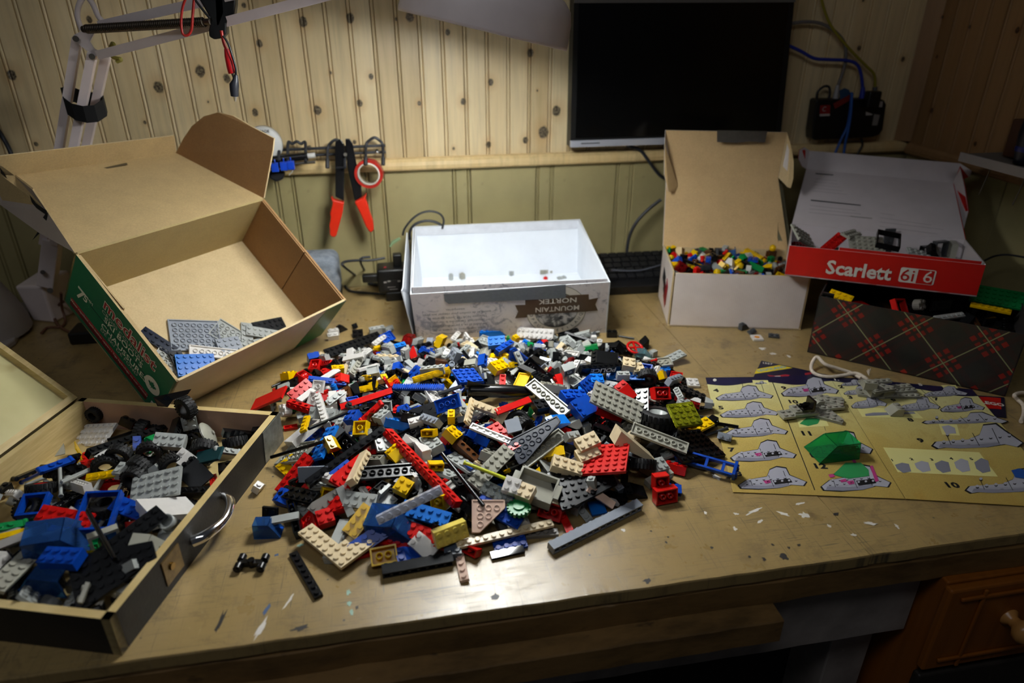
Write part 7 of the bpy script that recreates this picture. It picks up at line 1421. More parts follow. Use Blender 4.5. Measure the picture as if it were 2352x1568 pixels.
HAND = [
('pile','t63','red',(-0.2041,0.9354,0.0166),(0.967,0.041,-0.233,-0.096),'large smooth red panel at the left tip of the heap'),
('pile','p42','red',(-0.1546,0.9257,0.0317),(0.866,0.320,0.003,0.384),'red studded plate leaning at the left edge of the heap'),
('pile','b32','red',(-0.1605,0.9994,0.0139),(0.119,-0.791,-0.537,0.269),'upturned red brick behind the red studded plate'),
('pile','b22','red',(-0.1435,1.0392,0.0119),(0.229,-0.944,0.179,-0.156),'upturned red brick showing two tubes near the green box'),
('pile','b41','red',(-0.1227,1.0264,0.0193),(0.196,-0.839,0.379,-0.337),'long red brick turned over at the upper left of the heap'),
('pile','s22','red',(-0.1175,0.9797,0.0278),(0.978,0.012,-0.061,0.197),'red sloped brick beside the small yellow brick'),
('pile','s22','red',(-0.0953,0.9508,0.0312),(0.981,0.081,-0.173,-0.012),'red roof slope between blue and white pieces'),
('pile','b22','blue',(-0.1498,1.0685,0.0115),(0.853,-0.493,-0.086,0.149),'blue brick on its side at the upper left of the heap'),
('pile','b21','lgrey',(-0.1297,1.0547,0.0169),(0.891,-0.079,-0.171,-0.412),'light grey brick on top of the blue brick'),
('pile','p122','black',(-0.0833,1.1072,0.0128),(0.914,0.235,0.112,0.310),'very long black studded plate at the top left edge of the heap'),
('pile','p41','white',(-0.0398,1.1230,0.0095),(0.846,0.227,0.125,0.466),'white studded plate leaning across the end of the long black plate'),
('pile','p32','blue',(-0.0259,1.1359,0.0079),(0.317,-0.871,-0.352,0.128),'upturned blue plate behind the white plate'),
('pile','t41','white',(-0.0792,1.0107,0.0371),(0.955,0.183,-0.187,-0.141),'short white bar tile in the upper left of the heap'),
('pile','arch','white',(-0.0599,1.0294,0.0310),(0.782,0.052,0.212,0.584),'white arch piece in the upper left of the heap'),
('pile','b41','lgrey',(-0.0229,1.0462,0.0291),(0.830,-0.012,-0.174,-0.530),'light grey long brick at the far upper left of the heap'),
('pile','b21','blue2',(-0.0038,1.0413,0.0337),(0.971,0.174,0.010,0.161),'bright blue small brick next to the light grey long brick'),
('pile','t41','white',(-0.1153,0.9608,0.0342),(0.914,0.179,0.019,0.364),'white tile above the blue bar on the left of the heap'),
('pile','p61','blue',(-0.1167,0.9459,0.0329),(0.960,0.261,0.078,-0.063),'blue flat bar with holes on the left of the heap'),
('pile','p22','white',(-0.1289,0.9271,0.0349),(0.403,-0.886,0.188,-0.131),'white square plate showing its single tube'),
('pile','p22','white',(-0.1329,0.8932,0.0336),(0.393,-0.858,0.293,-0.157),'second white square plate lying below the first'),
('pile','b81','white',(-0.1167,0.8479,0.0394),(0.771,0.120,-0.058,-0.623),'long white brick lying steeply on the left of the heap'),
('pile','t41','white',(-0.1451,0.9066,0.0331),(0.841,0.126,0.126,0.510),'white bar tile over blue pieces at the left of the heap'),
('pile','h4','red',(-0.1523,0.8841,0.0287),(0.732,0.636,-0.095,-0.223),'short red beam with three round holes at the left of the heap'),
('pile','r2','white',(-0.1742,0.8902,0.0206),(0.761,0.455,-0.359,-0.291),'white round brick lying at the corner of the wooden tray'),
('pile','p42','black',(-0.1827,0.9782,0.0122),(0.967,0.168,-0.190,0.023),'black plate under a grey tile at the left edge'),
('pile','t21','lgrey',(-0.1867,0.9700,0.0164),(0.970,0.163,-0.181,-0.014),'light grey tile on the black plate at the left edge'),
('pile','b22','yellow',(-0.1839,1.0120,0.0118),(0.917,-0.214,-0.112,-0.317),'yellow brick at the far left edge of the heap'),
('pile','b21','yellow',(-0.1029,0.9781,0.0339),(0.991,0.082,0.067,0.079),'small yellow brick beside the red slope'),
('pile','p31','lgrey',(-0.1019,0.8838,0.0379),(0.891,0.277,-0.007,0.361),'light grey two-stud plate on the left of the heap'),
('pile','b21','yellow',(-0.0580,0.9042,0.0375),(0.863,0.501,-0.008,0.069),'yellow brick with two studs facing out on the left of the heap'),
('pile','t81','red',(-0.0568,0.8718,0.0383),(0.958,0.263,-0.072,0.089),'long thin red tile in the middle left of the heap'),
('pile','b22','yellow',(-0.0619,0.7833,0.0456),(0.323,-0.929,0.124,-0.135),'upturned yellow brick with a round tube'),
('pile','hinge','red',(-0.0490,0.8188,0.0474),(0.923,0.197,-0.292,0.153),'red hinge arm beside the upturned yellow brick'),
('pile','b22','blue',(-0.0754,0.8330,0.0332),(0.927,0.105,-0.220,-0.285),'blue cube brick at the end of the black rod'),
('pile','bar9','black',(-0.0991,0.8236,0.0413),(0.914,-0.032,0.075,0.398),'black rod pointing at the blue cube brick'),
('pile','p22','brown',(-0.0468,0.8061,0.0432),(0.295,-0.907,0.221,-0.202),'brown square plate turned over'),
('pile','b22','lgrey',(-0.0337,0.8017,0.0486),(0.901,0.027,-0.147,-0.407),'light grey brick right of the brown plate'),
('pile','p42','blue',(0.0550,0.8003,0.0613),(0.406,-0.869,0.051,-0.279),'blue plate turned over, showing its tubes, in the middle of the heap'),
('pile','b41','bgrey',(0.0297,0.7696,0.0560),(0.846,0.161,-0.235,-0.450),'blue-grey long brick with studs facing out'),
('pile','b21','yellow',(0.0567,0.7692,0.0593),(0.664,-0.007,-0.007,-0.748),'narrow yellow brick right of the blue-grey long brick'),
('pile','b21','white',(0.0098,0.7866,0.0451),(0.981,0.176,-0.055,0.059),'white small brick left of the blue-grey long brick'),
('pile','b21','yellow',(0.0257,0.7473,0.0524),(0.524,-0.802,0.152,-0.243),'yellow brick turned to show its pin'),
('pile','h16','red',(0.0103,0.6893,0.0440),(0.722,0.477,-0.202,-0.460),'long red beam with fifteen round holes lying across the heap'),
('pile','fr','white',(-0.1431,0.8261,0.0202),(0.031,-0.846,0.452,-0.280),'white window frame at the left of the heap'),
('pile','p41','yellow',(-0.1384,0.8211,0.0371),(0.684,0.104,-0.141,-0.708),'yellow narrow plate lying across the white window frame'),
('pile','p62','blue2',(-0.1084,0.7668,0.0395),(0.547,0.205,-0.118,-0.803),'bright blue studded plate lying on edge left of the centre'),
('pile','s22','yellow',(-0.0975,0.7566,0.0447),(0.929,0.225,0.148,0.254),'yellow sloped brick right of the bright blue plate'),
('pile','p61','yellow',(0.0395,0.8959,0.0553),(0.786,0.609,-0.028,0.096),'yellow narrow plate on its edge, upper middle of the heap'),
('pile','b41','lgrey',(0.0426,0.9053,0.0578),(0.975,-0.022,-0.112,-0.191),'light grey smooth-sided brick behind the yellow narrow plate'),
('pile','b32','yellow',(0.0673,1.0829,0.0183),(0.621,-0.537,-0.220,0.527),'yellow brick with studs facing left at the top of the heap'),
('pile','b31','lgrey',(0.0280,1.0965,0.0137),(0.843,-0.007,0.175,0.509),'light grey brick left of the yellow studs-out brick'),
('pile','p41','white',(0.0961,1.1074,0.0133),(0.822,0.113,0.143,0.539),'white narrow plate at the top of the heap'),
('pile','rack','blue',(0.0181,0.8692,0.0521),(0.979,0.122,-0.060,-0.152),'blue toothed rack in the upper middle of the heap'),
('pile','b61','blue2',(0.1695,1.1216,0.0075),(0.999,0.044,0.001,0.025),'long bright blue brick at the back of the heap by the shoe box'),
('pile','p82','white',(0.2382,1.0871,0.0166),(0.822,0.436,-0.253,-0.263),'white studded plate standing at the back of the heap'),
('pile','s21','yellow',(0.2063,1.0939,0.0074),(0.942,0.166,0.051,0.287),'yellow triangular slope right of the long bright blue brick'),
('pile','b32','blue2',(0.1556,1.0089,0.0436),(0.973,0.211,-0.066,-0.072),'bright blue brick with studs on top at the back of the heap'),
('pile','b41','blue',(0.1648,0.9889,0.0429),(0.926,0.177,0.018,0.333),'blue bar brick lying diagonally below the bright blue brick'),
('pile','b32','yellow',(0.1414,0.9034,0.0547),(0.918,0.172,0.155,0.321),'yellow brick with six studs on top of the heap'),
('pile','t41','dgrey',(0.1820,0.8856,0.0563),(0.826,0.027,-0.115,-0.551),'dark grey smooth tile right of the six-stud yellow brick'),
('pile','p82','lgrey2',(0.1949,0.7996,0.0563),(0.204,-0.844,0.495,0.011),'long light grey plate turned over in the middle right of the heap'),
('pile','p84','lgrey2',(0.2855,0.7674,0.0567),(0.939,0.218,0.180,-0.194),'large light grey studded plate sloping over red bricks'),
('pile','b42','red',(0.2767,0.7715,0.0422),(0.968,0.110,0.165,-0.153),'red brick under the large light grey plate'),
('pile','s32','red',(0.3067,0.7955,0.0573),(0.841,0.211,0.024,-0.498),'red sloped brick behind the large light grey plate'),
('pile','rock','black',(0.1338,0.8305,0.0554),(0.998,0.001,0.053,-0.012),'black rocket-shaped nose with fins on the heap'),
('pile','b41','cream',(0.1061,0.7853,0.0565),(0.909,0.311,0.001,-0.278),'cream brick with four studs facing out in the middle of the heap'),
('pile','p61','cream',(0.0824,0.7782,0.0598),(0.716,0.340,0.251,0.555),'cream narrow plate standing on its edge left of the cream brick'),
('pile','t61','red',(0.1427,0.7846,0.0577),(0.942,0.252,0.060,0.213),'red smooth bar in the middle of the heap'),
('pile','p61','white',(0.1027,0.7283,0.0543),(0.146,-0.938,0.312,0.030),'white narrow plate turned over in the centre of the heap'),
('pile','p62','red',(0.1194,0.7262,0.0483),(0.825,0.095,-0.015,-0.557),'red frame plate beside the black tyre'),
('pile','tyM','rubber',(0.1479,0.7388,0.0499),(0.959,-0.016,0.054,0.279),'black ribbed tyre lying on red pieces in the centre'),
('pile','t22','bgrey',(0.1329,0.7296,0.0622),(0.962,0.260,-0.064,0.046),'blue-grey square tile on the red frame'),
('pile','p82','lgrey2',(0.1666,0.7027,0.0419),(0.145,-0.945,-0.292,-0.031),'light grey plate under the dark wing plate'),
('pile','w84','navy',(0.1612,0.7049,0.0529),(0.187,-0.966,-0.148,-0.103),'dark blue wing plate turned over, showing rows of tubes'),
('pile','s32','blue2',(0.1976,0.7514,0.0485),(0.982,0.099,-0.106,0.118),'bright blue sloped brick right of centre'),
('pile','b22','blue',(0.2243,0.8006,0.0541),(0.985,0.077,0.078,0.129),'blue brick left of two joined blue bricks'),
('pile','b22','blue',(0.2400,0.7996,0.0530),(0.992,0.083,0.086,0.044),'blue brick joined to its blue neighbour right of centre'),
('pile','s43','blue',(0.2409,0.7719,0.0542),(0.927,0.272,-0.026,0.256),'large blue sloped panel right of centre'),
('pile','tyM','rubber',(0.3602,0.8528,0.0423),(0.981,0.176,0.040,-0.067),'black knobbly tyre at the right edge of the heap behind'),
('pile','b22','cream',(0.3361,0.8687,0.0591),(0.977,0.140,0.056,-0.152),'cream brick with studs up at the back right of the heap'),
('pile','b22','cream',(0.3493,0.8653,0.0509),(0.990,0.130,0.019,0.047),'second cream brick in front of the first at the back right'),
('pile','b81','black',(0.2924,0.8630,0.0592),(0.988,0.078,0.082,0.108),'black brick with a white inscription at the back right of the heap',{'text': 'POLICE'}),
('pile','s43','black',(0.3047,0.8892,0.0615),(0.957,0.086,-0.209,-0.181),'large black sloped panel behind the inscribed black brick'),
('pile','tyL','rubber',(0.3410,0.7551,0.0341),(0.774,0.630,0.008,-0.066),'large ribbed tyre with a grey hub at the right of the heap',{'hub': 'lgrey'}),
('pile','p44','tyellow',(0.3700,0.7341,0.0498),(0.985,0.173,0.010,0.023),'see-through yellow square plate on the black wing at the right'),
('pile','p86','black',(0.3725,0.7080,0.0167),(0.982,0.054,0.106,0.145),'large black studded plate at the right edge of the heap'),
('pile','p82','lgrey2',(0.3249,0.7055,0.0359),(0.154,-0.950,0.258,0.080),'light grey plate turned over beside the white sloped panel'),
('pile','s64','cream',(0.2845,0.6889,0.0445),(0.957,-0.137,0.235,-0.104),'large cream sloped panel on the right of the heap'),
('pile','b41','bgrey',(0.4114,0.8656,0.0261),(0.930,0.125,0.167,0.302),'long blue-grey brick at the upper right edge of the heap'),
('pile','p41','lgrey',(0.3984,0.8166,0.0313),(0.623,0.105,-0.248,-0.735),'light grey narrow plate at the right of the heap'),
('pile','b21','yellow',(0.3958,0.8750,0.0307),(0.831,-0.315,0.074,0.453),'small yellow brick at the back right edge'),
('pile','p22','white',(0.4547,0.8873,0.0046),(0.992,0.090,0.029,-0.083),'white square plate at the far right edge of the heap'),
('pile','ring','red',(0.3929,0.9916,0.0216),(0.983,0.171,0.066,0.023),'red steering wheel ring lying behind the heap on the right'),
('pile','can2','tlblue',(0.4050,0.9813,0.0102),(0.981,0.086,-0.015,-0.175),'pale see-through windscreen on the bench behind the heap'),
('pile','b32','red',(0.3726,0.8230,0.0303),(0.409,-0.901,-0.043,0.137),'red brick turned to show its tubes at the right'),
('pile','p62','black',(0.3243,0.7724,0.0449),(0.538,0.268,-0.015,-0.799),'black studded plate between the red slope and the large tyre'),
('pile','p62','blue2',(0.3303,0.8613,0.0457),(0.244,-0.950,0.167,-0.101),'bright blue plate turned over at the back right'),
('pile','b21','lgrey',(0.3215,0.8497,0.0509),(0.995,0.088,0.019,-0.049),'light grey small brick on the bright blue plate'),
('pile','b22','blue2',(0.2775,0.8397,0.0528),(0.995,0.088,0.018,-0.051),'bright blue brick standing right of the middle'),
('pile','p42','blue',(0.2622,0.8302,0.0548),(0.856,0.287,0.191,0.386),'blue plate leaning on the bright blue brick'),
('pile','b22','lgrey',(0.2389,0.8590,0.0650),(0.863,-0.488,-0.130,0.021),'light grey brick with hollow end above the middle'),
('pile','p22','lgrey',(0.3360,0.8031,0.0448),(0.221,-0.942,-0.169,0.189),'light grey square plate turned over at the right'),
('pile','b22','black',(0.1789,0.7764,0.0572),(0.988,0.082,0.047,0.125),'black brick in the middle right of the heap'),
('pile','b21','lgrey',(0.2055,0.7085,0.0510),(0.949,0.235,0.143,0.157),'light grey two-stud brick beside cream bricks'),
('pile','bar9','black',(-0.1447,0.7684,0.0329),(0.952,-0.048,-0.217,-0.213),'black rod lying over the grey plate at the left front of the heap'),
('pile','p64','lgrey2',(-0.1490,0.7814,0.0189),(0.041,-0.915,0.314,-0.251),'grey plate turned over at the left edge by the tray corner'),
('pile','p62','red',(-0.1455,0.7345,0.0184),(0.894,0.171,-0.226,0.348),'red plate with a row of holes at the left edge'),
('pile','t42','bgrey',(-0.1191,0.7111,0.0333),(0.816,0.567,-0.092,-0.065),'blue-grey smooth panel standing at the left front'),
('pile','b41','white',(-0.0970,0.6971,0.0328),(0.933,0.110,-0.080,-0.333),'white brick right of the blue-grey panel'),
('pile','b31','blue',(-0.0867,0.7087,0.0359),(0.909,0.233,-0.013,0.344),'blue bar beside the white brick at the left front'),
('pile','w63','red',(-0.0775,0.7013,0.0420),(0.745,0.327,0.127,0.568),'red wedge standing on edge at the left front'),
('pile','b61','cream',(-0.0635,0.6959,0.0464),(0.706,0.370,0.276,0.537),'cream brick with studs facing right at the left front'),
('pile','vw','cream',(-0.0782,0.6230,0.0135),(0.938,0.036,-0.003,0.344),'cream stepped V-shaped wing plate at the front of the heap'),
('pile','can','tblue',(-0.0252,0.6182,0.0229),(0.969,0.115,-0.083,-0.201),'see-through blue windscreen at the front of the heap'),
('pile','h8','chrome',(-0.0055,0.6078,0.0536),(0.847,0.502,-0.108,0.138),'pale shiny beam with seven holes lying on the blue windscreen'),
('pile','s32','blue',(-0.1523,0.6980,0.0115),(0.934,0.135,-0.141,-0.299),'blue roof slope at the left front edge of the heap'),
('pile','p22','black',(-0.1688,0.6720,0.0100),(0.808,0.566,-0.096,-0.136),'black square plate standing behind the blue windscreen on the bench'),
('pile','can2','tblue2',(-0.1691,0.6511,0.0087),(0.998,-0.000,0.000,-0.064),'small blue windscreen lying on the bench at the left front'),
('pile','t41','lgrey',(-0.1524,0.6549,0.0160),(0.990,0.131,-0.043,0.014),'light grey tile resting on the small blue windscreen'),
('pile','p42','yellow',(-0.0638,0.6302,0.0204),(0.855,0.317,-0.130,0.389),'yellow studded plate standing beside the cream wing'),
('pile','b32','yellow',(-0.0377,0.5798,0.0109),(0.342,-0.939,-0.046,0.017),'golden yellow brick turned over at the front of the heap'),
('pile','b81','black',(-0.0020,0.5639,0.0064),(0.793,-0.608,-0.022,0.028),'long black brick on its side at the front of the heap'),
('pile','b42','lyellow',(0.0359,0.5861,0.0251),(0.808,0.571,0.056,0.133),'pale yellow brick on its side at the front of the heap'),
('pile','s32','blue',(-0.0106,0.5787,0.0076),(0.991,0.087,0.009,0.099),'blue sloped piece behind the long black brick'),
('pile','s32','white',(0.0058,0.5848,0.0123),(0.886,0.170,-0.046,-0.428),'white sloped piece at the front of the heap'),
('pile','b22','red',(-0.1035,0.6469,0.0161),(0.974,0.173,0.018,0.146),'red brick beside the cream wing at the left front'),
('pile','b22','red',(-0.0906,0.6604,0.0216),(0.975,0.175,-0.129,0.043),'second red brick behind the first at the left front'),
('pile','w63','dgrey2',(-0.0945,0.6685,0.0295),(0.838,0.346,-0.063,0.417),'grey sloped wing at the left front of the heap'),
('pile','t41','lgrey',(-0.0792,0.6576,0.0288),(0.742,0.341,0.058,-0.574),'light grey tile standing at the left front'),
('pile','p42','lgrey',(-0.0623,0.6546,0.0294),(0.954,0.261,-0.004,-0.145),'light grey studded plate behind the cream wing'),
('pile','p62','black',(-0.1378,0.6928,0.0185),(0.940,0.052,-0.115,-0.317),'black bar plate over the blue roof slope at the left front'),
('pile','s22','yellow',(-0.0182,0.7199,0.0455),(0.861,0.124,-0.134,-0.474),'yellow angled piece under the long red beam'),
('pile','b21','yellow',(0.0286,0.6885,0.0428),(0.633,-0.764,0.022,0.123),'yellow brick right of the long red beam, showing its pin'),
('pile','b22','yellow',(-0.0116,0.6681,0.0316),(0.928,0.203,0.078,-0.302),'yellow bricks below the middle of the red beam'),
('pile','b22','yellow',(0.0289,0.6404,0.0283),(0.588,-0.740,0.195,-0.263),'yellow brick turned over below the end of the red beam'),
('pile','p22','lgrey',(-0.0342,0.7388,0.0469),(0.962,0.196,0.141,0.125),'light grey two-stud plate left of the red beam'),
('pile','p82','black',(-0.0279,0.6857,0.0437),(0.130,-0.991,-0.014,0.032),'black plate turned over in the front middle of the heap'),
('pile','h12','black',(-0.0792,0.7259,0.0440),(0.910,0.279,-0.034,0.305),'long black beam lying diagonally at the left front'),
('pile','p62','blue2',(0.0111,0.6172,0.0301),(0.958,0.184,0.033,-0.219),'bright blue plate at the right of the windscreen'),
('pile','p62','red',(0.0069,0.5977,0.0173),(0.950,0.187,0.038,-0.245),'red plate at the front of the heap'),
('pile','p42','red',(-0.0243,0.6048,0.0082),(0.968,0.090,0.003,-0.233),'red studded plate under the windscreen at the front'),
('pile','p62','blue',(-0.0512,0.6051,0.0145),(0.929,0.279,-0.081,0.231),'blue plates at the front edge right of the cream wing'),
('pile','p82','lgrey2',(0.0953,0.6699,0.0459),(0.893,0.217,0.042,0.392),'long light grey studded plate in the front middle of the heap'),
('pile','bar6','lime',(0.0884,0.6505,0.0538),(0.968,0.028,0.122,-0.219),'lime yellow bar lying across the long grey plate'),
('pile','bar9','black',(0.0573,0.6518,0.0470),(0.844,0.062,0.101,-0.523),'thin black rod in the front middle of the heap'),
('pile','p42','clear',(0.0959,0.6332,0.0342),(0.938,0.203,0.103,-0.262),'clear see-through plate in the front middle'),
('pile','b42','cream',(0.1865,0.6589,0.0417),(0.971,0.123,0.125,-0.160),'cream bricks joined in a row right of the front middle'),
('pile','b32','cream',(0.2175,0.6745,0.0450),(0.975,0.180,-0.059,0.113),'cream brick above the joined cream bricks'),
('pile','b32','cream',(0.2190,0.6833,0.0564),(0.971,0.183,-0.091,0.124),'uppermost cream brick of the cream stack'),
('pile','p66','red',(0.2359,0.6614,0.0452),(0.970,-0.010,-0.130,-0.206),'large red studded plate on the right of the heap'),
('pile','w86','black',(0.2029,0.6340,0.0311),(0.993,0.106,-0.027,0.045),'black studded wing plate at the front right of the heap'),
('pile','b11','lgrey',(0.2099,0.6286,0.0381),(0.959,-0.032,-0.123,-0.254),'tiny light grey brick standing on the black wing plate'),
('pile','hop','lgrey2',(0.1429,0.6352,0.0346),(0.149,-0.953,0.256,0.058),'light grey open hopper at the front of the heap'),
('pile','b22','white',(0.1132,0.6302,0.0446),(0.931,0.270,0.019,-0.245),'white brick with studs beside the grey hopper'),
('pile','b22','cream',(0.1279,0.6205,0.0407),(0.929,0.172,-0.033,-0.325),'cream brick joined to the white studded brick'),
('pile','w44','pink',(0.0814,0.6030,0.0279),(0.260,-0.964,0.058,0.017),'pale pink wedge turned over at the front of the heap'),
('pile','gear','green',(0.1173,0.6071,0.0309),(0.996,0.016,-0.016,-0.081),'green gear wheel at the front of the heap'),
('pile','p121','cream',(0.0984,0.5877,0.0127),(0.993,0.086,0.018,0.084),'long cream studded strip at the front of the heap'),
('pile','p41','dgrey2',(0.1412,0.5918,0.0026),(0.999,0.044,-0.001,-0.021),'grey studded plate on the bench at the front'),
('pile','p42','blue',(0.1019,0.5816,0.0042),(0.994,0.104,0.005,0.043),'blue studded plate at the front edge of the heap'),
('pile','t41','gloss',(0.0972,0.5687,0.0029),(0.996,0.070,0.004,0.054),'glossy black tile reflecting the lamp at the front edge'),
('pile','b141','bgrey',(0.2065,0.5903,0.0059),(0.739,-0.642,-0.134,0.154),'very long grey brick lying on the bench in front of the heap'),
('pile','b32','red',(0.3028,0.6234,0.0108),(0.642,-0.765,-0.033,0.027),'lower red brick of a joined pair at the right front'),
('pile','b22','red',(0.3003,0.6359,0.0220),(0.643,-0.766,-0.009,0.008),'upper red brick of a joined pair at the right front'),
('pile','strut','blue',(0.3788,0.6719,0.0134),(0.913,0.245,-0.084,-0.315),'blue openwork support arm right of the heap'),
('pile','b31','red',(0.3376,0.6754,0.0074),(0.936,-0.165,0.054,-0.306),'red brick right of the grey hinge at the right front'),
('pile','b22','lgrey',(0.3100,0.6661,0.0212),(0.971,0.162,0.084,0.151),'light grey hinge brick at the right front'),
('pile','t22','blue2',(0.2161,0.6212,0.0046),(0.991,0.130,0.005,0.036),'blue smooth tile lying at the front right'),
('pile','p21','lgrey',(0.1990,0.6113,0.0044),(0.759,0.203,-0.160,-0.598),'light grey brick piece left of the blue tile'),
('pile','b32','red',(0.1585,0.6174,0.0114),(0.403,-0.863,0.276,-0.129),'red hinge brick at the front of the heap'),
('pile','hinge','red',(0.1724,0.6048,0.0055),(0.722,0.150,-0.093,-0.669),'red hinge arm lying on the bench at the front'),
('pile','p62','blue',(0.0951,0.6116,0.0250),(0.933,0.159,0.071,-0.315),'long blue plate under the green gear wheel'),
('pile','t41','pink',(0.2193,0.6193,0.0228),(0.864,0.371,0.215,-0.261),'pale pink bar piece at the front right'),
('pile','s32','black',(0.2707,0.6412,0.0076),(0.996,0.087,-0.001,-0.013),'black angular piece left of the red pair'),
('pile','b21','bgrey',(0.2508,0.6513,0.0096),(0.786,0.215,0.007,-0.580),'blue-grey upright brick at the front right'),
('pile','tyM','rubber',(0.2899,0.6681,0.0263),(0.856,0.469,0.217,0.010),'small black tyre under the cream sloped panel'),
('pile','p61','pink',(0.0447,0.5643,0.0030),(0.718,0.063,-0.060,-0.691),'pale pink plate at the very front of the heap'),
('pile','b31','red',(0.0546,0.5783,0.0073),(0.463,-0.803,0.325,-0.188),'red brick turned over at the front edge'),
('pile','b22','bgrey2',(0.0370,0.5784,0.0076),(0.996,0.087,-0.001,-0.007),'dark blue-grey brick at the front edge'),
('loose','axp','black',(-0.1798,0.6008,0.0051),(0.996,-0.000,0.000,-0.089),'small black wheel axle lying alone on the bench in front of the tray'),
('loose','p81','black',(-0.1212,0.5759,0.0022),(0.845,-0.000,0.000,-0.536),'narrow black plate lying alone at the front of the bench'),
('loose','s21','white',(-0.1904,0.7344,0.0077),(0.805,0.216,0.143,0.534),'tiny white slope lying alone beside the tray handle'),
('loose','b21','white',(-0.1228,1.1587,0.0074),(0.982,0.173,0.012,0.069),'white small brick on the bench behind the heap at left'),
('loose','b21','white',(-0.1231,1.1786,0.0061),(0.990,-0.000,0.000,0.140),'white brick leaning on another behind the heap at left'),
('loose','s21','black',(-0.1087,1.1956,0.0061),(0.938,0.000,0.000,0.347),'tiny black slope behind the heap beside two white bricks'),
('loose','p11','black',(-0.0852,1.2019,0.0054),(0.815,0.471,0.168,0.292),'tiny black plate standing behind the heap at left'),
('loose','p22','black',(-0.0789,1.1664,0.0054),(0.984,0.174,0.005,0.029),'black square plate behind the heap at left'),
('loose','b31','lgrey',(-0.0439,1.1739,0.0068),(0.989,0.087,0.011,0.121),'light grey brick behind the heap beside the shoe box'),
('loose','b21','lgrey',(-0.0240,1.1742,0.0068),(0.763,0.534,0.208,0.298),'light grey brick on its end left of the shoe box'),
('loose','b21','black',(0.3811,1.0815,0.0061),(0.996,-0.000,0.000,-0.089),'small black piece right of the shoe box, nearer the heap'),
('loose','bar3','black',(0.4059,1.0707,0.0022),(0.961,0.000,0.000,-0.278),'short black rod on the bench right of the shoe box'),
('loose','s21','dgrey',(0.6363,1.0701,0.0061),(0.985,0.000,0.000,0.174),'small grey slope in front of the white carton'),
('loose','p21','dgrey',(0.6419,1.0488,0.0044),(0.933,0.250,0.067,0.252),'small grey plate in front of the white carton'),
('loose','t22','white',(0.6401,1.0260,0.0022),(0.996,-0.000,0.000,-0.089),'white tile with an orange shell mark in front of the white carton',{'shell': 1}),
('loose','p21','dgrey',(0.6742,1.0271,0.0030),(0.975,0.085,-0.018,-0.203),'dark grey plate right of the marked white tile'),
('loose','h2','bgrey',(0.4346,0.7324,0.0073),(0.819,0.473,-0.163,-0.283),'grey beam end at the edge of the instruction sheet'),
('tray','p84','white',(-0.4410,0.8915,0.0079),(0.957,0.163,-0.142,-0.192),'white studded wing plates at the back of the tray'),
('tray','panel','yellow',(-0.4372,0.8364,0.0173),(0.839,0.004,-0.154,-0.522),'yellow curved chute piece at the back of the tray'),
('tray','h12','black',(-0.3719,0.8424,0.0242),(0.862,0.169,0.230,0.419),'long black beam lying across the back of the tray'),
('tray','dish','lgrey2',(-0.2665,0.8385,0.0254),(0.711,0.215,0.504,0.441),'round grey dish standing at the back of the tray'),
('tray','tyM','rubber',(-0.2321,0.8200,0.0200),(0.712,0.334,0.528,0.319),'black tyre with white hub at the back right of the tray',{'hub': 'white'}),
('tray','tyM','rubber',(-0.3513,0.8986,0.0035),(0.985,0.174,0.000,0.003),'black tyre with red hub at the back of the tray',{'hub': 'red'}),
('tray','tyM','rubber',(-0.3699,0.8826,0.0131),(0.707,-0.064,0.302,0.636),'second black tyre with red hub at the back of the tray',{'hub': 'red'}),
('tray','tyL','rubber',(-0.5099,0.8767,-0.0045),(0.982,0.129,0.018,0.138),'big tyre with red hub at the left side of the tray',{'hub': 'red'}),
('tray','tyM','rubber',(-0.3630,0.7876,0.0376),(0.995,0.041,-0.033,-0.082),'ribbed tyre in the middle of the tray, left of its twin'),
('tray','tyM','rubber',(-0.3300,0.7920,0.0332),(0.993,-0.007,0.084,0.087),'ribbed tyre in the middle of the tray, below the long beam'),
('tray','tyM','rubber',(-0.3276,0.7517,0.0406),(0.942,0.032,-0.186,-0.277),'ribbed tyre with red hub in the middle of the tray',{'hub': 'red'}),
('tray','tyM','rubber',(-0.2923,0.7521,0.0378),(0.949,-0.045,0.159,0.270),'ribbed tyre right of the tray middle'),
('tray','tyM','rubber',(-0.3784,0.7770,0.0295),(0.981,-0.016,0.096,0.167),'ribbed tyre above the yellow links in the tray'),
('tray','tyM','rubber',(-0.3302,0.7351,0.0359),(0.973,-0.025,-0.131,-0.188),'ribbed tyre left of the grey studded plate in the tray'),
('tray','tyM','rubber',(-0.2580,0.7766,0.0428),(0.971,0.209,-0.082,-0.076),'tyre with red hub below the grey dish',{'hub': 'red'}),
('tray','tyM','rubber',(-0.4362,0.7392,0.0337),(0.866,0.500,0.011,-0.007),'flat-lying tyre with red hub at the left of the tray',{'hub': 'red'}),
('tray','p64','lgrey',(-0.2990,0.7120,0.0397),(0.978,0.190,-0.081,0.019),'light grey studded plates joined, in the middle of the tray'),
('tray','s64','white',(-0.2755,0.6724,0.0365),(0.934,-0.002,0.132,0.331),'large white sloped block at the right of the tray'),
('tray','fr','blue',(-0.3446,0.6640,0.0476),(0.984,0.174,0.007,-0.036),'blue window frame in the middle of the tray'),
('tray','fr2','blue',(-0.4323,0.7094,0.0318),(0.984,0.173,-0.022,-0.028),'blue open frame at the left of the tray'),
('tray','bar6','blue',(-0.4632,0.7769,0.0257),(0.927,-0.073,-0.256,-0.265),'blue lever arm at the left of the tray'),
('tray','hinge','blue',(-0.4285,0.7697,0.0443),(0.903,0.127,0.140,0.387),'blue bracket piece at the end of the lever'),
('tray','p62','red',(-0.3772,0.6613,0.0470),(0.973,0.182,0.061,-0.132),'red plates behind the blue windscreen in the tray'),
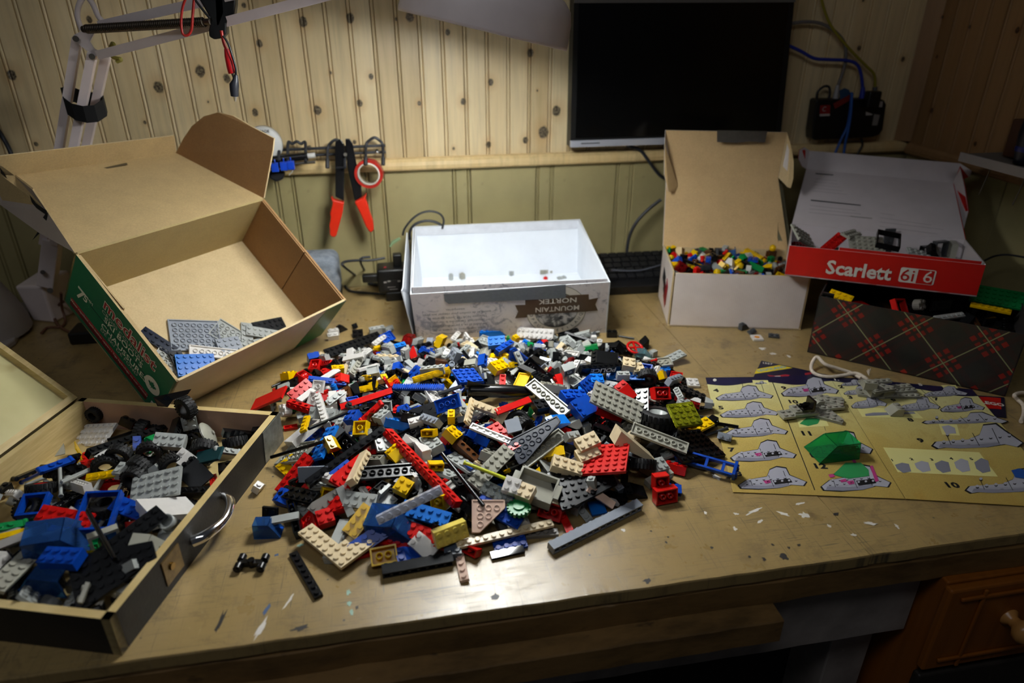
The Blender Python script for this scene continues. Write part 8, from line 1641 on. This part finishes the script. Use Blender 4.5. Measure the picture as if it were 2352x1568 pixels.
('tray','can','tblue',(-0.3750,0.6333,0.0442),(0.991,0.100,0.053,0.078),'large see-through blue windscreen in the tray'),
('tray','can','tblue',(-0.3653,0.5833,0.0408),(0.177,-0.064,-0.112,0.976),'second see-through blue windscreen nearer the tray front'),
('tray','b42','blue',(-0.3476,0.5810,0.0584),(0.988,0.085,-0.021,-0.127),'blue brick lying on the see-through blue windscreen'),
('tray','w63','tyellow2',(-0.3204,0.6007,0.0384),(0.975,0.179,-0.037,0.126),'yellow see-through wedge in the tray'),
('tray','can2','lgrey2',(-0.2815,0.6092,0.0391),(0.978,0.177,0.090,-0.060),'grey jointed piece at the right of the tray front'),
('tray','brk','lgrey2',(-0.3152,0.5514,0.0325),(0.951,0.259,0.157,-0.065),'grey bracket at the tray front corner'),
('tray','p62','lgrey2',(-0.4033,0.5956,0.0378),(0.751,0.126,0.185,0.621),'light grey studded plate at the left front of the tray'),
('tray','t61','white',(-0.4137,0.6408,0.0429),(0.953,0.255,-0.157,0.038),'white smooth strip at the left of the tray'),
('tray','w86','black',(-0.3005,0.5740,0.0456),(0.958,0.216,-0.034,0.183),'black tapered plate at the front of the tray'),
('tray','t42','teal',(-0.2476,0.7533,0.0465),(0.964,0.144,-0.187,-0.124),'dark tile with a teal glass face at the right of the tray'),
('tray','hinge','lgrey',(-0.2278,0.7677,0.0409),(0.876,0.108,0.377,0.281),'light grey hinge pieces along the right side of the tray'),
('tray','t42','lgrey2',(-0.4812,0.8578,0.0075),(0.962,0.213,0.037,0.166),'light grey tile on the big tyre'),
('tray','b42','lgrey',(-0.3054,0.8016,0.0422),(0.961,0.261,0.058,-0.069),'light grey brick with studs below the long beam'),
('tray','b41','white',(-0.4720,0.7495,0.0203),(0.906,0.081,-0.251,-0.331),'white brick at the left edge of the tray'),
('tray','p41','yellow',(-0.3726,0.7515,0.0349),(0.963,0.254,-0.088,-0.034),'yellow hinge links in the middle of the tray'),
('tray','brk','yellow',(-0.5180,0.8320,0.0015),(0.985,0.174,0.003,0.019),'yellow bracket at the far left of the tray'),
('tray','b22','lgrey',(-0.3465,0.7522,0.0372),(0.984,0.088,0.001,-0.154),'light grey brick above the grey studded plates'),
('tray','hinge','green',(-0.4450,0.6725,0.0349),(0.950,0.133,0.174,0.222),'green pieces at the left edge of the tray'),
('tray','p82','black',(-0.2976,0.6164,0.0484),(0.874,0.260,0.051,0.408),'long black toothed plate in the tray middle'),
('tray','bar9','black',(-0.3226,0.6122,0.0575),(0.879,0.011,0.021,-0.476),'black rod over the yellow wedge in the tray'),
('tray','p62','blue',(-0.3085,0.6684,0.0398),(0.955,0.193,0.094,-0.206),'blue studded plate right of the blue frame'),
('tray','s43','black',(-0.2645,0.7388,0.0328),(0.887,0.166,-0.054,-0.427),'black angular block at the right of the tray'),
('tray','s32','white',(-0.2738,0.7548,0.0418),(0.895,0.298,0.119,-0.310),'white sloped piece beside the teal tile'),
('tray','h4','lgrey',(-0.3105,0.7581,0.0346),(0.668,0.212,0.477,0.531),'light grey beam between tyres in the tray'),
]
# ------------------------------------------------------------------ setting out the toy pieces
def plastic(name, c, rough=.27, trans=0, **k):
    c = hx(c); t = NT('plastic_'+name); f = t.noise(t.coord(), 90, 3)
    t.col(t.ramp(f, [(.3, tuple(x*.95 for x in c)), (.7, tuple(min(1, x*1.03) for x in c))]))
    t.p(Roughness=rough, Specular_IOR_Level=.38, **k)
    if trans: t.p(Transmission_Weight=trans, IOR=1.3)
    return t.m
PAL = dict(lgrey=('a3a6a2', 'light grey'), lgrey2=('9c9a8d', 'warm light grey'), white=('dcd8d2', 'white'), black=('0c0d0f', 'black'), blue=('0b3fa0', 'blue'), blue2=('0f66bd', 'bright blue'), red=('bd1410', 'red'),
           yellow=('e0b400', 'yellow'), lyellow=('e6cf63', 'pale yellow'), bgrey=('8d939c', 'blue-grey'), bgrey2=('4f5a68', 'dark blue-grey'), dgrey=('45474a', 'dark grey'), dgrey2=('7c776f', 'mid grey'), cream=('dcc8a2', 'cream'),
           pink=('d8b9a6', 'pale pink'), brown=('4d2c12', 'brown'), green=('0c7a3c', 'green'), tan=('b99a5c', 'tan'), navy=('141b2c', 'dark navy'), teal=('16383c', 'teal'), lime=('c4c92a', 'lime'))
LM = {k: plastic(k, v[0]) for k, v in PAL.items()}; CN = {k: v[1] for k, v in PAL.items()}
LM['rubber'] = plastic('rubber', '121213', .65); CN['rubber'] = 'black'; LM['gloss'] = plastic('gloss', '0a0a12', .05); CN['gloss'] = 'glossy black'; LM['chrome'] = plastic('pale_shiny', 'c9ccd8', .12); CN['chrome'] = 'pale shiny'
for k, c, w_n in (('tblue', '4a8cf0', 'see-through blue'), ('tblue2', '4a90f4', 'see-through blue'), ('tred', 'd82a2a', 'see-through red'), ('clear', 'e8f0ec', 'clear'), ('tyellow', 'eef23a', 'see-through yellow'), ('tyellow2', 'b8a80c', 'see-through yellow'), ('tlblue', 'b0e4ee', 'pale see-through blue'), ('tgreen', '3fe07c', 'see-through green')):
    LM[k] = plastic(k, c, .08, .85); CN[k] = w_n
KIND = {'b': ('toy_brick', 'toy brick'), 'p': ('toy_plate', 'toy plate'), 't': ('toy_tile', 'toy tile'), 'h': ('toy_beam', 'toy beam'), 's': ('toy_slope', 'toy slope'), 'w': ('toy_wing_plate', 'toy plate'), 'r': ('toy_round_brick', 'toy brick')}
SPEC = dict(bar3='toy_bar', bar6='toy_bar', bar9='toy_rod', brk='toy_angle_piece', panel='toy_wall_piece', hinge='toy_link', head='toy_figure_head_piece', hop='toy_hopper', rock='toy_rocket_nose', ring='toy_ring', rack='toy_rack', tyS='rubber_ring', tyM='rubber_ring', tyL='rubber_ring',
            strut='toy_strut_piece', huS='toy_disc', huM='toy_disc', huL='toy_disc', vw='toy_wing_plate', cone='toy_cone', clip='toy_clip', arch='toy_arch', axle4='toy_axle', axp='toy_axle', fr='toy_window_piece', fr2='toy_window_piece', can='toy_windscreen', can2='toy_windscreen', dome='toy_dome', dish='toy_dish', gear='toy_gear')
def kind(t):
    if t in SPEC: return SPEC[t], SPEC[t].replace('_', ' ') if len(SPEC[t].split('_')) < 3 else 'toy piece'
    return KIND[t[0]]
MESH = {}; M_HOLE = plain('hole_dark', '0a0a0a', .8)
def pmesh(t):
    if t not in MESH:
        b = TYPES[t][0](); me = b.mesh('piece_'+t, [None] if False else [LM['lgrey'], M_HOLE], (0, 0, 0), .001*LK); MESH[t] = me
    return MESH[t]
def piece(t, col, M, label=None, group=None, parent=None, name=None, cat=None):
    nm, ct = kind(t); o = bpy.data.objects.new(name or nm, pmesh(t)); COL.objects.link(o)
    o.material_slots[0].link = 'OBJECT'; o.material_slots[0].material = LM[col]
    if col == 'chrome' or t.startswith('h'): pass
    if parent is not None: o.parent = parent; o.matrix_local = Matrix.Translation(-wloc(parent)) @ M
    else:
        o.matrix_world = M; tag(o, label, cat or ct, group)
    return o
def wheel(t, hub, M, label, group=None):
    root = thing('toy_roller', label, 'toy wheel', M.translation, group); ht = {'tyS': 'huS', 'tyM': 'huM', 'tyL': 'huL'}[t]
    piece(t, 'rubber', M, parent=root, name='tyre'); piece(ht, hub, M, parent=root, name='hub'); return root
for e in HAND:
    g, t, col, p, q, lab = e[:6]; op = e[6] if len(e) > 6 else {}
    M = Matrix.Translation(p) @ Quaternion(q).to_matrix().to_4x4()
    grp = {'pile': 'toy pieces heaped on the bench', 'tray': 'toy pieces in the wooden case', 'loose': 'toy pieces lying loose on the bench'}[g]
    if 'hub' in op: wheel(t, op['hub'], M, lab, grp); continue
    o = piece(t, col, M, lab, grp)
    if 'text' in op or 'shell' in op:
        # print sits on the side or top of the piece as a part
        d = TYPES[t][1]; A = M.to_3x3()
        if 'text' in op: F = frame(M @ V((0, -d[1]/2000-.0002, .0005)), A @ V((-1, 0, 0)), A @ V((0, 0, -1))); tx = text('lettering', op['text'], F, .0105, M_INKW, o, font_bold=.03, sx=1.3)
        else:
            b = MB(); b.cyl(M @ V((0, 0, d[2]/2000)), M @ V((0, 0, d[2]/2000+.0002)), .0048, n=16); tx = b.build('printed_shell', plain('orange_print', 'd5661c', .4), o)
            b = MB(); b.cyl(M @ V((0, 0, d[2]/2000)), M @ V((0, 0, d[2]/2000+.0003)), .0030, n=16); tx2 = b.build('printed_shell', plain('yellow_print', 'e0a81c', .4), o)
            tx2.data.transform(M.inverted() @ Matrix.Translation(wloc(o)))
        tx.data.transform(M.inverted() @ Matrix.Translation(wloc(o)))
# pieces settled by gravity
GI = ['pile', 'tray', 'white', 'scar', 'plaid']; STUFF = {g: [] for g in GI}
def place_word(g, p):
    if g == 'pile':
        if p.y > 1.02: return 'at heap back'
        if p.x < -.02: return 'left in heap'
        if p.x > .27: return 'right in heap'
        if p.y < .74: return 'at heap front'
        return 'centre back of heap' if p.y > .90 else 'centre front of heap'
    if g == 'tray':
        q = TM.inverted() @ p; return 'in wooden case, '+('far end' if q.y > td*.66 else 'near end' if q.y < td*.33 else 'middle')
    if g == 'white': return 'in white carton'
    return 'in red carton' if g == 'scar' else 'in plaid box'
SEEN = {}
ITEMS = [(fl, t, col, v[k:k+6]) for fl, q in SIM.items() for t, r in q.items() for col, v in r.items() for k in range(0, len(v), 6)]
for fl, t, col, (X, Y, Z, ra, rb, rc) in ITEMS:
    g, ind = GI[fl//2], fl % 2
    p = V((X/2000, Y/2000, Z/2000)); q = Euler([math.radians(a) for a in (ra, rb, rc)]).to_quaternion(); M = Matrix.Translation(p) @ q.to_matrix().to_4x4()
    if not ind: STUFF[g].append((t, col, M)); continue
    up = (q @ V((0, 0, 1))).z; word = TYPES[t][2]
    pose = '' if t in ('bar3', 'bar6', 'axle4', 'head', 'r1', 'cone') or t[:2] in ('ty', 'hu') else ('' if up > .6 else ' upside down' if up < -.6 else ' on its side')
    lab = f'{CN[col]} {word}{pose} {place_word(g, p)}'
    SEEN.setdefault(lab, []).append((p, piece(t, col, M, lab, {'pile': 'toy pieces heaped on the bench', 'tray': 'toy pieces in the wooden case', 'white': 'toy pieces in the white carton', 'scar': 'toy pieces in the red carton', 'plaid': 'toy pieces in the plaid box'}[g])))
ORD = ['first', 'second', 'third', 'fourth', 'fifth', 'sixth', 'seventh', 'eighth', 'ninth', 'tenth', 'eleventh', 'twelfth']; NUM = ['', '', 'two', 'three', 'four', 'five', 'six', 'seven', 'eight', 'nine', 'ten', 'eleven', 'twelve']
for lab, lst in SEEN.items():                    # look-alikes are told apart by their order from the left
    n = len(lst)
    if 1 < n <= 12:
        lst.sort(key=lambda a: (a[0].x*math.cos(YAW)-a[0].y*math.sin(YAW))/(a[0].x*math.sin(YAW)+a[0].y*math.cos(YAW)))
        for k, (p, o) in enumerate(lst): o['label'] = lab+f', {ORD[k]} of {NUM[n]} from left'
SLAB = {'pile': ('toy_piece_rest', 'many more small mixed toy pieces showing between those of the heap'), 'tray': ('toy_piece_rest', 'small dark toy pieces filling the gaps in the wooden case'), 'white': ('toy_piece_rest', 'small coloured toy pieces filling the white carton'), 'scar': ('toy_piece_rest', 'grey toy pieces at the bottom of the red carton'), 'plaid': ('toy_piece_rest', 'black toy pieces filling the plaid box')}
for g, lst in STUFF.items():
    if not lst: continue
    V_, F_, MI = [], [], []; cols = sorted({c for _, c, _ in lst})
    for t, col, M in lst:
        me = pmesh(t); base = len(V_); k = cols.index(col)
        V_ += [tuple(M @ v.co) for v in me.vertices]
        for pg in me.polygons: F_.append(tuple(base+v for v in pg.vertices)); MI.append(k)
    me = bpy.data.meshes.new('rest_'+g); c0 = V((sum(v[0] for v in V_)/len(V_), sum(v[1] for v in V_)/len(V_), min(v[2] for v in V_)))
    me.from_pydata([tuple(V(v)-c0) for v in V_], [], F_)
    for c in cols: me.materials.append(LM[c])
    me.polygons.foreach_set('material_index', MI); me.update()
    o = bpy.data.objects.new(SLAB[g][0], me); COL.objects.link(o); o.location = c0; tag(o, SLAB[g][1], 'toy pieces', None, 'stuff')

# plates slid into the front of the tilted green box
def in_ski(t, col, x1, y1, x2, y2, flip, lift, label):
    z = .0042+lift/1000+TYPES[t][1][2]/2000; s = .35714
    p, q = onplane(x1*s, 400+y1*s, SK, z), onplane(x2*s, 400+y2*s, SK, z); ex = (q-p).normalized(); ez = az*(-1 if flip else 1); ey = ez.cross(ex)
    M = Matrix((ex, ey, ez)).transposed().to_4x4(); M.translation = (p+q)/2; piece(t, col, M, label, 'plates in the tilted green box')
for a in [('p62', 'navy', 945, 1030, 1085, 1120, 0, 0, 'dark navy plate lying against the left side of the green box'), ('p86', 'bgrey', 1125, 1035, 1380, 1040, 1, 0, 'large blue-grey plate turned over in the green box'),
          ('p64', 'lgrey', 1415, 1000, 1540, 1075, 1, 0, 'light grey plate turned over beside the large one'), ('p42', 'lgrey', 1585, 970, 1590, 1070, 0, 0, 'light grey short plate in the right part of the green box'),
          ('p64', 'black', 1680, 1010, 1800, 985, 0, 0, 'black plate at the right under the light grey strip'), ('p82', 'lgrey', 1620, 1010, 1835, 1045, 0, 5, 'light grey strip plate lying across the black plate'),
          ('p62', 'lgrey', 1575, 1115, 1745, 1070, 0, 0, 'light grey plate at the front wall of the green box'), ('p44', 'bgrey', 1400, 1130, 1560, 1105, 0, 5, 'blue-grey square plate in the middle of the green box'),
          ('p82', 'white', 1215, 1130, 1540, 1165, 1, 8.5, 'white plate turned over on top in the green box'), ('p62', 'black', 1495, 1180, 1650, 1125, 0, 6, 'black plate lying on top at the front wall'),
          ('p64', 'lgrey', 1050, 1200, 1150, 1250, 1, 0, 'light grey plate turned over in the near left corner'), ('p62', 'black', 1135, 1170, 1205, 1310, 0, 4, 'black plate under the blue plate'),
          ('p64', 'blue2', 1180, 1230, 1340, 1225, 0, 9, 'blue plate with rows of studs, uppermost in the near corner'), ('p44', 'lgrey', 1310, 1225, 1460, 1205, 0, 0, 'light grey square plate right of the blue plate')]: in_ski(*a)
# a few left in the shoe box
fl_n = ((n_FRb-n_FLb).cross(n_BLb.lerp(n_BLt, .2)-n_FLb.lerp(n_FLt, .10))).normalized(); fl_o = n_FLb.lerp(n_FLt, .10)+V((0, 0, .0022))
for t, col, u, v, rz, lab in [('r1', 'lgrey', 1036, 642, 0, 'grey round piece inside the shoe box at left'), ('b11', 'lgrey2', 1062, 640, .4, 'grey small brick inside the shoe box beside the round piece'), ('b21', 'lgrey', 1177, 630, .5, 'grey brick with dark holes inside the shoe box'),
                              ('b41', 'lgrey2', 1259, 627, .05, 'grey long brick inside the shoe box at right'), ('r1p', 'red', 1253, 641, 0, 'tiny red piece inside the shoe box'), ('p21', 'lgrey', 1290, 640, .2, 'grey plate inside the shoe box at the right')]:
    d = ray(u, v); p = CAM+d*((fl_o-CAM).dot(fl_n)/d.dot(fl_n)); h = TYPES[t][1][2]/2000
    M = Matrix.Translation(p+fl_n*h) @ Matrix.Rotation(math.radians(6), 4, 'X') @ Matrix.Rotation(rz, 4, 'Z') @ (Matrix.Rotation(PI/2, 4, 'X') if t in ('b41', 'b21') else Matrix.Identity(4)); piece(t, col, M, lab, 'pieces left in the shoe box')
# half-built craft on the sheet
def onp(t, x1, y1, x2, y2, z, roll=0):
    h = TYPES[t][1][2]/2000; p, q = ZP(x1, y1, z+h), ZP(x2, y2, z+h); ex = (q-p).normalized(); ez = Matrix.Rotation(math.radians(roll), 3, ex) @ V((0, 0, 1)); ey = ez.cross(ex)
    M = Matrix((ex, ey, ez)).transposed().to_4x4(); M.translation = (p+q)/2; return M
Z0 = .0022; PT = .0032*LK
cr1 = thing('toy_spacecraft', 'half-built grey toy craft with a black seat lying on the sheet', 'toy spacecraft', ZP(820, 470, Z0))
for t, col, x1, y1, x2, y2, z, nm in [('p62', 'lgrey2', 610, 478, 850, 458, 0, 'base_plate'), ('w44', 'lgrey2', 885, 452, 1040, 492, 0, 'wing'), ('w44', 'lgrey2', 880, 405, 985, 330, 0, 'wing'), ('p42', 'lgrey2', 690, 462, 850, 448, 1, 'body_plate'), ('p22', 'lgrey2', 600, 480, 690, 470, 1, 'nose_plate'), ('p61', 'lgrey2', 800, 440, 1050, 418, 1, 'body_strip'),
                                      ('p42', 'lgrey2', 905, 362, 1010, 385, 1, 'tail_plate'), ('s21', 'lgrey2', 900, 392, 830, 400, 1, 'side_slope'), ('p22', 'lgrey2', 690, 440, 770, 432, 2, 'body_plate')]:
    piece(t, col, onp(t, x1, y1, x2, y2, Z0+PT*z), parent=cr1, name=nm)
piece('brk', 'black', onp('brk', 815, 408, 755, 414, Z0+PT*2), parent=cr1, name='seat'); piece('clip', 'black', onp('clip', 800, 405, 765, 408, Z0+PT*4.5, 60), parent=cr1, name='controls')
cr2 = thing('toy_spacecraft', 'second half-built grey toy craft at the back of the sheet', 'toy spacecraft', ZP(1330, 310, Z0))
for t, x1, y1, x2, y2, z, nm in [('p42', 1200, 320, 1290, 330, 0, 'nose_plate'), ('w63', 1350, 320, 1540, 320, 0, 'wing'), ('w44', 1230, 275, 1360, 255, 4, 'wing'), ('b32', 1250, 305, 1310, 295, 1, 'body_brick'), ('p62', 1370, 300, 1500, 290, 1, 'wing_plate'), ('p61', 1360, 285, 1470, 275, 2, 'body_strip'), ('s22', 1250, 270, 1225, 235, 5, 'tail_slope'), ('p41', 1270, 240, 1350, 235, 5, 'tail_plate'), ('b22', 1330, 315, 1370, 310, 0, 'body_brick')]:
    piece(t, 'lgrey2', onp(t, x1, y1, x2, y2, Z0+PT*z), parent=cr2, name=nm)
M = onp('can', 850, 720, 1110, 690, Z0) @ Matrix.Rotation(PI, 4, 'Z'); piece('can', 'tgreen', M, 'see-through green canopy lying on the printed sheet', None)
piece('s22', 'lgrey2', onp('s22', 1395, 440, 1450, 440, Z0) @ Matrix.Rotation(PI, 4, 'Z'), 'grey sloped brick lying alone on the right page', None)
# bigger pieces showing in the two boxes at the right
for t, col, u, v, z, r, lab in [('p42', 'yellow', 1930, 682, .102, (.5, .1, -.9), 'yellow plate with black lettering sticking out of the plaid box'), ('p84', 'green', 2290, 682, .108, (.5, 0, -.75), 'green studded block in the right part of the plaid box'), ('fr2', 'red', 2066, 706, .093, (.9, .2, .3), 'red window frame in the plaid box'), ('r2', 'dgrey2', 2110, 700, .095, (1.2, 0, .4), 'grey round part in the plaid box'),
                                ('p61', 'lgrey', 2180, 727, .095, (.4, 0, .1), 'grey narrow plate in the plaid box'), ('p61', 'yellow', 2275, 708, .098, (.3, 0, -.8), 'yellow bar under the green block in the plaid box'),
                                ('p64', 'lgrey2', 1845, 545, .168, (.6, .5, .3), 'grey plate standing at the left of the red carton'), ('p62', 'red', 1915, 558, .166, (.4, -.3, .5), 'red piece among grey ones in the red carton'), ('p62', 'lgrey2', 1955, 538, .176, (.3, .1, .6), 'grey strip on top in the red carton'), ('fr', 'black', 2040, 552, .176, (.25, .1, -.6), 'black window frame on top in the red carton'),
                                ('p64', 'lgrey2', 1990, 560, .168, (.4, 0, -.4), 'grey plate in front of the black frame in the red carton'), ('s32', 'black', 2150, 578, .170, (.5, .4, -.3), 'black sloped piece at the right of the red carton'), ('p42', 'lgrey', 2110, 582, .166, (.2, .2, -.4), 'small grey plate left of the black sloped piece in the red carton')]:
    o = piece(t, col, Matrix.Translation(T(u, v, z)) @ Euler(r).to_matrix().to_4x4(), lab, 'toy pieces in the red carton' if z > .15 else 'toy pieces in the plaid box')
